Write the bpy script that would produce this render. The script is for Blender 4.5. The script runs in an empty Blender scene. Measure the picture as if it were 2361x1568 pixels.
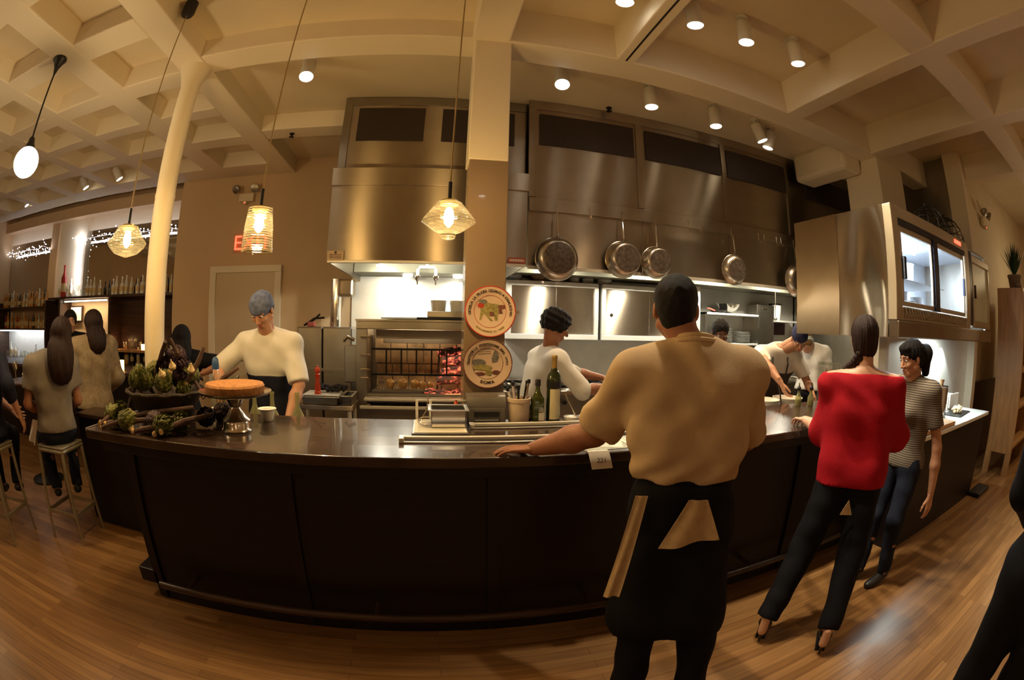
import bpy, math, random
import numpy as np
from mathutils import Vector, Matrix

SC = bpy.context.scene
COL = SC.collection
RND = random.Random(7)

# ---------------------------------------------------------------- camera
cam_d = bpy.data.cameras.new('camera')
cam_d.type = 'PANO'
cd = cam_d
cd.panorama_type = 'FISHEYE_EQUISOLID'
cd.fisheye_lens = 36.0 * 1059.05 / 2361.0
cd.fisheye_fov = math.radians(200)
cam_d.sensor_width = 36.0
cam_d.sensor_height = 36.0 * 1568 / 2361
cam_d.sensor_fit = 'HORIZONTAL'
cam_d.clip_start = 0.05
CAM = bpy.data.objects.new('camera', cam_d)
COL.objects.link(CAM)
_a, _b, _c = -0.18153355, -0.03451883, 0.0217932
_M = Matrix.Rotation(_a, 3, 'Z') @ Matrix.Rotation(math.pi / 2 + _b, 3, 'X') @ Matrix.Rotation(_c, 3, 'Z')
CAM.matrix_world = Matrix.Translation((0, 0, 1.65)) @ _M.to_4x4()
SC.camera = CAM

# ---------------------------------------------------------------- world, exposure
W = bpy.data.worlds.new('world')
SC.world = W
W.use_nodes = True
W.node_tree.nodes['Background'].inputs[0].default_value = (1.0, 0.72, 0.42, 1)
W.node_tree.nodes['Background'].inputs[1].default_value = 0.05
vs = SC.view_settings
SC.display_settings.display_device = 'sRGB'
vs.view_transform = 'Standard'
vs.look = 'None'
vs.exposure = 0.22
vs.gamma = 1.0
vs.use_curve_mapping = False
cy = SC.cycles
cy.max_bounces = 7
cy.diffuse_bounces = 4
cy.glossy_bounces = 4
cy.transmission_bounces = 6
cy.transparent_max_bounces = 8
cy.caustics_reflective = False
cy.caustics_refractive = False
cy.sample_clamp_indirect = 4.0
cy.use_denoising = True
cy.use_light_tree = True
cy.use_adaptive_sampling = True
cy.adaptive_threshold = 0.03

WARM = (1.0, 0.60, 0.26)
SOFTW = (1.0, 0.72, 0.42)
COOLW = (1.0, 0.93, 0.74)


def light(name, kind, loc, power, color, target=None, parent=None, size=0.1, size_y=None, spot=60, blend=0.6):
    ld = bpy.data.lights.new(name, kind)
    ld.energy = power
    ld.color = color
    if kind == 'AREA':
        ld.size = size
        if size_y:
            ld.shape = 'RECTANGLE'
            ld.size_y = size_y
    elif kind == 'SPOT':
        ld.spot_size = math.radians(spot)
        ld.spot_blend = blend
        ld.shadow_soft_size = size
    else:
        ld.shadow_soft_size = size
    o = bpy.data.objects.new(name, ld)
    COL.objects.link(o)
    if parent:
        o.parent = parent
        loc = Vector(loc) - parent.location
    o.location = loc
    if target is not None:
        tl = Vector(target) - (parent.location if parent else Vector((0, 0, 0)))
        o.rotation_euler = (tl - Vector(loc)).to_track_quat('-Z', 'Y').to_euler()
    return o


# ---------------------------------------------------------------- materials
def nt(name):
    m = bpy.data.materials.new(name)
    m.use_nodes = True
    t = m.node_tree
    b = t.nodes['Principled BSDF']
    return m, t, b


def link(t, a, b):
    t.links.new(a, b)


def objcoord(t, scale=(1, 1, 1)):
    c = t.nodes.new('ShaderNodeTexCoord')
    mp = t.nodes.new('ShaderNodeMapping')
    mp.inputs['Scale'].default_value = scale
    link(t, c.outputs['Object'], mp.inputs['Vector'])
    return mp.outputs['Vector']


def mat(name, color, rough=0.5, metal=0.0, var=0.12, scale=8.0, stretch=(1, 1, 1), bump=0.0, bscale=None, coat=0.0, spec=0.5, sheen=0.0, trans=0.0, ior=1.45):
    m, t, b = nt(name)
    v = objcoord(t, stretch)
    n = t.nodes.new('ShaderNodeTexNoise')
    n.inputs['Scale'].default_value = scale
    n.inputs['Detail'].default_value = 4
    link(t, v, n.inputs['Vector'])
    r = t.nodes.new('ShaderNodeValToRGB')
    r.color_ramp.elements[0].position = 0.3
    r.color_ramp.elements[1].position = 0.7
    c0 = [max(0, x * (1 - var)) for x in color[:3]] + [1]
    c1 = [min(1, x * (1 + var)) for x in color[:3]] + [1]
    r.color_ramp.elements[0].color = c0
    r.color_ramp.elements[1].color = c1
    link(t, n.outputs['Fac'], r.inputs['Fac'])
    link(t, r.outputs['Color'], b.inputs['Base Color'])
    b.inputs['Roughness'].default_value = rough
    b.inputs['Metallic'].default_value = metal
    b.inputs['Specular IOR Level'].default_value = spec
    b.inputs['Coat Weight'].default_value = coat
    b.inputs['IOR'].default_value = ior
    if sheen:
        b.inputs['Sheen Weight'].default_value = sheen
    if trans:
        b.inputs['Transmission Weight'].default_value = trans
    if bump:
        n2 = t.nodes.new('ShaderNodeTexNoise')
        n2.inputs['Scale'].default_value = bscale or scale * 3
        n2.inputs['Detail'].default_value = 3
        link(t, v, n2.inputs['Vector'])
        bp = t.nodes.new('ShaderNodeBump')
        bp.inputs['Strength'].default_value = bump
        bp.inputs['Distance'].default_value = 0.01
        link(t, n2.outputs['Fac'], bp.inputs['Height'])
        link(t, bp.outputs['Normal'], b.inputs['Normal'])
    return m


def steel(name, color=(0.42, 0.355, 0.275), rough=0.33, aniso=0.99, tangent=(0, 0, 1), wav=0.010, wscale=1.3, metal=1.0):
    m, t, b = nt(name)
    v = objcoord(t, (60, 60, 0.5))
    n = t.nodes.new('ShaderNodeTexNoise')
    n.inputs['Scale'].default_value = 3.0
    n.inputs['Detail'].default_value = 6
    link(t, v, n.inputs['Vector'])
    mr = t.nodes.new('ShaderNodeMapRange')
    mr.inputs['To Min'].default_value = rough * 0.9
    mr.inputs['To Max'].default_value = rough * 1.1
    link(t, n.outputs['Fac'], mr.inputs['Value'])
    link(t, mr.outputs['Result'], b.inputs['Roughness'])
    n3 = t.nodes.new('ShaderNodeTexNoise')
    n3.inputs['Scale'].default_value = 5
    link(t, objcoord(t), n3.inputs['Vector'])
    r = t.nodes.new('ShaderNodeValToRGB')
    r.color_ramp.elements[0].color = [x * 0.86 for x in color] + [1]
    r.color_ramp.elements[1].color = [min(1, x * 1.1) for x in color] + [1]
    link(t, n3.outputs['Fac'], r.inputs['Fac'])
    link(t, r.outputs['Color'], b.inputs['Base Color'])
    b.inputs['Metallic'].default_value = metal
    if aniso:
        b.inputs['Anisotropic'].default_value = aniso
        cx = t.nodes.new('ShaderNodeCombineXYZ')
        for i in range(3):
            cx.inputs[i].default_value = tangent[i]
        link(t, cx.outputs[0], b.inputs['Tangent'])
    if wav:
        n2 = t.nodes.new('ShaderNodeTexNoise')
        n2.inputs['Scale'].default_value = wscale
        n2.inputs['Detail'].default_value = 1
        link(t, objcoord(t, (1, 1, 0.5)), n2.inputs['Vector'])
        bp = t.nodes.new('ShaderNodeBump')
        bp.inputs['Strength'].default_value = 1.0
        bp.inputs['Distance'].default_value = wav
        link(t, n2.outputs['Fac'], bp.inputs['Height'])
        link(t, bp.outputs['Normal'], b.inputs['Normal'])
    return m


def emis(name, color, strength, base=(0.8, 0.8, 0.8)):
    m, t, b = nt(name)
    b.inputs['Base Color'].default_value = (*base, 1)
    b.inputs['Emission Color'].default_value = (*color, 1)
    b.inputs['Emission Strength'].default_value = strength
    return m


def glass(name, color=(1, 1, 1), rough=0.02, ior=1.45):
    """thin-walled look: mostly transparent with fresnel gloss, cheap to trace"""
    m, t, b = nt(name)
    t.nodes.remove(b)
    out = [n for n in t.nodes if n.type == 'OUTPUT_MATERIAL'][0]
    g = t.nodes.new('ShaderNodeBsdfGlossy')
    g.inputs['Roughness'].default_value = rough
    tr = t.nodes.new('ShaderNodeBsdfTransparent')
    tr.inputs['Color'].default_value = (*color, 1)
    mx = t.nodes.new('ShaderNodeMixShader')
    lw = t.nodes.new('ShaderNodeLayerWeight')
    lw.inputs['Blend'].default_value = 0.25
    mr = t.nodes.new('ShaderNodeMapRange')
    mr.inputs['To Min'].default_value = 0.05
    mr.inputs['To Max'].default_value = 0.75
    link(t, lw.outputs['Facing'], mr.inputs['Value'])
    link(t, mr.outputs['Result'], mx.inputs['Fac'])
    link(t, tr.outputs[0], mx.inputs[1])
    link(t, g.outputs[0], mx.inputs[2])
    link(t, mx.outputs[0], out.inputs['Surface'])
    return m


def wood_planks(name, c_dark, c_light, rough=0.35, plank=(1.2, 0.057), coat=0.3):
    m, t, b = nt(name)
    v = objcoord(t)
    br = t.nodes.new('ShaderNodeTexBrick')
    br.offset = 0.37
    br.inputs['Scale'].default_value = 1.0
    br.inputs['Brick Width'].default_value = plank[0]
    br.inputs['Row Height'].default_value = plank[1]
    br.inputs['Mortar Size'].default_value = 0.0012
    br.inputs['Color1'].default_value = (*c_dark, 1)
    br.inputs['Color2'].default_value = (*c_light, 1)
    br.inputs['Mortar'].default_value = (c_dark[0] * 0.4, c_dark[1] * 0.4, c_dark[2] * 0.4, 1)
    link(t, v, br.inputs['Vector'])
    n = t.nodes.new('ShaderNodeTexNoise')
    n.inputs['Scale'].default_value = 2.5
    n.inputs['Detail'].default_value = 5
    link(t, objcoord(t, (1, 18, 1)), n.inputs['Vector'])
    mx = t.nodes.new('ShaderNodeMixRGB')
    mx.blend_type = 'MULTIPLY'
    mx.inputs['Fac'].default_value = 0.55
    r = t.nodes.new('ShaderNodeValToRGB')
    r.color_ramp.elements[0].position = 0.3
    r.color_ramp.elements[0].color = (0.5, 0.42, 0.36, 1)
    r.color_ramp.elements[1].position = 0.7
    r.color_ramp.elements[1].color = (1.15, 1.1, 1.0, 1)
    link(t, n.outputs['Fac'], r.inputs['Fac'])
    link(t, br.outputs['Color'], mx.inputs[1])
    link(t, r.outputs['Color'], mx.inputs[2])
    link(t, mx.outputs[0], b.inputs['Base Color'])
    b.inputs['Roughness'].default_value = rough
    b.inputs['Coat Weight'].default_value = coat
    b.inputs['Coat Roughness'].default_value = 0.25
    return m


MT = {}
MT['cream'] = mat('cream_paint', (0.74, 0.635, 0.455), 0.6, var=0.03, scale=3, bump=0.05, bscale=60)
MT['beam'] = mat('beam_paint', (0.80, 0.71, 0.55), 0.55, var=0.02, scale=3, bump=0.04, bscale=60)
MT['wall'] = mat('wall_paint', (0.62, 0.44, 0.26), 0.6, var=0.03, scale=2, bump=0.04, bscale=80)
MT['wallwhite'] = mat('pale_wall_paint', (0.8, 0.77, 0.68), 0.6, var=0.03, scale=2)
MT['pillarlow'] = mat('taupe_lacquer', (0.24, 0.17, 0.115), 0.16, var=0.05, scale=3, coat=0.4)
MT['floor'] = wood_planks('oak_floor', (0.20, 0.095, 0.030), (0.34, 0.185, 0.072))
MT['counter'] = mat('walnut_top', (0.045, 0.026, 0.018), 0.26, var=0.5, scale=3, stretch=(1, 14, 1), coat=0.5)
MT['panel'] = mat('dark_bar_panel', (0.0055, 0.0028, 0.0045), 0.42, var=0.35, scale=2, stretch=(1, 1, 8))
MT['darkwood'] = mat('dark_wood', (0.045, 0.022, 0.013), 0.35, var=0.4, scale=3, stretch=(1, 1, 10))
MT['marble'] = mat('white_marble', (0.82, 0.83, 0.82), 0.2, var=0.05, scale=2)
MT['steel'] = steel('brushed_steel')
MT['steel_y'] = steel('brushed_steel_side', color=(0.40, 0.33, 0.24), tangent=(0, 0, 1), wav=0.14, wscale=1.5, rough=0.24, aniso=0.95)
MT['steel_dk'] = steel('worn_steel', color=(0.34, 0.31, 0.26), rough=0.33, aniso=0.3, wav=0.01, wscale=4)
MT['steel_lt'] = steel('pale_steel', color=(0.78, 0.76, 0.70), rough=0.42, aniso=0.2, wav=0.006, wscale=3, metal=0.45)
MT['steel_md'] = steel('khaki_steel', color=(0.56, 0.48, 0.36), rough=0.4, aniso=0.2, wav=0.004, wscale=3, metal=0.8)
MT['chrome'] = mat('chrome', (0.8, 0.78, 0.74), 0.12, 1.0, var=0.05)
MT['pan'] = mat('pan_steel', (0.55, 0.5, 0.44), 0.27, 1.0, var=0.25, scale=9)
MT['panbase'] = mat('burnt_pan_base', (0.16, 0.13, 0.11), 0.45, 0.8, var=0.4, scale=30)
MT['vent'] = mat('dark_vent', (0.045, 0.032, 0.028), 0.6, 0.2, var=0.2, scale=60)
MT['black'] = mat('black_paint', (0.012, 0.012, 0.013), 0.4, var=0.2)
MT['blackmetal'] = mat('black_metal', (0.02, 0.018, 0.016), 0.35, 0.6, var=0.2)
MT['white'] = mat('white_enamel', (0.85, 0.84, 0.8), 0.3, var=0.03)
MT['ceramic'] = mat('white_ceramic', (0.86, 0.85, 0.8), 0.18, var=0.03)
MT['alu'] = mat('aluminium', (0.78, 0.77, 0.74), 0.3, 1.0, var=0.05)
MT['paper'] = mat('paper', (0.85, 0.82, 0.74), 0.7, var=0.04, scale=20)
MT['cord'] = mat('gold_cord', (0.38, 0.27, 0.12), 0.5, var=0.15)
MT['glass'] = glass('clear_glass', (0.95, 0.97, 0.93))
MT['glassgreen'] = glass('green_glass', (0.45, 0.5, 0.14))
MT['glasspane'] = glass('fridge_glass', (0.9, 0.94, 0.97), 0.01)
MT['mirror'] = mat('mirror_glass', (0.62, 0.60, 0.55), 0.02, 1.0, var=0.02)
MT['shelfwood'] = mat('honey_wood', (0.40, 0.21, 0.075), 0.45, var=0.2, scale=3, stretch=(6, 6, 1))
MT['boardwood'] = mat('board_wood', (0.62, 0.36, 0.18), 0.5, var=0.15, scale=5, stretch=(1, 8, 1))
MT['lens'] = emis('lamp_lens', (1.0, 0.95, 0.82), 14)
MT['lensw'] = emis('lamp_lens_dim', (1.0, 0.86, 0.62), 7)
MT['globe'] = emis('opal_globe', (1.0, 0.92, 0.66), 3.2)
MT['filament'] = emis('bulb_glow', (1.0, 0.84, 0.52), 42)
MT['fairy'] = emis('fairy_bulb', (0.86, 0.88, 1.0), 8)
MT['flame'] = emis('candle_glow', (1.0, 0.45, 0.14), 7)
MT['exit'] = emis('exit_red', (1.0, 0.05, 0.02), 2.6)
MT['redled'] = emis('red_led', (1.0, 0.04, 0.02), 5)
MT['ember'] = None


# ---------------------------------------------------------------- mesh builder
class MB:
    def __init__(s):
        s.v = []
        s.f = []

    def add(s, vs_, fs):
        o = len(s.v)
        s.v += [tuple(map(float, p)) for p in vs_]
        s.f += [tuple(o + i for i in f) for f in fs]
        return s

    def box(s, x0, x1, y0, y1, z0, z1, rot=0.0, piv=None):
        p = [(x0, y0, z0), (x1, y0, z0), (x1, y1, z0), (x0, y1, z0), (x0, y0, z1), (x1, y0, z1), (x1, y1, z1), (x0, y1, z1)]
        if rot:
            cx, cy_ = piv or ((x0 + x1) / 2, (y0 + y1) / 2)
            c, q = math.cos(rot), math.sin(rot)
            p = [(cx + (a - cx) * c - (b - cy_) * q, cy_ + (a - cx) * q + (b - cy_) * c, z) for a, b, z in p]
        return s.add(p, [(0, 3, 2, 1), (4, 5, 6, 7), (0, 1, 5, 4), (1, 2, 6, 5), (2, 3, 7, 6), (3, 0, 4, 7)])

    def lathe(s, prof, c=(0, 0, 0), n=24, axis=(0, 0, 1), cap=True):
        """prof: list of (r, h) along axis"""
        ax = Vector(axis).normalized()
        q = Vector((0, 0, 1)).rotation_difference(ax)
        vs_ = []
        for r, h in prof:
            for i in range(n):
                a = 2 * math.pi * i / n
                p = q @ Vector((r * math.cos(a), r * math.sin(a), h))
                vs_.append((p.x + c[0], p.y + c[1], p.z + c[2]))
        fs = []
        for j in range(len(prof) - 1):
            for i in range(n):
                k = (i + 1) % n
                fs.append((j * n + i, j * n + k, (j + 1) * n + k, (j + 1) * n + i))
        if cap:
            fs.append(tuple(range(n))[::-1])
            m = (len(prof) - 1) * n
            fs.append(tuple(m + i for i in range(n)))
        return s.add(vs_, fs)

    def cyl(s, a, b, r, r2=None, n=16):
        a, b = Vector(a), Vector(b)
        return s.lathe([(r, 0), (r2 if r2 is not None else r, (b - a).length)], a, n, b - a)

    def tube(s, pts, r, n=8, closed=False):
        pts = [Vector(p) for p in pts]
        m = len(pts)
        rs = r if isinstance(r, (list, tuple)) else [r] * m
        vs_ = []
        ref = Vector((0, 0, 1))
        for i, p in enumerate(pts):
            if closed:
                d = pts[(i + 1) % m] - pts[i - 1]
            else:
                d = pts[min(i + 1, m - 1)] - pts[max(i - 1, 0)]
            d.normalize()
            if abs(d.dot(ref)) > 0.95:
                ref = Vector((1, 0, 0)) if abs(d.x) < 0.9 else Vector((0, 1, 0))
            u = d.cross(ref).normalized()
            w = d.cross(u)
            ref = u.cross(d) if False else ref
            for k in range(n):
                a = 2 * math.pi * k / n
                q = p + (u * math.cos(a) + w * math.sin(a)) * rs[i]
                vs_.append(q)
        fs = []
        mm = m if closed else m - 1
        for i in range(mm):
            j = (i + 1) % m
            for k in range(n):
                k2 = (k + 1) % n
                fs.append((i * n + k, i * n + k2, j * n + k2, j * n + k))
        if not closed:
            fs.append(tuple(range(n))[::-1])
            fs.append(tuple((m - 1) * n + k for k in range(n)))
        return s.add(vs_, fs)

    def prism(s, poly, z0, z1):
        n = len(poly)
        vs_ = [(x, y, z0) for x, y in poly] + [(x, y, z1) for x, y in poly]
        fs = [tuple(range(n))[::-1], tuple(range(n, 2 * n))]
        for i in range(n):
            j = (i + 1) % n
            fs.append((i, j, n + j, n + i))
        return s.add(vs_, fs)

    def sphere(s, c, r, n=16, m=10, sq=(1, 1, 1)):
        vs_ = []
        for j in range(1, m):
            t = math.pi * j / m
            for i in range(n):
                a = 2 * math.pi * i / n
                vs_.append((c[0] + r * sq[0] * math.sin(t) * math.cos(a), c[1] + r * sq[1] * math.sin(t) * math.sin(a), c[2] + r * sq[2] * math.cos(t)))
        top = len(vs_)
        vs_.append((c[0], c[1], c[2] + r * sq[2]))
        vs_.append((c[0], c[1], c[2] - r * sq[2]))
        fs = []
        for j in range(m - 2):
            for i in range(n):
                k = (i + 1) % n
                fs.append((j * n + i, (j + 1) * n + i, (j + 1) * n + k, j * n + k))
        for i in range(n):
            k = (i + 1) % n
            fs.append((top, i, k))
            fs.append((top + 1, (m - 2) * n + k, (m - 2) * n + i))
        return s.add(vs_, fs)

    def rot(s, ang, axis='Z', c=(0, 0, 0)):
        R = Matrix.Rotation(ang, 3, axis)
        c = Vector(c)
        s.v = [tuple(R @ (Vector(p) - c) + c) for p in s.v]
        return s

    def move(s, d):
        s.v = [(p[0] + d[0], p[1] + d[1], p[2] + d[2]) for p in s.v]
        return s

    def build(s, name, m, parent=None, smooth=False, bevel=0.0, world=True, seg=2):
        me = bpy.data.meshes.new(name)
        vv = s.v
        if parent is not None and world:
            l = parent.matrix_world.inverted() if False else None
            off = ABS.get(parent.name, Vector((0, 0, 0)))
            vv = [(p[0] - off[0], p[1] - off[1], p[2] - off[2]) for p in vv]
        me.from_pydata(vv, [], s.f)
        me.validate()
        me.update()
        if smooth:
            me.polygons.foreach_set('use_smooth', [True] * len(me.polygons))
            try:
                me.set_sharp_from_angle(angle=math.radians(38))
            except Exception:
                pass
        me.materials.append(m if not isinstance(m, str) else MT[m])
        o = bpy.data.objects.new(name, me)
        COL.objects.link(o)
        if parent is not None:
            o.parent = parent
            ABS[o.name] = ABS.get(parent.name, Vector((0, 0, 0)))
        if bevel:
            bm = o.modifiers.new('bevel', 'BEVEL')
            bm.width = bevel
            bm.segments = seg
            bm.limit_method = 'ANGLE'
            bm.angle_limit = math.radians(50)
        return o


ABS = {}


def thing(name, label, cat, loc, group=None):
    o = bpy.data.objects.new(name, None)
    o.empty_display_size = 0.05
    COL.objects.link(o)
    o.location = loc
    ABS[o.name] = Vector(loc)
    o['label'] = label
    o['category'] = cat
    if group:
        o['group'] = group
    return o


def tag(o, label, cat, group=None, kind=None):
    o['label'] = label
    o['category'] = cat
    if group:
        o['group'] = group
    if kind:
        o['kind'] = kind
    return o


def struct(o, label=None):
    o['kind'] = 'structure'
    if label:
        o['label'] = label
    return o


def dup(root, loc, label=None, rotz=None, group=None, scale=None):
    r = root.copy()
    COL.objects.link(r)
    r.location = loc
    if rotz is not None:
        r.rotation_euler = (0, 0, rotz)
    if scale is not None:
        r.scale = (scale,) * 3
    if label:
        r['label'] = label
    if group:
        r['group'] = group
    for ch in root.children:
        c = ch.copy()
        COL.objects.link(c)
        c.parent = r
        for g in ch.children:
            d = g.copy()
            COL.objects.link(d)
            d.parent = c
    return r


def B(name, m, x0, x1, y0, y1, z0, z1, bevel=0.0, parent=None):
    return MB().box(x0, x1, y0, y1, z0, z1).build(name, m, parent, bevel=bevel)


def text_mesh(name, body, size, loc, rot, m, parent=None, extrude=0.0015, align='CENTER'):
    cu = bpy.data.curves.new(name, 'FONT')
    cu.body = body
    cu.size = size
    cu.align_x = align
    cu.align_y = 'CENTER'
    cu.extrude = extrude
    o = bpy.data.objects.new(name, cu)
    COL.objects.link(o)
    dg = bpy.context.evaluated_depsgraph_get()
    me = bpy.data.meshes.new_from_object(o.evaluated_get(dg))
    COL.objects.unlink(o)
    bpy.data.objects.remove(o)
    o = bpy.data.objects.new(name, me)
    COL.objects.link(o)
    me.materials.clear()
    me.materials.append(m if not isinstance(m, str) else MT[m])
    off = ABS.get(parent.name, Vector((0, 0, 0))) if parent else Vector((0, 0, 0))
    if parent:
        o.parent = parent
        ABS[o.name] = off
    o.location = Vector(loc) - off
    o.rotation_euler = rot
    return o

# ================================================================ room shell
ZB = 3.69       # underside of the beams
FL = struct(MB().box(-10, 11, -4.2, 7.2, -0.1, 0).build('floor', 'floor'), 'honey oak strip floor running along the bar')
struct(MB().box(-10, 11, -4.2, 7.2, 4.04, 4.14).build('ceiling', 'cream'), 'cream coffered ceiling')
# lower coffer fields
cof = MB()
cof.box(-1.98, 0.2, -0.7, 2.79, 3.86, 4.06)
cof.box(-10, -2.0, -3.9, 6.7, 3.90, 4.06)
cof.box(-1.98, 6.3, 3.05, 4.44, 3.88, 4.06)
cof.box(-1.98, 6.3, 4.69, 6.0, 3.90, 4.06)
struct(cof.build('ceiling', 'cream'), 'recessed cream coffer fields')


def beam(x0, x1, y0, y1, z0=ZB, z1=4.05, m='beam'):
    return struct(B('ceiling_beam', m, x0, x1, y0, y1, z0, z1, bevel=0.012))


# beams along the bar (X)
beam(-1.97, 10.5, 2.78, 3.06)
beam(-1.97, 10.5, 0.93, 1.21)
beam(-1.97, 6.3, 4.43, 4.70)
beam(-1.97, 10.5, -0.95, -0.68)
beam(-1.97, 10.5, -2.8, -2.52)
for y0, y1 in ((2.03, 2.33), (2.93, 3.19), (3.73, 3.93), (4.52, 4.78), (5.5, 5.95), (1.08, 1.34), (0.1, 0.36), (-0.9, -0.64), (-1.9, -1.64), (-2.9, -2.6)):
    beam(-10, -2.25, y0, y1, z1=3.95)
# beams across (Y), 3 mm lower so that no faces coincide
for x0, x1, y0, y1 in ((-2.25, -1.97, -4, 6.0), (0.18, 0.45, -4, 2.79), (1.27, 1.42, -4, 2.79), (3.05, 3.26, -4, 2.79),
                       (4.52, 4.78, -4, 2.79), (6.2, 6.45, -4, 2.79)):
    beam(x0, x1, y0, y1, ZB - 0.003)
MB().box(1.335, 1.35, -4, 2.77, ZB - 0.006, ZB).build('ceiling_beam_groove', 'blackmetal')
bpy.data.objects['ceiling_beam_groove']['kind'] = 'structure'
for x0, x1 in ((-3.27, -2.95), (-4.26, -4.02), (-5.3, -5.06), (-6.4, -6.16), (-7.6, -7.35), (-8.8, -8.5)):
    beam(x0, x1, -4, 5.96, ZB - 0.003)
# dropped duct box by the right pillar
struct(B('ceiling_soffit', 'beam', 4.27, 4.66, 3.06, 3.96, 3.52, 3.9, bevel=0.06))
# walls
struct(B('wall_back', 'wall', -3.88, 6.3, 5.95, 6.10, 0, 4.05))
struct(B('wall_back', 'wall', -3.88, -3.76, 6.10, 6.61, 0, 4.05))
struct(B('wall_bar', 'wall', -10, -3.76, 6.62, 6.75, 0, 4.05))
struct(B('wall_right', 'cream', 6.12, 10.8, 2.22, 2.36, 0, 4.05))
struct(B('wall_kitchen', 'steel_dk', 6.12, 6.24, 2.36, 5.95, 0, 4.05))
struct(B('wall_left', 'wall', -10, -9.85, -4, 6.7, 0, 4.05))
struct(B('wall_front', 'wall', -10, 11, -4.2, -4.05, 0, 4.05))
struct(B('wall_east', 'wall', 10.8, 10.95, -4.2, 2.3, 0, 4.05))
struct(B('wainscot', 'darkwood', 6.14, 10.8, 2.19, 2.23, 0, 1.12))
struct(B('pilaster', 'beam', 6.0, 6.14, 2.08, 2.36, 0, 4.05))
struct(B('wall_header', 'wall', -10, -3.88, 6.30, 6.62, 3.52, 3.72), 'tan soffit above the bar mirrors')
struct(B('wall_header', 'beam', -10, -3.88, 6.57, 6.62, 3.28, 3.52), 'header band above the bar mirrors, painted paler as lit wall')  # wall lit by the string lights, the glow put into paler paint
# bar mirror wall
struct(B('pilaster', 'beam', -7.57, -6.63, 6.5, 6.62, 2.07, 3.52))
struct(B('pilaster', 'wall', -7.85, -7.57, 6.45, 6.62, 2.0, 3.52))  # side of the pilaster in shadow, its shade put into darker paint
for x0, x1 in ((-6.61, -3.9), (-9.8, -7.87)):
    t = tag(B('bar_mirror', 'mirror', x0, x1, 6.58, 6.62, 2.07, 3.28), 'wide bar mirror %s the lit pilaster' % ('right of' if x0 > -7 else 'left of'), 'mirror')
# columns
c = MB().lathe([(0.085, 0), (0.085, 2.55), (0.09, 2.57), (0.085, 2.6), (0.085, 3.5), (0.1, 3.56), (0.13, 3.64), (0.15, 3.69)], (-2.1, 2.95, 0), 32)
struct(c.build('round_column', 'beam', smooth=True), 'slender round cream column at the left end of the bar')
struct(B('square_pillar', 'beam', 0.205, 0.465, 2.80, 3.04, 2.71, 3.70, bevel=0.006), 'cream upper half of the square pillar')
struct(B('square_pillar', 'pillarlow', 0.215, 0.470, 2.81, 3.03, 0, 2.71, bevel=0.006), 'taupe lacquered lower half of the square pillar')
struct(B('square_pillar', 'beam', 4.66, 5.3, 2.80, 3.35, 0, 3.70, bevel=0.006), 'cream pillar behind the hanging fridge')

# door and sign in the back wall
MT['door'] = mat('door_paint', (0.60, 0.47, 0.30), 0.4, var=0.03, scale=2)
d = struct(B('door_1', 'door', -3.07, -2.12, 5.925, 5.95, 0, 2.30), 'cream painted door behind the left chef')
fr = MB()
fr.box(-3.17, -3.07, 5.90, 5.95, 0, 2.30)
fr.box(-2.12, -2.03, 5.90, 5.95, 0, 2.30)
fr.box(-3.17, -2.03, 5.895, 5.95, 2.301, 2.39)
fr.build('door_frame', 'beam', d)
MB().sphere((-2.2, 5.89, 1.02), 0.035).build('door_handle', 'chrome', d, smooth=True)
t = thing('exit_sign', 'glowing red EXIT sign on the wall above the door', 'sign', (-2.52, 5.9, 2.6))
text_mesh('lettering', 'EXIT', 0.29, (-2.52, 5.915, 2.70), (math.pi / 2, 0, 0), 'exit', t)
B('backplate', 'glass', -2.83, -2.2, 5.925, 5.945, 2.57, 2.84, parent=t)


def emergency(x, y, z, label):
    t = thing('emergency_light', label, 'emergency light', (x, y, z))
    B('housing', 'cream', x - 0.12, x + 0.12, y - 0.06, y, z - 0.14, z - 0.02, parent=t, bevel=0.01)
    for s in (-1, 1):
        MB().lathe([(0.03, 0), (0.06, 0.05), (0.065, 0.09), (0.055, 0.095)], (x + s * 0.13, y - 0.05, z + 0.06), 16, (s * 0.3, -0.8, -0.35)).build('lamp_head', 'steel_dk', t, smooth=True)
    MB().sphere((x - 0.01, y - 0.065, z - 0.16), 0.011, 8, 6).build('indicator', 'redled', t)
    MB().box(x - 0.02, x + 0.02, y - 0.07, y, z - 0.18, z - 0.13).build('bracket', 'cream', t)
    return t


emergency(-2.68, 5.94, 3.43, 'twin-headed emergency light above the exit sign')
emergency(7.15, 2.2, 3.42, 'twin-headed emergency light on the right wall')

# ================================================================ bar counter
t = thing('bar_counter', 'long dark bar counter with polished walnut top', 'counter', (0.6, 2.3, 0))
MB().box(-2.0, 3.25, 1.94, 2.76, 1.01, 1.06).build('countertop', 'counter', t, bevel=0.006)
pn = MB()
pn.box(-1.72, 3.2, 2.04, 2.70, 0.0, 1.01)
pn.build('front_panel', 'panel', t)
MB().box(-1.9, 3.2, 1.99, 2.72, 0.945, 1.012).build('apron_rail', 'panel', t, bevel=0.004)
MB().box(-1.86, -1.70, 2.02, 2.68, 0.10, 0.20).build('plinth', 'panel', t, bevel=0.01)
MB().cyl((-1.6, 1.9, 0.2), (3.15, 1.9, 0.2), 0.022).build('foot_rail', 'darkwood', t, smooth=True)
for x in (-1.4, -0.3, 0.8, 1.9, 3.0):
    MB().cyl((x, 1.9, 0.2), (x, 2.05, 0.2), 0.014, n=8).build('rail_bracket', 'darkwood', t)
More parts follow.
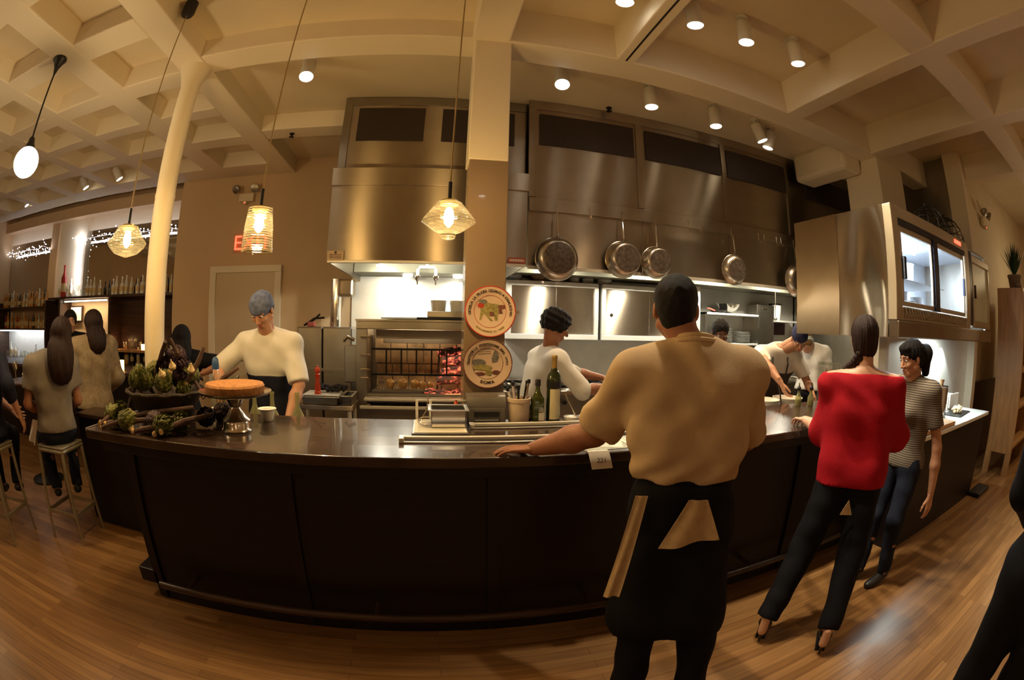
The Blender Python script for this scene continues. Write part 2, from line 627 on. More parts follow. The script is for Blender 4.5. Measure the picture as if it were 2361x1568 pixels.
# dividers on the front panel
for x in (-1.70, -0.7, 0.3, 1.3, 2.3):
    MB().box(x - 0.03, x + 0.03, 2.02, 2.045, 0.02, 0.94).build('panel_stile', 'panel', t)
t = thing('side_counter', 'lower white-topped counter at the right end of the bar', 'counter', (4.3, 1.9, 0))
MB().box(3.26, 5.42, 1.58, 2.20, 0.885, 0.92).build('countertop', 'marble', t, bevel=0.004)
MB().box(3.30, 5.36, 1.63, 2.18, 0.0, 0.885).build('front_panel', 'panel', t)
MB().box(5.30, 5.75, 1.45, 1.63, 0.0, 0.05).build('base_step', 'black', t, bevel=0.01)
struct(B('backsplash', 'steel_lt', 3.58, 6.0, 2.20, 2.235, 0.0, 1.643), 'pale steel panel lit under the hanging fridge')
struct(B('backsplash', 'wallwhite', 3.52, 3.58, 2.16, 2.24, 0.0, 1.643), 'white edge post of the lit niche')

# ================================================================ hood and duct housing
MT['hoodin'] = steel('hood_inside', color=(0.22, 0.21, 0.155), rough=0.5, aniso=0.0, wav=0, metal=0.6)
t = thing('exhaust_hood', 'large stainless exhaust hood over the grill, left of the pillar', 'hood', (-0.05, 3.95, 2.167))
h = MB()
h.box(-0.93, 0.84, 3.95, 3.965, 2.167, 3.02)
h.box(-0.93, -0.915, 3.96, 5.9, 2.167, 3.02)
h.box(0.825, 0.84, 3.96, 5.9, 2.167, 3.02)
h.box(-0.93, 0.84, 3.96, 5.9, 3.005, 3.02)
h.build('hood_shell', 'steel', t)
MB().box(-0.94, 0.85, 3.935, 3.955, 2.86, 3.03).build('top_trim', 'steel', t, bevel=0.003)
MB().box(-0.91, 0.82, 5.35, 5.9, 2.23, 2.98).build('filter_bank', 'hoodin', t)
MB().box(-0.92, 0.83, 3.93, 3.97, 2.155, 2.18).build('drip_lip', 'steel_lt', t, bevel=0.003)
for x in (-0.28, 0.34):
    MB().cyl((x, 5.62, 2.205), (x, 5.62, 2.228), 0.06).build('hood_lamp', 'lens', t)
    light('hood_light', 'AREA', (x, 5.60, 2.20), 8, COOLW, (x, 5.45, 0), t, size=0.12)
MB().cyl((-0.55, 5.0, 2.27), (-0.55, 5.0, 3.0), 0.02).build('lamp_stem', 'steel_lt', t)
MB().cyl((-0.55, 5.0, 2.25), (-0.55, 5.0, 2.27), 0.05).build('hood_lamp', 'lens', t)
light('hood_light', 'POINT', (-0.55, 5.0, 2.235), 26, COOLW, None, t, size=0.03)
MB().cyl((0.0, 4.7, 2.60), (0.0, 4.7, 3.0), 0.03).build('lamp_stem', 'steel_lt', t)
MB().cyl((0.0, 4.7, 2.57), (0.0, 4.7, 2.60), 0.08).build('hood_lamp', 'lens', t)
light('hood_light', 'AREA', (0.0, 4.7, 2.56), 16, COOLW, (-0.1, 5.2, 0), t, size=0.15)
# notices stuck on the hood
MT['notice'] = mat('notice_card', (0.56, 0.42, 0.28), 0.6, var=0.2, scale=30)
MT['notice_red'] = mat('notice_red', (0.42, 0.10, 0.07), 0.5, var=0.2, scale=40)
MT['ink'] = mat('dark_ink', (0.09, 0.05, 0.04), 0.7, var=0.1)
n_ = B('notice', 'notice', -0.92, -0.77, 3.928, 3.934, 2.175, 2.26)
tag(n_, 'small tan printed notice at the lower left corner of the grill hood', 'notice')
lg = MB()
for z in (2.195, 2.21, 2.225):
    lg.box(-0.90, -0.79, 3.9265, 3.929, z, z + 0.005)
lg.lathe([(0.012, 0), (0.012, 0.002)], (-0.845, 3.929, 2.245), 12, (0, -1, 0))
lg.build('print', 'ink', n_, world=False)
n_ = B('warning_label', 'notice_red', 0.67, 0.825, 3.928, 3.934, 2.185, 2.235)
tag(n_, 'narrow red warning strip at the lower right corner of the grill hood', 'label')
lg = MB()
for k in range(9):
    lg.box(0.685 + k * 0.0145, 0.694 + k * 0.0145, 3.9265, 3.929, 2.2, 2.22)
lg.build('print', 'paper', n_, world=False)

t = thing('duct_housing', 'stainless duct housing above the grill hood with dark vents', 'duct', (0, 4.15, 3.02))
MB().box(-0.94, 0.86, 4.15, 5.9, 3.032, 3.885).build('casing', 'steel', t)
fr = MB()
fr.box(-0.95, -0.87, 4.13, 4.155, 3.032, 3.87)
fr.box(-0.87, 0.86, 4.13, 4.155, 3.78, 3.87)
fr.build('frame', 'steel_dk', t, bevel=0.003)
for x0, x1 in ((-0.80, -0.14), (0.03, 0.74)):
    v = B('vent', 'vent', x0, x1, 4.135, 4.155, 3.385, 3.745, parent=t)

t = thing('wall_hood', 'long stainless hood and vent wall to the right of the pillar', 'hood', (2.5, 4.05, 2.17))
MB().box(0.87, 2.028, 4.05, 4.09, 2.17, 3.885).build('front_panel', 'steel', t)
MB().box(2.036, 3.128, 4.05, 4.09, 2.17, 3.885).build('front_panel', 'steel', t)
MB().box(3.136, 4.20, 4.05, 4.09, 2.17, 3.885).build('front_panel', 'steel', t)
MB().box(4.208, 6.1, 4.05, 4.09, 2.17, 3.885).build('front_panel', 'steel', t)
fr = MB()
fr.box(0.87, 6.1, 4.03, 4.05, 3.78, 3.88)
for x in (0.90, 2.03, 3.13, 4.20):
    fr.box(x - 0.035, x + 0.035, 4.035, 4.05, 2.84, 3.80)
fr.build('frame', 'steel', t, bevel=0.003)
MB().box(0.87, 6.1, 4.02, 4.05, 2.70, 2.83).build('pan_rail', 'steel', t, bevel=0.004)
MB().box(0.87, 6.1, 4.03, 4.06, 2.155, 2.185).build('drip_lip', 'steel_lt', t)
MB().box(0.88, 6.1, 5.35, 5.9, 2.27, 2.6).build('filter_bank', 'hoodin', t)
MB().box(0.87, 6.1, 4.09, 5.9, 2.95, 2.99).build('hood_ceiling', 'hoodin', t)
for x0, x1 in ((0.97, 1.965), (2.105, 3.075), (3.175, 4.14), (4.56, 5.6)):
    B('vent', 'vent', x0, x1, 4.03, 4.052, 3.385, 3.725, parent=t)
for x in (1.5, 2.7, 3.9, 5.1):
    MB().cyl((x, 5.08, 2.50), (x, 5.08, 2.95), 0.03).build('lamp_stem', 'steel_lt', t)
    MB().cyl((x, 5.08, 2.47), (x, 5.08, 2.50), 0.08).build('hood_lamp', 'lens', t)
    light('hood_light', 'AREA', (x, 5.08, 2.46), 30, COOLW, (x, 5.2, 0), t, size=0.16)

# hooks and hanging pans


def hook(x, parent=None, z=2.69, y=4.01):
    h = MB()
    h.tube([(x, y + 0.005, z + 0.07), (x, y - 0.02, z + 0.075), (x, y - 0.022, z), (x, y - 0.03, z - 0.03), (x, y - 0.05, z - 0.03), (x, y - 0.055, z - 0.005)], 0.004, 6)
    return tag(h.build('pan_hook', 'chrome', smooth=True), '', 'hook')


def pan(x, r, depth, zc, hz, label, y=3.93, tilt=0.0):
    """frying pan hung by its handle, its base towards the room"""
    t = thing('frying_pan', label, 'pan', (x, y, zc))
    yb = y + depth / 2
    p = MB().lathe([(0.001, 0.0), (r * 0.74, 0.0), (r * 0.80, 0.006), (r * 0.93, depth * 0.5), (r, depth), (r * 1.02, depth + 0.002), (r * 0.98, depth + 0.003),
                    (r * 0.9, depth * 0.5), (r * 0.72, 0.008), (0.001, 0.008)], (x, y - depth / 2, zc), 48, (0, 1, 0))
    p.build('pan_bowl', 'pan', t, smooth=True)
    q = MB().lathe([(0.001, 0), (r * 0.70, 0), (r * 0.72, 0.003), (r * 0.72, 0.006)], (x, y - depth / 2 - 0.004, zc), 40, (0, 1, 0))
    q.build('base_disc', 'panbase', t, smooth=True)
    hd = MB().tube([(x, y + depth / 2 - 0.012, zc + r * 0.93), (x, y + depth / 2 - 0.035, zc + r + 0.03), (x, y + depth / 2 - 0.02, zc + r + 0.12), (x, y + depth / 2 - 0.01, hz)], [0.013, 0.009, 0.010, 0.007], 8)
    hd.build('handle', 'chrome', t, smooth=True)
    return t


for args in ((1.125, 0.20, 0.08, 2.25, 2.66, 'largest frying pan hung on the rail, nearest the pillar'),
             (1.785, 0.178, 0.12, 2.29, 2.66, 'deep pan hung on the rail, left of the close pair'),
             (2.145, 0.16, 0.10, 2.29, 2.66, 'deep pan hung on the rail, right of the close pair'),
             (3.13, 0.165, 0.07, 2.30, 2.66, 'smallest single pan hung toward the right of the rail')):
    pan(*args)
    h = hook(args[0])
    h['label'] = 'hook carrying the ' + args[5].replace(' hung on the rail', '').replace(' hung toward the right of the rail', ' far right')
pan(4.16, 0.19, 0.09, 2.27, 2.66, 'pan hung at the far end of the rail, half hidden by the fridge')
hook(4.16)['label'] = 'hook carrying the pan at the far end of the rail'
for x, lb in ((1.45, 'right of the largest pan'), (2.55, 'first after the close pair of pans'), (2.70, 'second after the close pair of pans'), (3.55, 'first past the small single pan'), (3.64, 'second past the small single pan'), (3.85, 'third past the small single pan'), (3.93, 'fourth past the small single pan')):
    h = hook(x)
    h['label'] = 'empty chrome hook on the pan rail, ' + lb
    h['group'] = 'empty hooks on the pan rail'

# ================================================================ wall cabinets and back line
struct(B('wall_splash', 'steel_lt', -1.02, 6.1, 5.905, 5.95, 0.85, 2.3), 'pale steel wall lining behind the cook line')


def wall_cabinet(x0, x1, label, knobs):
    t = thing('wall_cabinet', label, 'cabinet', ((x0 + x1) / 2, 5.6, 1.47))
    MB().box(x0, x1, 5.60, 5.9, 1.47, 2.20).build('body', 'steel_lt', t, bevel=0.004)
    f = MB()
    f.box(x0, x1, 5.565, 5.60, 1.47, 1.535)
    f.box(x0, x1, 5.565, 5.60, 2.135, 2.20)
    f.box(x0, x0 + 0.055, 5.565, 5.60, 1.535, 2.135)
    f.box(x1 - 0.055, x1, 5.565, 5.60, 1.535, 2.135)
    f.build('face_frame', 'steel_lt', t, bevel=0.003)
    xm = (x0 + x1) / 2
    for i, (a, b, y) in enumerate(((x0 + 0.05, xm + 0.03, 5.575), (xm + 0.0, x1 - 0.05, 5.59))):
        dd = MB().box(a, b, y, y + 0.01, 1.535, 2.135).build('sliding_door', 'steel_dk' if i == 9 else 'steel', t, bevel=0.002)
        kx = a + 0.09 if i == 0 else b - 0.12
        MB().lathe([(0.022, 0), (0.022, 0.004), (0.012, 0.004), (0.012, -0.002)], (kx, y - 0.004, 1.80), 20, (0, 1, 0)).build('finger_pull', 'chrome', dd, smooth=True)
    return t


wall_cabinet(0.95, 2.15, 'steel wall cabinet with sliding doors, nearest the pillar', 1)
wall_cabinet(2.20, 3.55, 'steel wall cabinet with sliding doors, behind the tan shirt', 1)
# crockery on top of the cabinets
for i, (x, r, hh, lb) in enumerate(((1.08, 0.09, 0.17, 'white tub on the cabinet top beside the pillar'), (1.86, 0.085, 0.16, 'white tub on the cabinet, left of three'),
                                     (2.05, 0.085, 0.165, 'white tub on the cabinet, middle of three'), (2.29, 0.11, 0.15, 'wide white tub on the cabinet, right of three'))):
    tt = thing('food_tub', lb, 'tub', (x, 5.72, 2.205))
    MB().lathe([(r * 0.85, 0), (r, hh * 0.96), (r, hh)], (x, 5.72, 2.205), 24).build('tub_body', 'ceramic', tt, smooth=True)
    MB().lathe([(r * 1.04, 0), (r * 1.04, 0.012)], (x, 5.72, 2.205 + hh), 24).build('lid', 'white', tt)
MT['terracotta'] = mat('terracotta_pattern', (0.5, 0.3, 0.18), 0.5, var=0.6, scale=60)
for i, (x, r, lb) in enumerate(((1.37, 0.12, 'patterned bowl on the cabinet top under the big pan'), (1.63, 0.07, 'small brown bowl on the cabinet beside the patterned bowl'))):
    b_ = MB().lathe([(r * 0.5, 0), (r * 0.9, r * 0.5), (r, r * 0.8), (r * 0.95, r * 0.8), (r * 0.45, 0.01)], (x, 5.72, 2.2025), 24).build('bowl', 'terracotta', smooth=True)
    tag(b_, lb, 'bowl')

# cook line (range) under the right hood
t = thing('cooking_range', 'stainless cooking line under the wall cabinets', 'range', (3.0, 5.2, 0))
MB().box(0.63, 5.9, 4.75, 5.88, 0.0, 0.90).build('body', 'steel_dk', t, bevel=0.004)
MB().box(0.625, 5.9, 4.70, 5.88, 0.90, 0.94).build('cooktop', 'steel', t, bevel=0.004)
for k in range(8):
    x = 0.95 + k * 0.5
    g = MB()
    for dx in (-0.15, -0.05, 0.05, 0.15):
        g.box(x + dx - 0.007, x + dx + 0.007, 4.95, 5.45, 0.955, 0.97)
    g.box(x - 0.2, x + 0.2, 4.95, 4.965, 0.94, 0.97)
    g.box(x - 0.2, x + 0.2, 5.435, 5.45, 0.94, 0.97)
    g.build('burner_grate', 'blackmetal', t)
    MB().cyl((x, 4.70, 0.82), (x, 4.67, 0.82), 0.025).build('knob', 'black', t, smooth=True)
# pass shelf on the right with pans and plates
t = thing('plate_shelf', 'steel double shelf on the back wall holding plates', 'shelf', (4.3, 5.7, 1.4))
MB().box(3.80, 4.88, 5.50, 5.9, 1.87, 1.90).build('shelf_board', 'steel_lt', t, bevel=0.003)
MB().box(3.80, 4.88, 5.50, 5.9, 1.43, 1.46).build('shelf_board', 'steel_lt', t, bevel=0.003)
MB().box(4.86, 4.89, 5.50, 5.9, 1.40, 1.90).build('end_panel', 'steel_dk', t)
MB().box(3.80, 3.83, 5.50, 5.9, 1.40, 1.90).build('end_panel', 'steel_dk', t)
stacks = ((4.22, 5.62, 0.155, 9, 'left'), (4.62, 5.62, 0.13, 7, 'right'))
pl = MB().lathe([(0.05, 0), (0.085, 0.008), (0.15, 0.020), (0.152, 0.023), (0.08, 0.013), (0.001, 0.010)], (0, 0, 0), 28)
pl0 = None
for sx, sy, r, n, side in stacks:
    for k in range(n):
        if pl0 is None:
            o = pl.build('dinner_plate', 'ceramic', smooth=True)
            pl0 = o
        else:
            o = pl0.copy()
            COL.objects.link(o)
        o.location = (sx + RND.uniform(-.004, .004), sy, 1.462 + k * 0.0245)
        o.scale = (r / 0.152,) * 2 + (1,)
        tag(o, 'white plate, %s in the %s stack on the wall shelf' % (('lowest', 'second from the bottom', 'third from the bottom', 'fourth from the bottom', 'fifth from the bottom', 'sixth from the bottom', 'seventh from the bottom' if n > 7 else 'topmost', 'second from the top', 'topmost')[k], side), 'plate', 'white plates in the %s shelf stack' % side)
b_ = MB().lathe([(0.06, 0), (0.14, 0.05), (0.2, 0.14), (0.195, 0.14), (0.13, 0.05), (0.05, 0.01)], (4.36, 5.68, 1.902), 28).build('mixing_bowl', 'chrome', smooth=True)
tag(b_, 'shallow metal bowl on the upper wall shelf', 'bowl')
t = thing('saute_pan', 'dark pan with red handle on the upper wall shelf', 'pan', (4.10, 5.55, 1.902))
MB().lathe([(0.1, 0), (0.14, 0.04), (0.135, 0.04), (0.09, 0.008)], (4.14, 5.64, 1.902), 24).build('pan_bowl', 'blackmetal', t, smooth=True)
MB().tube([(4.03, 5.58, 1.93), (3.92, 5.54, 1.95), (3.84, 5.50, 1.955)], 0.012).build('handle', 'notice_red', t, smooth=True)
# things right of the shelf
t = thing('metal_locker', 'grey steel box fixed right of the plate shelf', 'cabinet', (5.1, 5.7, 1.2))
MB().box(4.93, 5.33, 5.62, 5.9, 1.2, 2.07).build('box_body', 'steel_dk', t, bevel=0.004)
MB().box(5.06, 5.16, 5.61, 5.63, 2.0, 2.03).build('latch', 'chrome', t)
t = thing('hanging_ladle', 'long ladle hanging below the wall hood lip', 'ladle', (5.09, 5.3, 1.8))
MB().tube([(5.09, 5.34, 2.29), (5.09, 5.34, 1.88)], 0.006).build('handle', 'chrome', t)
MB().sphere((5.09, 5.33, 1.85), 0.03, sq=(1, 1, 0.8)).build('scoop', 'chrome', t, smooth=True)
t = thing('food_bin', 'tall white bin on the wall shelf beyond the ladle', 'bin', (5.45, 5.7, 1.8))
MB().lathe([(0.085, 0), (0.11, 0.25), (0.115, 0.25)], (5.45, 5.72, 1.84), 24).build('bin_body', 'white', t, smooth=True)
MB().lathe([(0.118, 0), (0.118, 0.02), (0.1, 0.024)], (5.45, 5.72, 2.09), 24).build('rim', 'blackmetal', t, smooth=True)
tag(B('wall_shelf', 'steel_lt', 5.34, 5.95, 5.58, 5.9, 1.81, 1.838), 'short steel shelf under the white bin', 'shelf')
MT['maroon'] = mat('maroon_board', (0.07, 0.02, 0.02), 0.6, var=0.2)
tag(B('notice_board', 'maroon', 5.38, 5.85, 5.87, 5.90, 1.60, 1.80), 'dark maroon board on the wall below the short shelf', 'board')
t = thing('steel_canister', 'tall steel canister beside the dark-haired head', 'canister', (3.75, 5.5, 1.5))
MB().lathe([(0.06, 0), (0.075, 0.62), (0.085, 0.63), (0.085, 0.65)], (3.68, 5.55, 0.945), 24).build('canister_body', 'chrome', t, smooth=True)
MB().lathe([(0.05, 0), (0.05, 0.62), (0.055, 0.65)], (3.68, 5.55, 1.60), 24).build('canister_neck', 'steel_lt', t, smooth=True)

# ================================================================ grill
t = thing('wood_grill', 'open-fronted stainless wood-fired grill with glowing embers', 'grill', (-0.1, 4.5, 0))
g = MB()
g.box(-0.71, 0.60, 4.40, 5.5, 0.0, 0.80)
g.build('base_cabinet', 'steel_dk', t)
g = MB()
g.box(-0.71, -0.60, 4.40, 4.46, 0.80, 1.58)
g.box(0.50, 0.60, 4.40, 4.46, 0.80, 1.58)
g.box(-0.71, 0.60, 4.395, 4.46, 1.58, 1.655)
g.build('frame', 'steel_dk', t, bevel=0.005)
g = MB()
g.box(-0.71, -0.67, 4.46, 5.46, 0.80, 1.656)
g.box(0.56, 0.60, 4.46, 5.46, 0.80, 1.656)
g.box(-0.72, 0.61, 4.39, 5.5, 1.656, 1.675)
g.box(-0.71, 0.60, 5.46, 5.5, 0.80, 1.656)
g.build('side_walls', 'steel_dk', t)
MT['firebrick'] = mat('firebrick', (0.50, 0.36, 0.20), 0.85, var=0.35, scale=7, bump=0.3, bscale=30)
g = MB()
for k in range(6):
    x = -0.62 + k * 0.195
    g.box(x, x + 0.185, 5.40, 5.455, 0.82, 1.16)
    g.box(x - 0.02, x + 0.165, 5.40, 5.455, 1.17, 1.50)
g.build('firebrick_lining', 'firebrick', t, bevel=0.006)
g = MB()
g.box(-0.55, 0.50, 4.72, 4.76, 1.48, 1.57)
g.box(-0.50, 0.50, 5.0, 5.02, 1.42, 1.56)
g.build('heat_baffle', 'steel_dk', t, bevel=0.004)
g = MB()
g.box(-0.57, 0.50, 4.50, 4.52, 1.375, 1.395)
g.box(-0.57, 0.50, 4.50, 4.52, 1.125, 1.145)
for k in range(6):
    x = -0.42 + k * 0.15
    g.box(x - 0.008, x + 0.008, 4.505, 4.518, 1.13, 1.385)
g.build('upright_rack', 'blackmetal', t)
g = MB()
g.box(-0.60, 0.50, 4.42, 4.47, 0.935, 0.955)
for k in range(20):
    x = -0.54 + k * 0.028
    g.box(x - 0.004, x + 0.004, 4.47, 5.1, 0.975, 0.983)
g.box(-0.56, 0.0, 4.47, 4.485, 0.97, 0.99)
g.box(-0.56, 0.0, 5.09, 5.105, 0.97, 0.99)
g.build('cooking_grate', 'steel_dk', t)
g = MB()
g.box(-0.62, 0.56, 4.28, 4.46, 0.905, 0.93)
g.box(-0.66, 0.58, 4.27, 4.30, 0.83, 0.86)
for x in (-0.60, 0.5):
    g.box(x, x + 0.03, 4.29, 4.40, 0.83, 0.86)
g.build('front_ledge', 'steel_lt', t, bevel=0.005)
for z in (1.50, 1.33, 1.19, 1.11):
    MB().tube([(-0.66, 4.39, z), (-0.65, 4.33, z + 0.01), (-0.58, 4.33, z + 0.01), (-0.57, 4.39, z)], 0.008, 6).build('door_handle', 'chrome', t, smooth=True)
MT['ash'] = mat('ash_bed', (0.06, 0.045, 0.04), 0.9, var=0.5, scale=20)
MB().box(-0.66, 0.55, 4.47, 5.45, 0.80, 0.86).build('ash_bed', 'ash', t)


def ember_mat():
    m, tr, b = nt('ember')
    n = tr.nodes.new('ShaderNodeTexNoise')
    n.inputs['Scale'].default_value = 22
    n.inputs['Detail'].default_value = 5
    link(tr, objcoord(tr), n.inputs['Vector'])
    r = tr.nodes.new('ShaderNodeValToRGB')
    r.color_ramp.elements[0].position = 0.50
    r.color_ramp.elements[0].color = (0, 0, 0, 1)
    r.color_ramp.elements[1].position = 0.72
    r.color_ramp.elements[1].color = (1.0, 0.36, 0.12, 1)
    e = r.color_ramp.elements.new(0.60)
    e.color = (0.55, 0.06, 0.04, 1)
    link(tr, n.outputs['Fac'], r.inputs['Fac'])
    b.inputs['Base Color'].default_value = (0.06, 0.045, 0.045, 1)
    b.inputs['Roughness'].default_value = 0.9
    link(tr, r.outputs['Color'], b.inputs['Emission Color'])
    b.inputs['Emission Strength'].default_value = 1.05
    return m


MT['ember'] = ember_mat()
MT['charcoal'] = mat('charred_log', (0.05, 0.035, 0.035), 0.85, var=0.6, scale=20, bump=0.5)
e = MB()
for k in range(60):
    x = RND.uniform(-0.05, 0.50)
    y = RND.uniform(4.5, 5.1)
    r = RND.uniform(0.02, 0.045)
    e.sphere((x, y, 0.875 + RND.uniform(0, 0.05)), r, 7, 5, (1.2, 1, 0.7))
o = e.build('glowing_embers', 'ember', t)
o['kind'] = 'stuff'
for i, (x, y, z, a, r) in enumerate(((0.30, 5.05, 1.02, 0.3, 0.055), (0.34, 4.95, 1.13, -0.4, 0.05), (0.36, 5.1, 1.23, 0.2, 0.055), (0.30, 5.2, 1.32, -0.2, 0.05))):
    lg = MB().tube([(x - 0.20, y + a * 0.1, z - 0.01), (x, y, z + 0.012), (x + 0.2, y - a * 0.1, z)], [r * 0.9, r, r * 0.8], 9).build('burning_log', 'ember')
    tag(lg, ('lowest', 'second', 'third', 'topmost')[i] + ' of the burning logs stacked at the right of the grill', 'log', 'burning logs')
MB().tube([(0.1, 5.1, 0.9), (0.12, 5.15, 1.35)], 0.01).build('fire_basket', 'blackmetal', t)
light('grill_lamp', 'AREA', (-0.15, 4.9, 1.64), 9, SOFTW, (-0.15, 5.2, 1.2), t, size=0.7, size_y=0.2)
light('fire_light', 'POINT', (0.28, 4.85, 1.0), 2.5, (1.0, 0.3, 0.1), None, t, size=0.12)
MT['onion'] = mat('onion_skin', (0.62, 0.36, 0.13), 0.4, var=0.3, scale=14, stretch=(1, 1, 0.2))
for i, (x, y, r) in enumerate(((-0.39, 4.62, 0.05), (-0.26, 4.6, 0.052), (-0.14, 4.63, 0.046), (-0.06, 4.6, 0.042), (0.02, 4.66, 0.036))):
    o = MB().lathe([(0.008, -0.9 * r), (0.75 * r, -0.7 * r), (r, 0), (0.8 * r, 0.6 * r), (0.25 * r, 0.95 * r), (0.1 * r, 1.15 * r)], (x, y, 0.985 + r * 0.9), 18, (0.2, -0.3, 1)).build('onion', 'onion', smooth=True)
    tag(o, ('leftmost', 'second', 'middle', 'fourth', 'smallest rightmost')[i] + ' of the roasting onions on the grill grate', 'onion', 'onions on the grill grate')
# things above the grill
MT['hotplate'] = mat('pale_board', (0.72, 0.74, 0.70), 0.35, var=0.04)
o = MB().add([(-0.50, 4.72, 1.68), (0.42, 4.72, 1.68), (0.52, 5.35, 1.68), (-0.40, 5.35, 1.68), (-0.50, 4.72, 1.70), (0.42, 4.72, 1.70), (0.52, 5.35, 1.86), (-0.40, 5.35, 1.86)],
            [(0, 3, 2, 1), (4, 5, 6, 7), (0, 1, 5, 4), (1, 2, 6, 5), (2, 3, 7, 6), (3, 0, 4, 7)]).build('heat_shield', 'hotplate', bevel=0.003)
tag(o, 'sloped pale steel heat shield on top of the grill', 'shield')
t = thing('sheet_pan', 'steel sheet pan on top of the grill under white tubs', 'pan', (0.2, 4.5, 1.68))
MB().box(-0.12, 0.55, 4.42, 4.70, 1.678, 1.70).build('pan_base', 'blackmetal', t, bevel=0.004)
MB().box(-0.02, 0.55, 4.44, 4.69, 1.70, 1.76).build('pan_rim', 'steel_dk', t, bevel=0.006)
for i, x in enumerate((0.09, 0.28)):
    o = MB().lathe([(0.07, 0), (0.08, 0.10), (0.084, 0.10), (0.084, 0.108)], (x, 4.57, 1.762), 22).build('food_tub', 'ceramic', smooth=True)
    tag(o, ('left', 'right')[i] + ' of two white tubs standing above the grill', 'tub')
t = thing('water_pipe', 'white forked pipe with two spouts hanging inside the hood', 'pipe', (-0.04, 5.0, 2.3))
MB().tube([(-0.04, 5.0, 2.99), (-0.04, 5.0, 2.27)], 0.018).build('riser', 'white', t, smooth=True)
MB().tube([(-0.14, 5.0, 2.12), (-0.14, 5.0, 2.22), (-0.12, 5.0, 2.25), (0.04, 5.0, 2.25), (0.06, 5.0, 2.22), (0.06, 5.0, 2.12)], 0.018).build('fork', 'white', t, smooth=True)
for x in (-0.14, 0.06):
    MB().lathe([(0.028, 0.06), (0.028, 0.02), (0.012, 0.0), (0.008, -0.04)], (x, 5.0, 2.10), 14).build('nozzle', 'chrome', t, smooth=True)

# ================================================================ left of the grill
t = thing('steel_cabinet', 'tall steel cabinet between the door and the grill', 'cabinet', (-1.2, 5.5, 0))
MB().box(-1.56, -1.25, 5.20, 5.86, 0, 1.58).build('cabinet_body', 'steel_dk', t, bevel=0.015)
MB().box(-1.24, -0.89, 5.20, 5.86, 0, 1.58).build('cabinet_body', 'steel_dk', t, bevel=0.015)
MB().box(-1.57, -0.88, 5.185, 5.88, 1.08, 1.11).build('seam_trim', 'steel_dk', t)
t = thing('flue_pipe', 'polished flue pipe rising left of the grill hood', 'pipe', (-1.1, 5.5, 1.6))
MB().cyl((-1.16, 5.55, 1.582), (-1.16, 5.55, 2.16), 0.07, n=32).build('pipe_body', 'chrome', t, smooth=True)
MB().box(-1.12, -0.93, 5.46, 5.64, 1.95, 2.16).build('elbow_box', 'steel', t, bevel=0.03)
MT['tongs'] = mat('red_grip', (0.3, 0.06, 0.05), 0.5, var=0.2)
t = thing('tongs', 'pair of dark tongs lying on the tall steel cabinet', 'tongs', (-1.4, 5.3, 1.59))
MB().tube([(-1.5, 5.3, 1.60), (-1.38, 5.3, 1.66), (-1.30, 5.3, 1.73)], 0.012).tube([(-1.5, 5.33, 1.60), (-1.38, 5.33, 1.68), (-1.25, 5.33, 1.69)], 0.012).build('arms', 'blackmetal', t, smooth=True)
MB().box(-1.45, -1.36, 5.27, 5.36, 1.585, 1.64).build('grip', 'tongs', t, bevel=0.01)
t = thing('work_table', 'low stainless work table left of the grill', 'table', (-0.95, 4.2, 0))
MB().box(-1.24, -0.68, 4.0, 4.38, 0.86, 0.90).build('table_top', 'steel', t, bevel=0.004)
for x in (-1.2, -0.72):
    for y in (4.04, 4.34):
        MB().cyl((x, y, 0), (x, y, 0.86), 0.02, n=12).build('leg', 'steel_lt', t, smooth=True)
MB().box(-1.22, -0.70, 4.02, 4.36, 0.30, 0.32).build('under_shelf', 'steel_dk', t)


def hotel_pan(x0, x1, y0, y1, z0, z1, label, m='chrome', name='steel_pan'):
    t = thing(name, label, 'pan', ((x0 + x1) / 2, (y0 + y1) / 2, z0))
    b = MB()
    w = 0.006
    b.box(x0, x1, y0, y0 + w, z0, z1)
    b.box(x0, x1, y1 - w, y1, z0, z1)
    b.box(x0, x0 + w, y0, y1, z0, z1)
    b.box(x1 - w, x1, y0, y1, z0, z1)
    b.box(x0, x1, y0, y1, z0, z0 + w)
    b.build('pan_body', m, t, bevel=0.002)
    r = MB()
    q = 0.018
    r.box(x0 - q, x1 + q, y0 - q, y0, z1 - 0.004, z1 + 0.003)
    r.box(x0 - q, x1 + q, y1, y1 + q, z1 - 0.004, z1 + 0.003)
    r.box(x0 - q, x0, y0, y1, z1 - 0.004, z1 + 0.003)
    r.box(x1, x1 + q, y0, y1, z1 - 0.004, z1 + 0.003)
    r.build('rim', 'alu', t, bevel=0.002)
    return t


hotel_pan(-1.16, -0.83, 4.03, 4.35, 0.902, 0.972, 'wide shallow steel pan under the red pepper mill', 'steel_dk')
hotel_pan(-0.79, -0.705, 4.05, 4.33, 0.902, 0.985, 'narrow steel pan on the table beside the grill')
tag(B('baking_tray', 'steel_lt', -1.17, -0.82, 4.05, 4.33, 0.976, 0.988, bevel=0.004), 'flat baking tray bridging the wide steel pan', 'tray')
MT['kale'] = mat('dark_greens', (0.02, 0.02, 0.028), 0.7, var=0.5)
k_ = MB()
for i in range(60):
    k_.sphere((-0.90 + RND.gauss(0, 0.06), 4.24 + RND.uniform(-0.05, 0.05), 1.005 + RND.uniform(0, 0.045)), RND.uniform(0.012, 0.024), 6, 4)
o = k_.build('dark_greens', 'kale')
tag(o, 'heap of dark leafy greens on the baking tray', 'greens', kind='stuff')
MT['redlacquer'] = mat('red_lacquer', (0.62, 0.06, 0.015), 0.25, var=0.1, coat=0.5)
o = thing('pepper_mill', 'red lacquered pepper mill standing left of the grill', 'pepper mill', (-1.03, 4.10, 0.99))
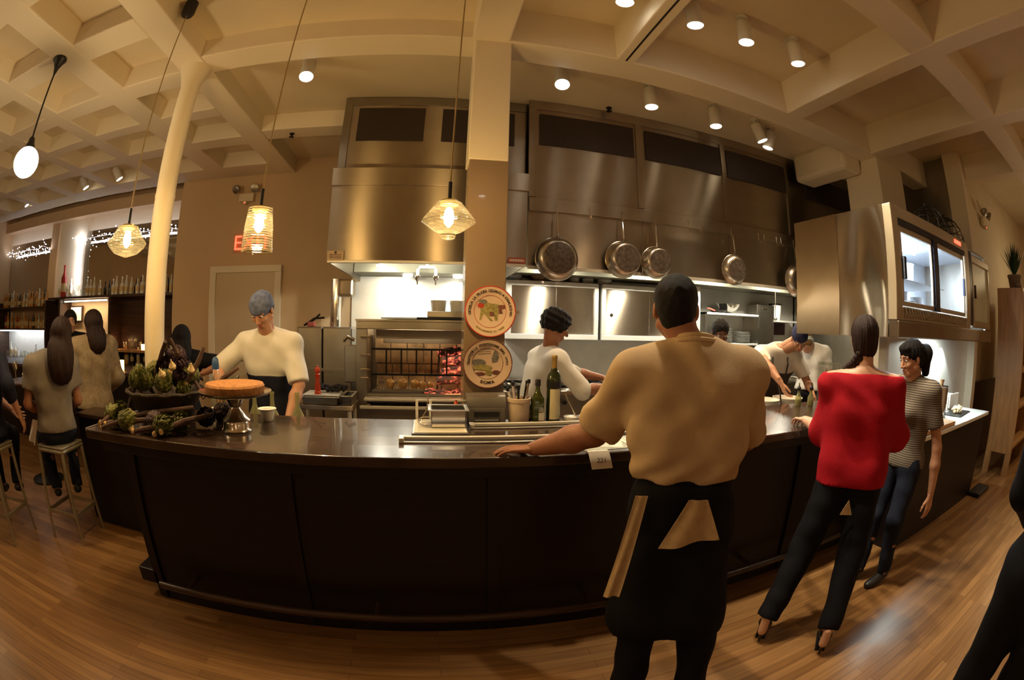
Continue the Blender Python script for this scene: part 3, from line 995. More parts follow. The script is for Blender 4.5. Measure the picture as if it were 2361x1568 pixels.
MB().lathe([(0.03, 0), (0.032, 0.02), (0.026, 0.03), (0.03, 0.05), (0.018, 0.12), (0.022, 0.16), (0.026, 0.18), (0.02, 0.185)], (-1.03, 4.10, 0.9895), 24).build('mill_body', 'redlacquer', o, smooth=True)
MB().lathe([(0.012, 0), (0.026, 0.02), (0.028, 0.035), (0.02, 0.055), (0.006, 0.062), (0.008, 0.07), (0.002, 0.075)], (-1.03, 4.10, 1.1745), 24).build('mill_head', 'redlacquer', o, smooth=True)
t = thing('towel_dispenser', 'steel dispenser hanging at the left flank of the grill', 'dispenser', (-0.80, 4.5, 1.1))
MB().box(-0.84, -0.711, 4.47, 4.62, 1.05, 1.42).build('dispenser_body', 'steel_dk', t, bevel=0.01)
MB().tube([(-0.84, 4.44, 1.46), (-0.80, 4.43, 1.50), (-0.73, 4.44, 1.47)], 0.018).build('clamp', 'chrome', t, smooth=True)

# wall clock / jar under plates seen right of the pillar handled with bar items

# ================================================================ ceiling lamps


def spot_lamp(x, y, ztop, label, tilt=(0, 0), power=60, lens='lens', r=0.062, L=0.2, grp='cylinder spotlights on the ceiling', col=SOFTW, ang=80, tgt=None):
    t = thing('ceiling_spotlight', label, 'spotlight', (x, y, ztop), grp)
    d = Vector((tilt[0], tilt[1], -1)).normalized()
    q = Vector((0, 0, -1)).rotation_difference(d)
    MB().lathe([(0.05, 0), (0.05, 0.012)], (x, y, ztop - 0.012), 20).build('mount_plate', 'white', t)
    a = Vector((x, y, ztop - 0.05))
    MB().cyl((x, y, ztop - 0.01), a, 0.012, n=10).build('stem', 'white', t)
    b = a + d * L
    MB().lathe([(r * 0.85, 0), (r, 0.012), (r, L - 0.01), (r * 1.02, L)], a, 28, d).build('lamp_body', 'white', t, smooth=True)
    MB().lathe([(0.001, 0), (r * 0.9, 0), (r * 0.9, 0.004), (0.001, 0.006)], b + d * 0.001, 24, d, cap=False).build('lens', lens, t)
    if power:
        light('spot_light', 'SPOT', b + d * 0.02, power, col, b + d * 3 if tgt is None else tgt, t, size=0.05, spot=ang, blend=0.8)
    return t


F4 = ('over the walkway, leftmost of four', 'over the walkway, second of four from the left', 'over the walkway, third of four from the left', 'over the walkway, rightmost of four')
for i, (x, y) in enumerate(((1.10, 2.16), (1.64, 2.18), (2.10, 2.15), (2.62, 2.12))):
    spot_lamp(x, y, 4.035, 'white cylinder spotlight ' + F4[i], (0.08 * (i % 2), 0.12), 190, tgt=(x + 1.0 + 0.5 * i, 0.4, 0), col=(1.0, 0.84, 0.58))
for i, (x, y, tx, ty, lb) in enumerate(((-1.16, 3.33, 0.1, -0.35, 'bright spotlight left of the pillar above the grill'), (0.99, 3.33, -0.1, -0.4, 'bright spotlight just right of the pillar'),
                              (1.83, 3.33, 0, 0, 'white cylinder spotlight above the biggest pans'), (2.58, 3.38, 0, 0, 'white cylinder spotlight above the single small pan'),
                              (3.16, 3.42, 0.35, -0.1, 'tilted cylinder spotlight, left of the crossed pair'), (3.44, 3.46, -0.2, 0.3, 'tilted cylinder spotlight, right of the crossed pair'))):
    spot_lamp(x, y, 3.88, lb, (tx, ty), 70 if i < 2 else 110, 'lens' if i < 2 else 'lensw', tgt=(x + 0.2, 3.3, 0) if i > 1 else (x - 0.3, 2.6, 0))
for i, (x, y) in enumerate(((-5.76, 5.25), (-4.88, 5.2), (-7.76, 5.3))):
    spot_lamp(x, y, 3.90, 'small tilted spotlight above the left bar, ' + ('middle of three', 'nearest the round column', 'at the left picture edge')[i], (0.5, 0.5), 16, 'lensw', tgt=(x, 6.3, 1.2), ang=90)
for i, (x, y) in enumerate(((5.2, 0.0), (7.5, 0.2), (3.6, -1.6), (6.4, -1.5), (0.8, -1.8))):
    spot_lamp(x, y, 4.035, 'white cylinder spotlight over the dining floor, ' + ('right beside the viewer', 'far right by the shelf', 'behind the viewer to the right', 'far behind the viewer to the right', 'straight behind the viewer')[i], (0, 0), 45 if i == 4 else 95, tgt=(x, y - 0.3, 0), ang=100)

# sprinkler heads
for x, y, z, lb in ((1.67, 3.95, 3.878, 'small brass sprinkler head beside the vent wall'), (-1.63, 4.57, 3.688, 'small sprinkler head on the beam left of the duct housing')):
    t = MB().lathe([(0.03, 0), (0.03, -0.008), (0.012, -0.01), (0.012, -0.035), (0.03, -0.04), (0.03, -0.045), (0.005, -0.05)], (x, y, z), 14).build('sprinkler_head', 'blackmetal', smooth=True)
    tag(t, lb, 'sprinkler')

# glass pendants over the bar
MT['pglass'] = glass('amber_rib_glass', (0.90, 0.80, 0.58), 0.05)
_t = MT['pglass'].node_tree
_mx = [n for n in _t.nodes if n.type == 'MIX_SHADER'][0]
_o = [n for n in _t.nodes if n.type == 'OUTPUT_MATERIAL'][0]
_sp = _t.nodes.new('ShaderNodeSeparateXYZ')
_t.links.new(objcoord(_t), _sp.inputs[0])
_ml = _t.nodes.new('ShaderNodeMath')
_ml.operation = 'MULTIPLY'
_ml.inputs[1].default_value = 6.2832 / 0.017
_t.links.new(_sp.outputs['Z'], _ml.inputs[0])
_sn = _t.nodes.new('ShaderNodeMath')
_sn.operation = 'SINE'
_t.links.new(_ml.outputs[0], _sn.inputs[0])
_mr = _t.nodes.new('ShaderNodeMapRange')
_mr.inputs['From Min'].default_value = -1
_t.links.new(_sn.outputs[0], _mr.inputs['Value'])
_rp = _t.nodes.new('ShaderNodeValToRGB')  # bright and dark banding of the ribs painted into the glass tint
_rp.color_ramp.elements[0].position = 0.3
_rp.color_ramp.elements[0].color = (0.40, 0.31, 0.16, 1)
_rp.color_ramp.elements[1].position = 0.6
_rp.color_ramp.elements[1].color = (0.95, 0.86, 0.64, 1)
_t.links.new(_mr.outputs[0], _rp.inputs['Fac'])
_t.links.new(_rp.outputs['Color'], [n for n in _t.nodes if n.type == 'BSDF_TRANSPARENT'][0].inputs['Color'])
_tl = _t.nodes.new('ShaderNodeBsdfTranslucent')
_tl.inputs['Color'].default_value = (0.9, 0.78, 0.5, 1)
_m2 = _t.nodes.new('ShaderNodeMixShader')
_m2.inputs[0].default_value = 0.02
_t.links.new(_mx.outputs[0], _m2.inputs[1])
_t.links.new(_tl.outputs[0], _m2.inputs[2])
_t.links.new(_m2.outputs[0], _o.inputs['Surface'])
MT['gold'] = mat('gold_cap', (0.70, 0.50, 0.18), 0.3, 0.9, var=0.2)


def ribs(prof, n_r, amp):
    out = []
    segs = []
    for (r0, h0), (r1, h1) in zip(prof[:-1], prof[1:]):
        L = math.hypot(r1 - r0, h1 - h0)
        k = max(2, int(L / 0.004))
        for i in range(k):
            u = i / k
            segs.append((r0 + (r1 - r0) * u, h0 + (h1 - h0) * u))
    segs.append(prof[-1])
    d = 0
    for i, (r, h) in enumerate(segs):
        if i:
            d += math.hypot(r - segs[i - 1][0], h - segs[i - 1][1])
        out.append((max(0.001, r + amp * abs(math.sin(d * math.pi / n_r))), h))
    return out


def pendant(x, y, ztop, zl, prof, label, zcap, power=46):
    """prof: shade profile (r, z offset from zl)"""
    t = thing('glass_pendant', label, 'pendant lamp', (x, y, ztop))
    MB().lathe([(0.055, 0), (0.055, -0.10), (0.045, -0.12), (0.006, -0.12)], (x, y, ztop), 20).build('canopy', 'black', t, smooth=True)
    MB().tube([(x, y, ztop - 0.1), (x + 0.004, y, (ztop + zl) / 2), (x, y, zl + zcap + 0.10)], 0.0045, 8).build('cord', 'cord', t)
    MB().cyl((x, y, zl + zcap + 0.0), (x, y, zl + zcap + 0.10), 0.0095).build('socket', 'black', t, smooth=True)
    MB().lathe([(0.045, zcap - 0.025), (0.05, zcap - 0.01), (0.045, zcap), (0.012, zcap + 0.004)], (x, y, zl), 24).build('cap', 'gold', t, smooth=True)
    MB().lathe(ribs(prof, 0.013, 0.006), (x, y, zl), 48, cap=False).build('glass_shade', 'pglass', t, smooth=True)
    MB().lathe([(0.008, 0.055), (0.02, 0.04), (0.027, 0.0), (0.022, -0.03), (0.004, -0.05)], (x, y, zl + zcap - 0.09), 16).build('bulb', 'filament', t, smooth=True)
    light('pendant_light', 'POINT', (x, y, zl + zcap - 0.09), power, (1.0, 0.72, 0.36), None, t, size=0.05)
    return t


cone = [(0.045, 0.095), (0.06, 0.085), (0.125, 0.0), (0.132, -0.012), (0.10, -0.035), (0.065, -0.06), (0.035, -0.072), (0.03, -0.095), (0.001, -0.105)]
cyl = [(0.045, 0.10), (0.065, 0.095), (0.067, 0.06), (0.075, 0.0), (0.078, -0.06), (0.084, -0.135), (0.08, -0.14)]
bell = [(0.045, 0.095), (0.065, 0.09), (0.10, 0.03), (0.135, -0.01), (0.12, -0.035), (0.08, -0.07), (0.035, -0.085), (0.001, -0.095)]
pendant(0.08, 2.25, 3.86, 2.165, cone, 'cone-shaped ribbed glass pendant in front of the square pillar', 0.10)
pendant(-0.925, 2.25, 3.86, 2.14, cyl, 'cylindrical ribbed glass pendant in front of the EXIT sign', 0.10)
pendant(-1.88, 2.25, 3.86, 2.11, bell, 'bell-shaped ribbed glass pendant left of the round column', 0.10)


def globe_pendant(x, y, z, label, r=0.125, power=44, ztop=ZB):
    t = thing('globe_pendant', label, 'pendant lamp', (x, y, ztop))
    MB().lathe([(0.07, 0), (0.075, -0.02), (0.05, -0.05), (0.025, -0.10), (0.009, -0.16)], (x, y, ztop), 24).build('canopy', 'black', t, smooth=True)
    MB().cyl((x, y, z + r + 0.02), (x, y, ztop - 0.1), 0.009, n=10).build('rod', 'black', t, smooth=True)
    MB().lathe([(0.045, -0.03), (0.05, 0.0), (0.035, 0.03), (0.03, 0.06), (0.012, 0.08)], (x, y, z + r), 20).build('fitter', 'black', t, smooth=True)
    MB().sphere((x, y, z), r, 32, 20, (1, 1, 0.95)).build('globe', 'globe', t, smooth=True)
    if power:
        light('globe_light', 'POINT', (x, y, z - r - 0.03), power, (1.0, 0.74, 0.40), None, t, size=0.12)
    return t


globe_pendant(-3.19, 2.11, 2.80, 'white opal globe pendant on a black rod, upper left')
for i, (x, y) in enumerate(((-4.6, 0.23), (-2.1, -1.2), (0.3, -2.4), (3.4, -2.65), (-6.6, 2.2), (-7.0, -0.77), (6.5, -2.65), (8.5, 1.07))):  # out of view, added to raise the brightness of the room
    globe_pendant(x, y, 2.8, 'unseen white opal globe pendant, added to light the room, ' + ('over the dining floor left behind the viewer', 'over the floor just behind the viewer', 'low in the room straight behind the viewer', 'over the dining floor right behind the viewer', 'far left over the guest bar side',
                  'far left near the front wall', 'far right behind the viewer', 'far right near the wood shelf')[i], power=8 if i in (1, 2, 3) else 17)

# ================================================================ left bar
t = thing('back_bar', 'dark wooden back bar shelving with bottles, far left', 'shelving', (-6.8, 6.4, 0))
MB().box(-9.8, -3.95, 5.95, 6.6, 0.0, 0.90).build('base_cabinet', 'darkwood', t)
MB().box(-9.8, -3.92, 5.9, 6.6, 0.90, 0.94).build('counter_slab', 'darkwood', t, bevel=0.004)
MB().box(-7.5, -3.92, 6.2, 6.6, 2.03, 2.07).build('top_shelf', 'darkwood', t, bevel=0.004)
MB().box(-9.8, -7.62, 6.2, 6.6, 1.90, 1.93).build('upper_shelf', 'darkwood', t, bevel=0.004)
MB().box(-9.8, -7.62, 6.2, 6.6, 1.48, 1.51).build('middle_shelf', 'darkwood', t, bevel=0.004)
MB().box(-5.5, -3.92, 6.2, 6.6, 1.14, 1.18).build('low_shelf', 'shelfwood', t, bevel=0.004)
for x in (-9.8, -7.62, -7.1, -5.55, -3.98):
    MB().box(x, x + 0.06, 6.2, 6.6, 0.94, 2.03).build('upright', 'darkwood', t)
MB().box(-5.5, -3.98, 6.56, 6.6, 0.94, 2.03).build('back_panel', 'darkwood', t)
MB().box(-7.1, -5.55, 6.57, 6.6, 0.94, 2.03).build('back_panel', 'wall', t)
MB().box(-9.8, -7.62, 6.57, 6.6, 0.94, 1.48).build('back_panel', 'steel_lt', t)
MB().box(-9.75, -7.66, 6.25, 6.28, 1.455, 1.475).build('light_strip', emis('strip_glow', (0.85, 0.92, 1.0), 6), t)
MB().box(-7.0, -5.7, 6.3, 6.33, 1.98, 2.0).build('light_strip', 'lensw', t)
light('bar_strip_light', 'AREA', (-8.7, 6.25, 1.44), 6, (0.9, 0.95, 1.0), (-8.7, 6.5, 0.9), t, size=2.0, size_y=0.05)
light('bar_strip_light', 'AREA', (-6.35, 6.32, 1.96), 7, SOFTW, (-6.35, 6.5, 1.0), t, size=1.3, size_y=0.05)

MT['b_amber'] = mat('amber_bottle', (0.45, 0.20, 0.04), 0.12, var=0.3, coat=0.5)
MT['b_clear'] = mat('pale_bottle', (0.55, 0.52, 0.42), 0.12, var=0.3, coat=0.5)
MT['b_dark'] = mat('dark_bottle', (0.03, 0.035, 0.02), 0.12, var=0.3, coat=0.5)
MT['b_red'] = mat('red_bottle', (0.35, 0.03, 0.02), 0.15, var=0.3, coat=0.5)
MT['b_label'] = mat('bottle_label', (0.50, 0.36, 0.17), 0.6, var=0.15, scale=20)
BPROTO = {}


def bottle_at(kind, m, x, y, z, label, group, s=1.0):
    key = (kind, m)
    if key not in BPROTO:
        if kind == 'wine':
            pr = [(0.034, 0), (0.037, 0.01), (0.037, 0.18), (0.014, 0.235), (0.013, 0.29), (0.015, 0.292), (0.015, 0.305)]
        elif kind == 'spirit':
            pr = [(0.042, 0), (0.044, 0.01), (0.044, 0.15), (0.016, 0.185), (0.014, 0.24), (0.018, 0.242), (0.018, 0.27)]
        elif kind == 'glass':
            pr = [(0.028, 0), (0.038, 0.12), (0.036, 0.12), (0.026, 0.01)]
        else:
            pr = [(0.03, 0), (0.032, 0.004), (0.004, 0.01), (0.004, 0.08), (0.03, 0.11), (0.036, 0.15), (0.03, 0.19), (0.028, 0.19), (0.033, 0.15), (0.02, 0.11)]
        t = thing('bottle' if kind in ('wine', 'spirit') else 'drinking_glass', label, 'bottle' if kind in ('wine', 'spirit') else 'glass', (x, y, z), group)
        MB().lathe(pr, (x, y, z), 14).build('body', m, t, smooth=True)
        if kind in ('wine', 'spirit'):
            MB().lathe([(0.0375 if kind == 'wine' else 0.0445, 0.05), (0.0375 if kind == 'wine' else 0.0445, 0.13)], (x, y, z), 14, cap=False).build('paper_label', 'b_label', t, smooth=True)
        BPROTO[key] = t
        t.scale = (s,) * 3
        return t
    t = dup(BPROTO[key], (x, y, z), label, group=group, scale=s)
    t.name = 'bottle' if kind in ('wine', 'spirit') else 'drinking_glass'
    return t


def row(x0, x1, n, y, z, kinds, label, group):
    for i in range(n):
        x = x0 + (x1 - x0) * (i + 0.5) / n + RND.uniform(-0.015, 0.015)
        k, m = RND.choice(kinds)
        cn = {'b_amber': 'amber', 'b_dark': 'dark', 'b_clear': 'pale', 'b_red': 'red', 'glass': 'clear', 'white': 'white'}[m]
        kn_ = {'wine': 'slim', 'spirit': 'broad', 'glass': 'straight', 'stem': 'stemmed'}[k]
        bottle_at(k, m, x, y + RND.uniform(-0.03, 0.03), z, kn_ + ' ' + cn + ' ' + label, group + ', ' + kn_ + ' ' + cn, RND.uniform(0.9, 1.12))


KS = [('wine', 'b_amber'), ('wine', 'b_dark'), ('spirit', 'b_amber'), ('spirit', 'b_clear'), ('wine', 'b_clear'), ('spirit', 'b_amber')]
row(-9.7, -7.7, 20, 6.32, 1.931, KS, 'bottle in the crowded row on the upper left bar shelf', 'bottles on the upper left bar shelf')
row(-9.65, -7.75, 18, 6.45, 1.931, KS, 'bottle in the rear row of the upper left bar shelf', 'rear bottles on the upper left bar shelf')
row(-9.65, -7.7, 19, 6.32, 1.511, KS + [('spirit', 'b_red')], 'bottle in the row on the lower left bar shelf', 'bottles on the lower left bar shelf')
row(-7.3, -4.0, 26, 6.36, 2.071, [('glass', 'glass'), ('stem', 'glass'), ('spirit', 'b_clear'), ('wine', 'b_clear')], 'glass piece standing along the long top shelf', 'glassware on the long top shelf')
row(-5.35, -4.1, 9, 6.4, 1.181, [('glass', 'glass'), ('stem', 'glass')], 'glass on the low honey-coloured bar shelf', 'glasses on the low bar shelf')
row(-5.3, -4.1, 8, 6.4, 0.941, KS, 'bottle under the low shelf by the round column', 'bottles under the low bar shelf')
row(-6.9, -5.7, 8, 6.4, 0.941, KS, 'bottle on the back bar behind the cardigan', 'bottles on the middle back bar')
row(-9.5, -7.8, 10, 6.3, 0.941, [('glass', 'glass'), ('glass', 'white'), ('spirit', 'b_clear')], 'glass in the bright niche of the back bar', 'glasses in the bright niche')
t = bottle_at('wine', 'b_red', -7.05, 6.30, 2.071, 'tall red-topped bottle under the string of lights', None, 1.9)
if 'group' in t:
    del t['group']
# small brass picture lamp and framed card in the middle section
t = thing('small_register', 'small lit card frame on the back bar between the heads', 'frame', (-6.9, 6.5, 1.6))
B('frame', 'darkwood', -7.0, -6.6, 6.50, 6.53, 1.62, 1.92, parent=t)
B('card', 'paper', -6.97, -6.63, 6.49, 6.50, 1.65, 1.89, parent=t)


def candle(x, y, z, label, r=0.035, h=0.09, p=0.8):
    t = thing('candle_holder', label, 'candle', (x, y, z))
    MB().lathe([(r * 0.9, 0), (r, h), (r * 0.92, h), (r * 0.8, 0.008)], (x, y, z), 16).build('glass_cup', 'flame', t, smooth=True)
    MB().lathe([(0.01, 0.01), (0.012, 0.03), (0.001, 0.055)], (x, y, z), 8).build('flame', 'filament', t)
    light('candle_light', 'POINT', (x, y, z + h + 0.03), p, (1, 0.5, 0.2), None, t, size=0.03)
    return t


candle(-5.42, 6.3, 1.181, 'candle on the low bar shelf, left end beside the cardigan')
candle(-4.75, 6.3, 1.181, 'candle on the low bar shelf just left of the round column')
candle(-3.83, 4.55, 1.061, 'candle on the near bar counter left of the round column', 0.045, 0.12)
t = thing('service_bar', 'dark guest bar counter at the left with a candle on it', 'counter', (-5.5, 4.6, 0))
MB().box(-9.5, -3.5, 4.35, 4.95, 1.02, 1.06).build('countertop', 'darkwood', t, bevel=0.005)
MB().box(-9.4, -3.6, 4.5, 4.9, 0, 1.02).build('front_panel', 'panel', t)
t = thing('low_station', 'low dark service cabinet behind the bar stool', 'cabinet', (-2.6, 2.9, 0))
MB().box(-2.95, -2.24, 2.78, 3.05, 0.04, 0.90).build('cabinet_body', 'panel', t)
MB().box(-2.97, -2.22, 2.76, 3.06, 0.90, 0.93).build('cabinet_top', 'darkwood', t, bevel=0.004)
MB().box(-2.93, -2.26, 2.81, 3.03, 0.0, 0.04).build('toe_kick', 'black', t)
t = thing('high_table', 'small high table with glasses at the left behind the seated guests', 'table', (-4.3, 3.3, 0))
MB().lathe([(0.36, 1.03), (0.37, 1.05), (0.36, 1.06)], (-4.3, 3.3, 0), 36).build('table_top', 'darkwood', t, smooth=True)
MB().lathe([(0.22, 0), (0.22, 0.02), (0.035, 0.05), (0.03, 1.03)], (-4.3, 3.3, 0), 24).build('pedestal', 'blackmetal', t, smooth=True)
candle(-4.25, 3.1, 1.061, 'pink-glowing candle on the small high table', 0.035, 0.08)
t = thing('glass_lantern', 'round amber glass lantern on the small high table', 'lantern', (-4.4, 3.3, 1.06))
MB().lathe([(0.04, 0), (0.075, 0.05), (0.085, 0.10), (0.07, 0.16), (0.05, 0.18)], (-4.42, 3.32, 1.061), 20, cap=False).build('bowl', 'pglass', t, smooth=True)
MB().lathe([(0.03, 0.0), (0.03, 0.06)], (-4.42, 3.32, 1.063), 12).build('candle_stub', 'flame', t)
for i, (x, y) in enumerate(((-4.12, 3.2), (-4.5, 3.12), (-4.1, 3.42))):
    bottle_at('stem', 'glass', x, y, 1.061, 'wine glass on the small high table, ' + ('nearest the cardigan', 'nearest the left edge', 'at the rear')[i], 'wine glasses on the high table')


# ---------------------------------------------------------------- string lights
def fairy(name, pts, n, label, jit=0.05):
    t = thing('string_lights', label, 'string lights', pts[0])
    MB().tube(pts, 0.003, 5).build('wire', 'white', t)
    proto = None
    P = [Vector(p) for p in pts]
    Ls = [(P[i + 1] - P[i]).length for i in range(len(P) - 1)]
    tot = sum(Ls)
    for k in range(n):
        s = tot * (k + 0.5) / n
        i = 0
        while i < len(Ls) - 1 and s > Ls[i]:
            s -= Ls[i]
            i += 1
        p = P[i].lerp(P[i + 1], min(1, s / Ls[i])) + Vector((RND.gauss(0, jit * 0.5), RND.uniform(-0.02, 0.0), RND.gauss(0, jit)))
        p -= ABS[t.name]
        if proto is None:
            o = MB().sphere((0, 0, 0), 0.0105, 8, 6).build('bulb', 'fairy', t, world=False)
            proto = o
        else:
            o = proto.copy()
            COL.objects.link(o)
            o.parent = t
        o.location = p
    return t


def swag(x0, x1, z, y, n):
    return [(x0 + (x1 - x0) * i / n, y, z - 0.06 * abs(math.sin(i * 1.3)) + 0.02 * math.sin(i * 2.1)) for i in range(n + 1)]


fairy('a', swag(-7.0, -3.95, 3.16, 6.42, 12), 62, 'string of white lights along the header right of the pilaster')
fairy('b', swag(-9.8, -7.9, 3.12, 6.42, 8), 52, 'string of white lights along the header left of the pilaster')
fairy('c', [(-6.75 - 0.05 * math.sin(i * 1.7), 6.44, 3.18 - i * 0.11) for i in range(11)], 55, 'bundle of white lights running down the pilaster', 0.03)
light('fairy_glow', 'AREA', (-5.5, 6.38, 3.1), 2.6, (0.95, 0.9, 1.0), (-5.5, 6.6, 3.4), bpy.data.objects['string_lights'], size=3.0, size_y=0.1)
light('fairy_glow', 'AREA', (-8.8, 6.38, 3.05), 2.2, (0.95, 0.9, 1.0), (-8.8, 6.6, 3.4), bpy.data.objects['string_lights.001'], size=2.0, size_y=0.1)
light('fairy_glow', 'AREA', (-6.8, 6.36, 2.7), 2.2, (0.95, 0.95, 1.0), (-7.0, 6.6, 2.7), bpy.data.objects['string_lights.002'], size=0.1, size_y=1.1)


# ---------------------------------------------------------------- stools
def stool(x, y, label, rz=0.1):
    t = thing('bar_stool', label, 'stool', (x, y, 0), 'metal bar stools at the left')
    t.rotation_euler.z = rz
    h = 0.735
    s = MB()
    s.box(-0.16, 0.16, -0.16, 0.16, h, h + 0.02)
    ob = s.build('seat', 'stoolgrey', t, world=False, bevel=0.02)
    for sx in (-1, 1):
        for sy in (-1, 1):
            MB().tube([(x0 * 0 + sx * 0.145, sy * 0.145, h) if False else (sx * 0.145, sy * 0.145, h), (sx * 0.185, sy * 0.185, 0.0)], [0.017, 0.012], 8).build('leg', 'stoolgrey', t, world=False, smooth=True)
    for (a, b) in (((-1, -1), (1, -1)), ((1, -1), (1, 1)), ((1, 1), (-1, 1)), ((-1, 1), (-1, -1))):
        q = 0.173
        MB().box(-q, q, -0.006, 0.006, 0.22, 0.25).rot(math.atan2(b[1] - a[1], b[0] - a[0])).move(((a[0] + b[0]) / 2 * q, (a[1] + b[1]) / 2 * q, 0)).build('foot_rail', 'stoolgrey', t, world=False)
    MB().box(-0.165, 0.165, -0.165, 0.165, h - 0.035, h + 0.002).build('apron', 'stoolgrey', t, world=False, bevel=0.02)
    return t


x0 = 0
MT['stoolgrey'] = mat('galvanised_grey', (0.36, 0.32, 0.24), 0.4, 0.6, var=0.15)
stool(-2.95, 2.485, 'metal bar stool under the long-haired guest in the grey top', 0.12)
stool(-3.56, 2.05, 'metal bar stool at the left picture edge', 0.2)

# ================================================================ hanging fridge
MT['fridgein'] = mat('fridge_liner', (0.85, 0.88, 0.92), 0.4, var=0.03)
MT['navyframe'] = mat('navy_plastic', (0.012, 0.018, 0.05), 0.25, var=0.1)
t = thing('wall_fridge', 'long stainless glass-door fridge hung above the side counter', 'fridge', (4.2, 2.2, 1.66))
X0, X1, Y0, Y1, Z0, Z1 = 2.93, 5.58, 1.70, 2.78, 1.645, 2.58
b = MB()
b.box(X0, X0 + 0.03, Y0 + 0.085, Y1, Z0, Z1)
b.build('side_panel', 'steel_y', t, bevel=0.004)
MB().box(X0 - 0.004, X0, 2.28, Y1, Z0, Z1).build('side_panel', steel('brushed_side_b', color=(0.42, 0.33, 0.23), tangent=(0, 1, 0), rough=0.36, wav=0.01), t)
b = MB()
b.box(X1 - 0.03, X1, Y0 + 0.065, Y1, Z0 + 0.10, Z1 - 0.03)
b.box(X0 + 0.032, X1, Y0 + 0.065, Y1, Z1 - 0.03, Z1)
b.box(X0 + 0.032, X1, Y0 + 0.085, Y1, Z0 + 0.002, Z0 + 0.10)
b.box(X0 + 0.032, X1 - 0.03, Y1 - 0.03, Y1, Z0 + 0.1, Z1 - 0.03)
b.build('cabinet_shell', 'steel_dk', t)
b = MB()
b.box(X0 + 0.03, X1 - 0.03, Y1 - 0.06, Y1 - 0.03, Z0 + 0.1, Z1 - 0.03)
b.box(X0 + 0.03, X1 - 0.03, Y0 + 0.10, Y1 - 0.03, Z0 + 0.10, Z0 + 0.14)
b.box(X0 + 0.03, X1 - 0.03, Y0 + 0.10, Y1 - 0.03, Z1 - 0.06, Z1 - 0.03)
b.box(X0 + 0.031, X0 + 0.05, Y0 + 0.10, Y1 - 0.03, Z0 + 0.1, Z1 - 0.03)
b.build('liner', 'fridgein', t)
b = MB()
b.box(X0, X0 + 0.10, Y0, Y0 + 0.084, Z0 + 0.12, Z1)
b.box(X0 + 0.10, 4.62, Y0, Y0 + 0.06, 2.49, Z1)
b.box(X0 + 0.10, 4.62, Y0, Y0 + 0.06, Z0 + 0.12, 1.86)
b.box(4.62, 4.74, Y0, Y0 + 0.06, Z0 + 0.12, Z1)
b.build('front_frame', 'steel_md', t, bevel=0.006)
b = MB()
b.box(X0, X1, Y0 - 0.02, Y0 + 0.08, Z0, Z0 + 0.12)
b.build('lower_fascia', 'steel', t, bevel=0.012)
b = MB()
for k in range(30):
    x = X0 + 0.12 + k * 0.052
    b.tube([(x, Y0 - 0.004, 1.79), (x + 0.02, Y0 - 0.016, 1.82), (x + 0.02, Y0 - 0.004, 1.855)], 0.008, 6)
b.build('grille', 'steel_md', t, smooth=True)
MB().box(3.03, 4.62, Y0 + 0.005, Y0 + 0.05, 2.445, 2.492).build('top_track', 'navyframe', t)
for i, (a, c_) in enumerate(((3.06, 3.72), (3.80, 4.60))):
    d = MB()
    d.box(a, a + 0.035, Y0 + 0.02, Y0 + 0.045, 1.87, 2.445)
    d.box(c_ - 0.035, c_, Y0 + 0.02, Y0 + 0.045, 1.87, 2.445)
    d.box(a + 0.035, c_ - 0.035, Y0 + 0.02, Y0 + 0.045, 1.87, 1.905)
    d.box(a + 0.035, c_ - 0.035, Y0 + 0.02, Y0 + 0.045, 2.40, 2.445)
    dd = d.build('glass_door', 'steel_md', t, bevel=0.003)
    MB().box(a + 0.035, c_ - 0.035, Y0 + 0.03, Y0 + 0.036, 1.905, 2.40).build('pane', 'glasspane', dd)
    MB().box(a + (0.02 if i == 0 else 0.72), a + (0.055 if i == 0 else 0.755), Y0 - 0.005, Y0 + 0.02, 2.06, 2.22).build('door_handle', 'navyframe', dd, bevel=0.003)
MB().box(3.71, 3.81, Y0 + 0.0, Y0 + 0.055, 1.865, 2.45).build('mullion', 'navyframe', t, bevel=0.004)
MB().box(4.74, 4.86, Y0 + 0.005, Y0 + 0.06, 1.80, 2.52).build('mullion', 'navyframe', t)
d = MB()
d.box(4.86, 4.90, Y0, Y0 + 0.05, 1.85, 2.42)
d.box(5.52, 5.57, Y0, Y0 + 0.05, 1.85, 2.42)
d.box(4.86, 5.57, Y0, Y0 + 0.05, 1.78, 1.85)
d.box(4.86, 5.57, Y0, Y0 + 0.05, 2.42, 2.50)
dd = d.build('solid_door', 'steel_md', t, bevel=0.01)
MT['frost'] = mat('frosted_panel', (0.62, 0.68, 0.55), 0.35, var=0.08, scale=3, stretch=(1, 1, 0.1))
MB().box(4.90, 5.52, Y0 + 0.02, Y0 + 0.03, 1.85, 2.42).build('frosted_panel', 'frost', dd)
MB().box(4.93, 4.965, Y0 - 0.01, Y0 + 0.02, 2.07, 2.20).build('door_handle', 'darkwood', dd)
for x in (3.45, 4.25):
    MB().cyl((x - 0.28, 2.35, 2.50), (x + 0.28, 2.35, 2.50), 0.02).build('tube_light', emis('cool_tube', (0.75, 0.85, 1.0), 16), t)
MB().cyl((4.42, 2.0, 1.9), (4.42, 2.0, 2.45), 0.02).build('tube_light', bpy.data.materials['cool_tube'], t)
light('fridge_light', 'AREA', (3.4, 2.3, 2.49), 110, (0.70, 0.82, 1.0), (3.4, 2.3, 1.8), t, size=0.6, size_y=0.5)
light('fridge_light', 'AREA', (4.2, 2.3, 2.49), 110, (0.78, 0.88, 1.0), (4.2, 2.3, 1.8), t, size=0.6, size_y=0.5)
light('niche_light', 'AREA', (4.55, 2.0, 1.635), 16, (0.9, 1.0, 0.95), (4.6, 2.1, 0.9), t, size=0.5, size_y=0.08)
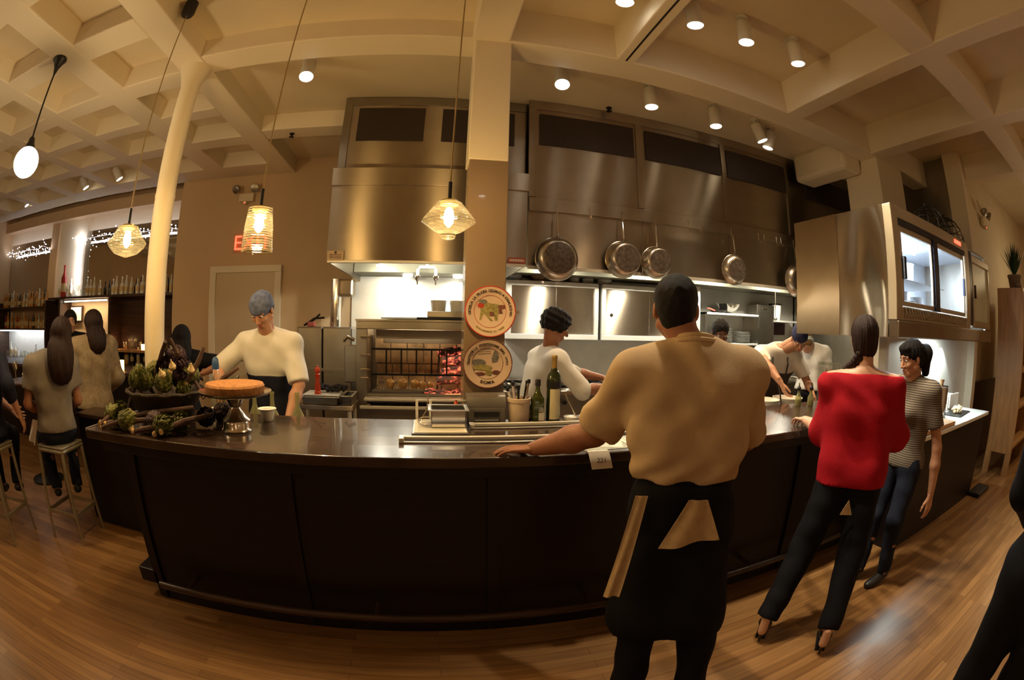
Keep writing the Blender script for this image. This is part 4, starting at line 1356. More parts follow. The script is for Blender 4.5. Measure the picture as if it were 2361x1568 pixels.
light('niche_light', 'SPOT', (4.95, 2.12, 1.635), 24, (0.85, 1.0, 1.0), (5.0, 2.12, 0.9), t, size=0.02, spot=85, blend=0.15)
MB().box(3.1, 4.6, 2.0, 2.6, 2.12, 2.13).build('wire_shelf', 'steel_lt', t)
MB().box(4.30, 4.50, Y0 - 0.004, Y0, 2.52, 2.555).build('display', 'redled', t)
MT['stock'] = mat('fridge_stock', (0.55, 0.62, 0.52), 0.5, var=0.4)
for i, (x, z, r, h, lb) in enumerate(((3.25, 1.80, 0.07, 0.25, 'pale tub in the left half of the fridge'), (3.48, 1.80, 0.08, 0.2, 'squat tub in the left half of the fridge'), (3.95, 1.80, 0.08, 0.24, 'left tub in the right half of the fridge'),
                              (4.15, 1.80, 0.07, 0.17, 'middle tub in the right half of the fridge'), (4.35, 1.80, 0.08, 0.22, 'right tub in the right half of the fridge'), (3.35, 2.131, 0.08, 0.16, 'tub on the upper fridge shelf, left'), (4.1, 2.131, 0.09, 0.18, 'tub on the upper fridge shelf, right'))):
    tag(MB().lathe([(r * 0.85, 0), (r, h), (r * 1.05, h), (r * 1.05, h + 0.015)], (x, 2.25, z + 0.002), 18).build('food_tub', 'stock' if i % 2 else 'white', smooth=True), lb, 'tub')
# wire domes on the fridge
for i, (x, lb) in enumerate(((4.25, 'left one of two wire food domes on top of the fridge'), (4.78, 'right one of two wire food domes on top of the fridge'))):
    t = thing('wire_dome', lb, 'wire dome', (x, 2.0, 2.58))
    b = MB()
    for k in range(12):
        a = math.pi * 2 * k / 12
        b.tube([(x + 0.24 * math.cos(u) * math.cos(a), 2.0 + 0.24 * math.cos(u) * math.sin(a), 2.585 + 0.30 * math.sin(u)) for u in [0, 0.3, 0.6, 0.9, 1.2, 1.5]], 0.004, 5)
    for u in (0, 0.3, 0.6, 0.9, 1.2):
        b.tube([(x + 0.24 * math.cos(u) * math.cos(a), 2.0 + 0.24 * math.cos(u) * math.sin(a), 2.585 + 0.30 * math.sin(u)) for a in [2 * math.pi * k / 20 for k in range(20)]], 0.004, 5, True)
    b.build('wire_mesh', 'blackmetal', t)
    MB().sphere((x, 2.0, 2.9), 0.02, 10, 8).build('knob', 'blackmetal', t)

# side counter items
tag(MB().box(3.42, 4.20, 1.60, 1.90, 0.922, 0.955).build('cutting_board', 'boardwood', bevel=0.006), 'pale wooden cutting board on the white side counter', 'cutting board')
tag(MB().box(4.62, 5.12, 1.74, 1.98, 0.922, 0.930).rot(0.12, 'Z', (4.9, 1.9, 0)).build('slate_board', 'black', bevel=0.003), 'thin black slate serving board on the white counter', 'board')
MT['food'] = mat('plated_food', (0.62, 0.50, 0.30), 0.6, var=0.5, scale=40)
f_ = MB()
for k in range(26):
    f_.sphere((4.88 + RND.gauss(0, 0.06), 1.86 + RND.gauss(0, 0.03), 0.945 + RND.uniform(0, 0.035)), RND.uniform(0.012, 0.026), 7, 5)
tag(f_.build('plated_food', 'food'), 'small heap of food plated on the black slate', 'food', kind='stuff')
t = thing('steel_container', 'tall polished steel container on the white counter', 'container', (4.5, 1.95, 0.92))
MB().lathe([(0.10, 0), (0.10, 0.28), (0.106, 0.285), (0.10, 0.29), (0.096, 0.02)], (4.5, 1.97, 0.921), 28).build('container_body', 'chrome', t, smooth=True)
tag(MB().lathe([(0.07, 0), (0.075, 0.3), (0.07, 0.3), (0.06, 0.01)], (4.25, 2.0, 0.921), 24).build('white_jug', 'ceramic', smooth=True), 'white ceramic jar left of the polished steel container', 'jar')
tag(MB().lathe([(0.03, 0), (0.012, 0.02), (0.02, 0.3), (0.03, 0.34)], (4.5, 1.97, 0.93), 10, (0.15, 0, 1)).build('wooden_spoon', 'boardwood', smooth=True), 'wooden spoon standing in the polished steel container', 'spoon')
t = thing('condiment_box', 'white box holder with small packets near the end of the white counter', 'box', (5.1, 2.05, 0.92))
MB().box(4.92, 5.28, 2.02, 2.18, 0.922, 1.07).build('box_body', 'white', t, bevel=0.004)
MB().box(4.95, 5.25, 2.005, 2.02, 0.95, 1.09).build('packets', 'paper', t)

# wood shelf at the right and plant
t = thing('wooden_bookcase', 'tall honey wood shelf unit at the right edge', 'shelf', (7.0, 1.6, 0))
MB().box(6.50, 6.545, 1.38, 1.84, 0.28, 2.33).build('side_panel', 'shelfwood', t, bevel=0.003)
MB().box(6.50, 6.545, 1.74, 1.84, 0.0, 0.28).build('leg', 'shelfwood', t)
MB().box(6.50, 6.545, 1.38, 1.48, 0.0, 0.28).build('leg', 'shelfwood', t)
MB().box(7.9, 7.945, 1.38, 1.84, 0.0, 2.33).build('side_panel', 'shelfwood', t)
MB().box(6.545, 7.9, 1.80, 1.84, 0.3, 2.33).build('back_panel', 'shelfwood', t)
for z in (0.35, 0.85, 1.3, 1.75, 2.29):
    MB().box(6.545, 7.9, 1.38, 1.80, z, z + 0.035).build('shelf_board', 'shelfwood', t)
MT['leaf'] = mat('dark_leaf', (0.012, 0.04, 0.014), 0.5, var=0.5, scale=14)
MT['pot'] = mat('grey_pot', (0.22, 0.16, 0.11), 0.7, var=0.2)
t = thing('potted_plant', 'spiky dark green plant in a clay pot on top of the wood shelf', 'plant', (6.9, 1.6, 2.33))
MB().lathe([(0.09, 0), (0.12, 0.17), (0.13, 0.17), (0.13, 0.2), (0.11, 0.2)], (6.85, 1.6, 2.326), 24).build('pot', 'pot', t, smooth=True)
b = MB()
for k in range(90):
    a = RND.uniform(0, 6.28)
    tl = RND.uniform(0.1, 0.75) ** 1.2
    L = RND.uniform(0.22, 0.5)
    d = Vector((math.cos(a) * math.sin(tl), math.sin(a) * math.sin(tl), math.cos(tl)))
    p = Vector((6.85, 1.6, 2.5))
    s = d.cross(Vector((0, 0, 1))).normalized() * 0.016
    n_ = s.cross(d).normalized() * 0.006
    q = p + d * L * 0.45
    b.add([p, q + s, q - s, q + n_, p + d * L], [(0, 1, 3), (0, 3, 2), (1, 4, 3), (3, 4, 2), (0, 2, 4, 1)])
b.build('foliage', 'leaf', t)
t = tag(MB().sphere((6.68, 1.5, 2.38), 0.06, 12, 8, (1.4, 1, 0.85)).build('dark_gourd', 'pot', smooth=True), 'small dark gourd beside the plant pot', 'gourd')

# far right dark seat (chair edge beside the shelf)
t = thing('dark_chair', 'dark upholstered chair at the right picture edge', 'chair', (6.9, 0.75, 0))
MB().box(6.65, 7.15, 0.5, 1.0, 0.40, 0.48).build('seat', 'black', t, bevel=0.03)
MB().box(6.65, 7.15, 0.5, 0.56, 0.48, 0.95).build('backrest', 'black', t, bevel=0.03)
for sx in (6.68, 7.12):
    for sy in (0.53, 0.97):
        MB().cyl((sx, sy, 0), (sx, sy, 0.41), 0.018, n=10).build('leg', 'black', t)

# ================================================================ people: implicit surfaces meshed by surface nets
V3 = lambda *a: np.array(a, float)


def unit(v):
    v = np.asarray(v, float)
    return v / max(1e-9, np.linalg.norm(v))


class SDF:
    def __init__(s):
        s.p = []

    def cap(s, a, b, ra, rb=None, k=0.03, flat=None, fs=1.0, cut=False, cuta=False):
        s.p.append(('c', V3(*a), V3(*b), ra, rb if rb is not None else ra, k, flat, fs, cut, cuta))
        return s

    SCL = 1.0

    def ell(s, c, r, k=0.03, M=None, sub=False):
        if SDF.SCL != 1.0:
            r = tuple(q_ * SDF.SCL for q_ in r)
        s.p.append(('e', V3(*c), V3(*r), np.eye(3) if M is None else np.array(M), k, sub))
        return s

    def plane(s, pt, n):
        s.p.append(('p', V3(*pt), unit(n)))
        return s

    def mesh(s, res, wrinkle=None, pad=0.03, clip=None):
        lo = V3(9e9, 9e9, 9e9)
        hi = -lo
        for q in s.p:
            if q[0] == 'c':
                r = max(q[3], q[4])
                lo = np.minimum(lo, np.minimum(q[1], q[2]) - r)
                hi = np.maximum(hi, np.maximum(q[1], q[2]) + r)
            elif q[0] == 'e' and not q[5]:
                r = max(q[2])
                lo = np.minimum(lo, q[1] - r)
                hi = np.maximum(hi, q[1] + r)
        lo -= pad
        hi += pad
        if clip is not None:
            lo = np.maximum(lo, clip[0])
            hi = np.minimum(hi, clip[1])
        n = np.maximum(4, np.ceil((hi - lo) / res).astype(int) + 1)
        ax = [lo[i] + res * np.arange(n[i]) for i in range(3)]
        F = np.full(tuple(n), 1.0, np.float32)
        for q in s.p:
            if q[0] == 'c':
                _, a, b, ra, rb, k, flat, fs, cut, cuta = q
                l2 = np.minimum(a, b) - max(ra, rb) - k * 1.2 - res
                h2 = np.maximum(a, b) + max(ra, rb) + k * 1.2 + res
            elif q[0] == 'e':
                _, c, r, M, k, sub = q
                l2 = c - max(r) - k * 1.2 - res
                h2 = c + max(r) + k * 1.2 + res
            else:
                l2, h2 = lo, hi
            i0 = np.clip(np.floor((l2 - lo) / res).astype(int), 0, n)
            i1 = np.clip(np.ceil((h2 - lo) / res).astype(int) + 1, 0, n)
            if np.any(i1 <= i0):
                continue
            sl = tuple(slice(i0[j], i1[j]) for j in range(3))
            X = ax[0][sl[0]][:, None, None]
            Y = ax[1][sl[1]][None, :, None]
            Z = ax[2][sl[2]][None, None, :]
            G = F[sl]
            if q[0] == 'c':
                d = b - a
                px, py, pz = X - a[0], Y - a[1], Z - a[2]
                L = max(1e-9, d @ d)
                t = np.clip((px * d[0] + py * d[1] + pz * d[2]) / L, 0, 1)
                qx, qy, qz = px - t * d[0], py - t * d[1], pz - t * d[2]
                if flat is not None:
                    f = unit(flat)
                    w = (qx * f[0] + qy * f[1] + qz * f[2]) * (fs - 1)
                    qx, qy, qz = qx + w * f[0], qy + w * f[1], qz + w * f[2]
                D = np.sqrt(qx * qx + qy * qy + qz * qz) - (ra + (rb - ra) * t)
                if cut:
                    u = unit(d)
                    D = np.maximum(D, (X - b[0]) * u[0] + (Y - b[1]) * u[1] + (Z - b[2]) * u[2])
                if cuta:
                    u = unit(d)
                    D = np.maximum(D, -((X - a[0]) * u[0] + (Y - a[1]) * u[1] + (Z - a[2]) * u[2]))
                h = np.clip(0.5 + 0.5 * (D - G) / k, 0, 1)
                F[sl] = D * (1 - h) + G * h - k * h * (1 - h)
            elif q[0] == 'e':
                px, py, pz = X - c[0], Y - c[1], Z - c[2]
                u = [(px * M[i][0] + py * M[i][1] + pz * M[i][2]) for i in range(3)]
                k0 = np.sqrt(sum((u[i] / r[i]) ** 2 for i in range(3)))
                k1 = np.sqrt(sum((u[i] / r[i] ** 2) ** 2 for i in range(3))) + 1e-9
                D = k0 * (k0 - 1) / k1
                if sub:
                    D = -D
                    h = np.clip(0.5 - 0.5 * (D - G) / k, 0, 1)
                    F[sl] = D * (1 - h) + G * h + k * h * (1 - h)
                else:
                    h = np.clip(0.5 + 0.5 * (D - G) / k, 0, 1)
                    F[sl] = D * (1 - h) + G * h - k * h * (1 - h)
            else:
                _, pt, nn = q
                D = (X - pt[0]) * nn[0] + (Y - pt[1]) * nn[1] + (Z - pt[2]) * nn[2]
                F[sl] = np.maximum(G, D)
        if wrinkle is not None:
            X = ax[0][:, None, None]
            Y = ax[1][None, :, None]
            Z = ax[2][None, None, :]
            F += wrinkle(X, Y, Z).astype(np.float32)
        F[0], F[-1] = 1, 1
        F[:, 0], F[:, -1] = 1, 1
        F[:, :, 0], F[:, :, -1] = 1, 1
        return nets(F, lo, res)


def nets(F, lo, res):
    n = np.array(F.shape)
    cn = n - 1
    S = np.zeros((3,) + tuple(cn), np.float32)
    C = np.zeros(tuple(cn), np.int16)
    ins = F < 0
    quads = []
    cross = []
    for a in range(3):
        s0 = [slice(None)] * 3
        s1 = [slice(None)] * 3
        s0[a] = slice(0, -1)
        s1[a] = slice(1, None)
        A, Bv = F[tuple(s0)], F[tuple(s1)]
        idx = np.argwhere((A < 0) != (Bv < 0))
        fa = A[tuple(idx.T)]
        fb = Bv[tuple(idx.T)]
        t = fa / (fa - fb)
        P = idx.astype(np.float32).copy()
        P[:, a] += t
        o1, o2 = [x for x in range(3) if x != a]
        for d1 in (0, -1):
            for d2 in (0, -1):
                c = idx.copy()
                c[:, o1] += d1
                c[:, o2] += d2
                ok = np.all((c >= 0) & (c < cn), axis=1)
                cc = tuple(c[ok].T)
                for j in range(3):
                    np.add.at(S[j], cc, P[ok, j])
                np.add.at(C, cc, 1)
        cross.append((idx, fa < 0, o1, o2, a))
    vid = np.full(tuple(cn), -1, np.int64)
    act = np.argwhere(C > 0)
    vid[tuple(act.T)] = np.arange(len(act))
    cnt = C[tuple(act.T)].astype(np.float32)
    verts = np.stack([S[j][tuple(act.T)] / cnt for j in range(3)], 1) * res + np.asarray(lo)
    for idx, neg, o1, o2, a in cross:
        ok = (idx[:, o1] > 0) & (idx[:, o2] > 0) & (idx[:, o1] < cn[o1]) & (idx[:, o2] < cn[o2])
        idx = idx[ok]
        neg = neg[ok]
        q = []
        for d1, d2 in ((0, 0), (-1, 0), (-1, -1), (0, -1)):
            c = idx.copy()
            c[:, o1] += d1
            c[:, o2] += d2
            q.append(vid[tuple(c.T)])
        q = np.stack(q, 1)
        flip = neg if a != 1 else ~neg
        q[~flip] = q[~flip][:, ::-1]
        quads.append(q)
    Q = np.concatenate(quads)
    Q = Q[np.all(Q >= 0, axis=1)]
    return verts, Q


def np_obj(name, patches, m, parent, smooth=True):
    vs_, fs, o = [], [], 0
    for v, q in patches:
        vs_.append(v)
        fs.append(q + o)
        o += len(v)
    v = np.concatenate(vs_)
    q = np.concatenate(fs)
    off = np.array(ABS[parent.name]) if parent is not None else np.zeros(3)
    v = v - off
    me = bpy.data.meshes.new(name)
    me.vertices.add(len(v))
    me.vertices.foreach_set('co', v.astype(np.float32).ravel())
    me.loops.add(len(q) * 4)
    me.loops.foreach_set('vertex_index', q.astype(np.int32).ravel())
    me.polygons.add(len(q))
    me.polygons.foreach_set('loop_start', np.arange(0, len(q) * 4, 4, dtype=np.int32))
    me.update(calc_edges=True)
    me.validate()
    me.polygons.foreach_set('use_smooth', [True] * len(me.polygons))
    me.materials.append(MT[m] if isinstance(m, str) else m)
    ob = bpy.data.objects.new(name, me)
    COL.objects.link(ob)
    if parent is not None:
        ob.parent = parent
        ABS[ob.name] = ABS[parent.name]
    return ob


def ik(a, c, l1, l2, pole):
    a, c = np.array(a, float), np.array(c, float)
    d = c - a
    L = np.linalg.norm(d)
    if L > (l1 + l2) * 0.995:
        s_ = L / ((l1 + l2) * 0.995)
        l1 *= s_
        l2 *= s_
    u = d / L
    x = (l1 * l1 - l2 * l2 + L * L) / (2 * L)
    h = math.sqrt(max(0, l1 * l1 - x * x))
    p = np.array(pole, float)
    p = p - (p @ u) * u
    p = unit(p)
    return a + u * x + p * h


def wr(amp, seed=0, dirs=((9, 4, 14), (-14, 10, 6), (5, -17, 9))):
    def f(X, Y, Z):
        o = 0
        for i, d in enumerate(dirs):
            ph = seed * 1.7 + i * 2.1
            o = o + np.sin(X * d[0] * 2.2 + Y * d[1] * 2.2 + Z * d[2] * 2.2 + ph + 1.8 * np.sin(X * 7 + Z * 9 + ph) + 1.1 * np.sin(Y * 8 - Z * 5 + ph))
        return amp * o / len(dirs)
    return f


def strand(amp, ang=60, axis=(0, 0), wave=2.0):
    def f(X, Y, Z):
        a = np.arctan2(Y - axis[1], X - axis[0])
        return amp * np.sin(a * ang + wave * np.sin(Z * 22)) + amp * 0.7 * np.sin(a * ang * 0.37 + Z * 15)
    return f


def hand_sdf(W_, d, n, size, curl=0.35, spread=0.12, thumb=0.7, left=True):
    """d: wrist to knuckles, n: back of the hand, thumb side = cross(d, n) * sign"""
    d = unit(d)
    n = unit(np.array(n) - (np.array(n) @ d) * d)
    s = np.cross(d, n) * (1 if left else -1)
    H = size
    S = SDF()
    W_ = np.array(W_, float)
    K = []
    for i, off in enumerate((0.036, 0.012, -0.012, -0.034)):
        o = off * H / 0.19
        kn = W_ + d * H * (0.50 if i in (1, 2) else 0.475 if i == 0 else 0.45) + s * o + n * 0.002
        K.append(kn)
        S.cap(W_ + s * o * 0.55, kn, 0.0135 * H / 0.19, 0.0105 * H / 0.19, 0.012, n, 1.15)
    S.cap(W_ - d * 0.04, W_ + d * 0.02, 0.0245 * H / 0.19, 0.023 * H / 0.19, 0.02, n, 1.35)
    for i, (kn, L) in enumerate(zip(K, (0.40, 0.45, 0.42, 0.33))):
        L = L * H
        fan = s * (0.15 - 0.1 * i) * spread * 8
        a = kn
        c = curl * (1.0 + 0.08 * i)
        ang = c * 0.45
        r = (0.0088, 0.0088, 0.0083, 0.0072)[i] * H / 0.19
        for seg, fr in enumerate((0.45, 0.30, 0.25)):
            dr = unit(unit(d + fan) * math.cos(ang) - n * math.sin(ang))
            b = a + dr * L * fr
            S.cap(a, b, r, r * 0.92, 0.004)
            a = b
            r *= 0.93
            ang += c * (0.9 if seg == 0 else 0.7)
    a = W_ + d * H * 0.12 + s * 0.022 * H / 0.19 - n * 0.004
    b = a + unit(d * 0.75 + s * thumb - n * 0.25) * H * 0.24
    c_ = b + unit(d * 0.95 + s * thumb * 0.55 - n * 0.2) * H * 0.17
    e = c_ + unit(d * 1.0 + s * thumb * 0.25 - n * 0.25) * H * 0.13
    S.cap(a, b, 0.0145 * H / 0.19, 0.0115 * H / 0.19, 0.012)
    S.cap(b, c_, 0.0105 * H / 0.19, 0.0095 * H / 0.19, 0.004)
    S.cap(c_, e, 0.0095 * H / 0.19, 0.0078 * H / 0.19, 0.003)
    return S, s, K


def head_sdf(c, f, u, s=1.0, neck=None):
    f = unit(f)
    u = unit(np.array(u) - (np.array(u) @ f) * f)
    r = np.cross(f, u)
    M = [r, f, u]
    P = lambda a, b, z: np.array(c) + (r * a + f * b + u * z) * s
    S = SDF()
    q = lambda *a: tuple(x * s for x in a)
    S.ell(P(0, -0.012, 0.036), q(0.075, 0.096, 0.085), 0.02, M)
    S.ell(P(0, 0.022, -0.025), q(0.060, 0.068, 0.088), 0.03, M)
    S.ell(P(0, 0.062, -0.092), q(0.024, 0.020, 0.018), 0.03, M)
    S.cap(P(-0.055, 0.0, -0.055), P(-0.02, 0.055, -0.09), 0.020 * s, 0.018 * s, 0.02)
    S.cap(P(0.055, 0.0, -0.055), P(0.02, 0.055, -0.09), 0.020 * s, 0.018 * s, 0.02)
    for x in (-1, 1):
        S.ell(P(x * 0.031, 0.098, 0.004), q(0.019, 0.014, 0.012), 0.012, M, sub=True)
        S.cap(P(x * 0.014, 0.088, 0.022), P(x * 0.045, 0.075, 0.024), 0.009 * s, 0.008 * s, 0.012)
        S.ell(P(x * 0.040, 0.068, -0.030), q(0.020, 0.018, 0.018), 0.02, M)
        S.ell(P(x * 0.077, -0.008, -0.006), q(0.009, 0.017, 0.030), 0.008, M)
    S.cap(P(0, 0.088, 0.008), P(0, 0.108, -0.034), 0.008 * s, 0.0125 * s, 0.010)
    for x in (-1, 1):
        S.ell(P(x * 0.012, 0.098, -0.037), q(0.008, 0.010, 0.007), 0.006, M)
    S.cap(P(-0.018, 0.082, -0.064), P(0.018, 0.082, -0.064), 0.0075 * s, 0.0075 * s, 0.006, u, 1.5)
    S.cap(P(-0.014, 0.083, -0.074), P(0.014, 0.083, -0.074), 0.008 * s, 0.008 * s, 0.006, u, 1.5)
    if neck is not None:
        S.cap(P(0, -0.030, -0.04), neck, 0.056 * s, 0.058 * s, 0.03)
    return S, P, M, f, u, r


MT['lip'] = mat('lip', (0.45, 0.14, 0.10), 0.4, var=0.1)
MT['eyewhite'] = mat('eye_white', (0.75, 0.72, 0.68), 0.2, var=0.03)
MT['iris'] = mat('iris_dark', (0.02, 0.012, 0.01), 0.15, var=0.1)


def person(label, pos, yaw, h=1.72, skin='skin_a', lean=0.0, side=0.0, head_yaw=0.0, head_pitch=0.0, hands=None, poles=None, hand_dir=None, hand_n=None,
           feet=None, knees=None, seat=None, build=1.0, res=0.012, shirt=None, pants=None, sleeve=0.55, hem=None, loose=0.018, hair=None, apron=None,
           shoes='black', headpos=None, wrink=0.004, curl=0.35, hres=0.0045, face=True, shoulder_z=0.0, neckcut=0.0, pants_top=None, bust=0.0, legw=0.0, sleeve_loose=None, armk=1.0, armr=1.0):
    """yaw: azimuth of the facing direction, clockwise from +y. Arms are solved to hand targets."""
    F = V3(math.sin(yaw), math.cos(yaw), 0)
    Rt = V3(math.cos(yaw), -math.sin(yaw), 0)      # person's right
    U = V3(0, 0, 1)
    hip_z = 0.52 * h if seat is None else seat + 0.09
    pel = V3(pos[0], pos[1], hip_z + 0.01 * h)
    up = unit(U * math.cos(lean) + F * math.sin(lean) + Rt * side)
    fw = unit(F - (F @ up) * up)
    chest = pel + up * 0.20 * h
    neck = pel + up * 0.305 * h
    if headpos is None:
        hu = unit(U * math.cos(lean * 0.6) + F * math.sin(lean * 0.6) + Rt * side * 0.6)
        hc = neck + hu * 0.092 * h + fw * 0.012
    else:
        hc = V3(*headpos)
    sw = 0.112 * h * build
    sh = [neck - up * (0.022 * h) - Rt * sw + U * shoulder_z, neck - up * (0.022 * h) + Rt * sw + U * shoulder_z]
    t = thing('person', label, 'person', (pos[0], pos[1], 0))
    LA, LF = 0.172 * h * armk, 0.152 * h * armk
    if hands is None:
        hands = [None, None]
    wrist, elbow = [], []
    for i in range(2):
        sg = -1 if i == 0 else 1
        tg = hands[i]
        if tg is None:
            tg = sh[i] - U * (LA + LF) * 0.97 + Rt * sg * 0.06 + F * 0.05
        tg = V3(*tg)
        pole = (poles[i] if poles and poles[i] is not None else (-F * 0.8 + Rt * sg * 0.4 - U * 0.3))
        wrist.append(tg)
        elbow.append(ik(sh[i], tg, LA, LF, pole))
    hj = [pel - Rt * 0.052 * h, pel + Rt * 0.052 * h]
    LT, LS = 0.245 * h, 0.245 * h
    ank, kn = [], []
    for i in range(2):
        sg = -1 if i == 0 else 1
        if feet and feet[i] is not None:
            a = V3(*feet[i])
        elif seat is None:
            a = V3(*(pel * (1, 1, 0) + Rt * sg * 0.07 * h + U * 0.05 * h))
        else:
            a = V3(*(pel * (1, 1, 0) + F * 0.22 * h + Rt * sg * 0.06 * h + U * 0.30))
        ank.append(a)
        pole = knees[i] if knees and knees[i] is not None else (F + Rt * sg * 0.15)
        kn.append(ik(hj[i], a, LT, LS, pole))
    # ---- torso skeleton prims reused for body and clothes
    b = build

    def torso(S, e, k=0.05):
        S.cap(pel - up * 0.01 * h - Rt * 0.032 * h, pel - up * 0.01 * h + Rt * 0.032 * h, 0.062 * h * b ** .5 + e, None, k, fw, 1.12)
        S.cap(pel + up * 0.05 * h - Rt * 0.03 * h * b, pel + up * 0.05 * h + Rt * 0.03 * h * b, 0.056 * h * b + e, None, k, fw, 1.12)
        S.cap(pel + up * 0.12 * h - Rt * 0.035 * h * b, pel + up * 0.12 * h + Rt * 0.035 * h * b, 0.056 * h * b + e, None, k, fw, 1.1)
        S.cap(chest - Rt * 0.045 * h * b, chest + Rt * 0.045 * h * b, 0.064 * h * b + e, None, k, fw, 1.1)
        S.cap(neck - up * 0.045 * h - Rt * 0.065 * h * b, neck - up * 0.045 * h + Rt * 0.065 * h * b, 0.048 * h * b + e, None, k, fw, 1.0)
        S.cap(neck + up * 0.005 * h, sh[0] + up * 0.004, 0.032 * h + e, 0.033 * h + e, k)
        S.cap(neck + up * 0.005 * h, sh[1] + up * 0.004, 0.032 * h + e, 0.033 * h + e, k)
        if bust:
            for sg in (-1, 1):
                S.ell(chest + fw * 0.055 * h + Rt * sg * 0.035 * h, (bust + e,) * 3, 0.03)

    S = SDF()
    torso(S, 0)
    S.cap(neck - up * 0.01 * h, hc - up * 0.03 * h, 0.032 * h * b ** .5, 0.031 * h * b ** .5, 0.03)
    for i in range(2):
        S.cap(sh[i], elbow[i], 0.030 * h * b, 0.0235 * h * b * armr, 0.03)
        S.cap(elbow[i], elbow[i] * 0.65 + wrist[i] * 0.35, 0.0235 * h * b * armr, 0.0255 * h * b * armr, 0.02)
        S.cap(elbow[i] * 0.65 + wrist[i] * 0.35, wrist[i], 0.0255 * h * b * armr, 0.0155 * h * b * armr ** .5, 0.02)
        S.cap(hj[i], kn[i], 0.049 * h, 0.031 * h, 0.03)
        S.cap(kn[i], kn[i] * 0.6 + ank[i] * 0.4, 0.031 * h, 0.033 * h, 0.02)
        S.cap(kn[i] * 0.6 + ank[i] * 0.4, ank[i], 0.033 * h, 0.021 * h, 0.02)
    patches = [S.mesh(res)]
    hp = unit(U * math.cos(head_pitch) + F * math.sin(head_pitch))
    y2 = yaw + head_yaw
    hf0 = V3(math.sin(y2), math.cos(y2), 0)
    hup = unit(U * math.cos(head_pitch) + hf0 * math.sin(head_pitch))
    hf = unit(hf0 * math.cos(head_pitch) - U * math.sin(head_pitch))
    HS, P, M, f_, u_, r_ = head_sdf(hc, hf, hup, h / 1.75 * (1.03 if build > 1.05 else 1.0), neck + up * 0.0)
    patches.append(HS.mesh(hres))
    hs = 0.108 * h
    infos = []
    for i in range(2):
        dr = (hand_dir[i] if hand_dir and hand_dir[i] is not None else unit(wrist[i] - elbow[i]))
        nn = (hand_n[i] if hand_n and hand_n[i] is not None else (Rt * (-1 if i == 0 else 1)))
        HSd, s_, K = hand_sdf(wrist[i], dr, nn, hs, curl=curl, left=(i == 0))
        patches.append(HSd.mesh(hres if hres < 0.004 else 0.004, pad=0.01))
        infos.append((wrist[i], s_, K))
    np_obj('body', patches, skin, t)
    if face:
        for x in (-1, 1):
            c0 = P(x * 0.031, 0.078, 0.004)
            eo = MB().sphere(tuple(c0), 0.0125 * h / 1.75, 12, 8).build('eye', 'eyewhite', t, smooth=True)
            MB().sphere(tuple(c0 + f_ * 0.0092), 0.0062 * h / 1.75, 10, 6).build('iris', 'iris', eo, smooth=True)
        l = SDF()
        l.cap(P(-0.017, 0.085, -0.0645), P(0.017, 0.085, -0.0645), 0.0068, None, 0.004, u_, 1.6)
        l.cap(P(-0.013, 0.086, -0.0745), P(0.013, 0.086, -0.0745), 0.0072, None, 0.004, u_, 1.5)
        np_obj('lips', [l.mesh(0.003, pad=0.01)], 'lip', t)
        for x in (-1, 1):
            bw = SDF()
            bw.cap(P(x * 0.014, 0.096, 0.027), P(x * 0.046, 0.080, 0.030), 0.0045, 0.003, 0.002)
            np_obj('eyebrow', [bw.mesh(0.003, pad=0.01)], 'hair_dark', t)
    # ---- pants
    if pants:
        S = SDF()
        pe = 0.012 + legw
        S.cap(pel - up * 0.012 * h - Rt * 0.032 * h, pel - up * 0.012 * h + Rt * 0.032 * h, 0.066 * h + pe * 0.6, None, 0.05, fw, 1.08)
        S.cap(pel + up * 0.045 * h - Rt * 0.03 * h * b, pel + up * 0.045 * h + Rt * 0.03 * h * b, 0.057 * h * b + pe * .7, None, 0.05, fw, 1.1)
        for i in range(2):
            S.cap(hj[i], kn[i], 0.050 * h + pe, 0.034 * h + pe, 0.03)
            S.cap(kn[i], ank[i] + U * 0.01, 0.034 * h + pe, 0.024 * h + pe, 0.03, cut=True)
        S.plane(pel + up * (0.065 * h if pants_top is None else pants_top), up)
        np_obj('trousers', [S.mesh(res, wr(wrink * 1.3, 3))], pants, t)
    # ---- shirt
    if shirt:
        S = SDF()
        torso(S, loose)
        sl = sleeve_loose if sleeve_loose is not None else loose
        for i in range(2):
            if sleeve <= 1:
                end = sh[i] + (elbow[i] - sh[i]) * sleeve
                S.cap(sh[i], end, 0.030 * h * b + sl, 0.029 * h * b + sl * 1.25, 0.04, cut=True)
            else:
                S.cap(sh[i], elbow[i], 0.030 * h * b + sl, 0.024 * h * b + sl, 0.04)
                end = elbow[i] + (wrist[i] - elbow[i]) * (sleeve - 1)
                S.cap(elbow[i], end, 0.024 * h * b + sl, 0.019 * h * b + sl, 0.03, cut=True)
        if hem is not None:
            S.cap(pel + up * (hem + 0.02) - Rt * 0.035 * h * b, pel + up * (hem + 0.02) + Rt * 0.035 * h * b, 0.060 * h * b + loose, None, 0.05, fw, 1.1)
            S.plane(pel + up * hem, -up)
        S.plane(neck + up * (0.038 * h + neckcut) + fw * 0.02, unit(up + fw * 0.25))
        so = np_obj('shirt', [S.mesh(min(res, 0.011), wr(wrink, int(h * 100) % 7))], shirt, t)
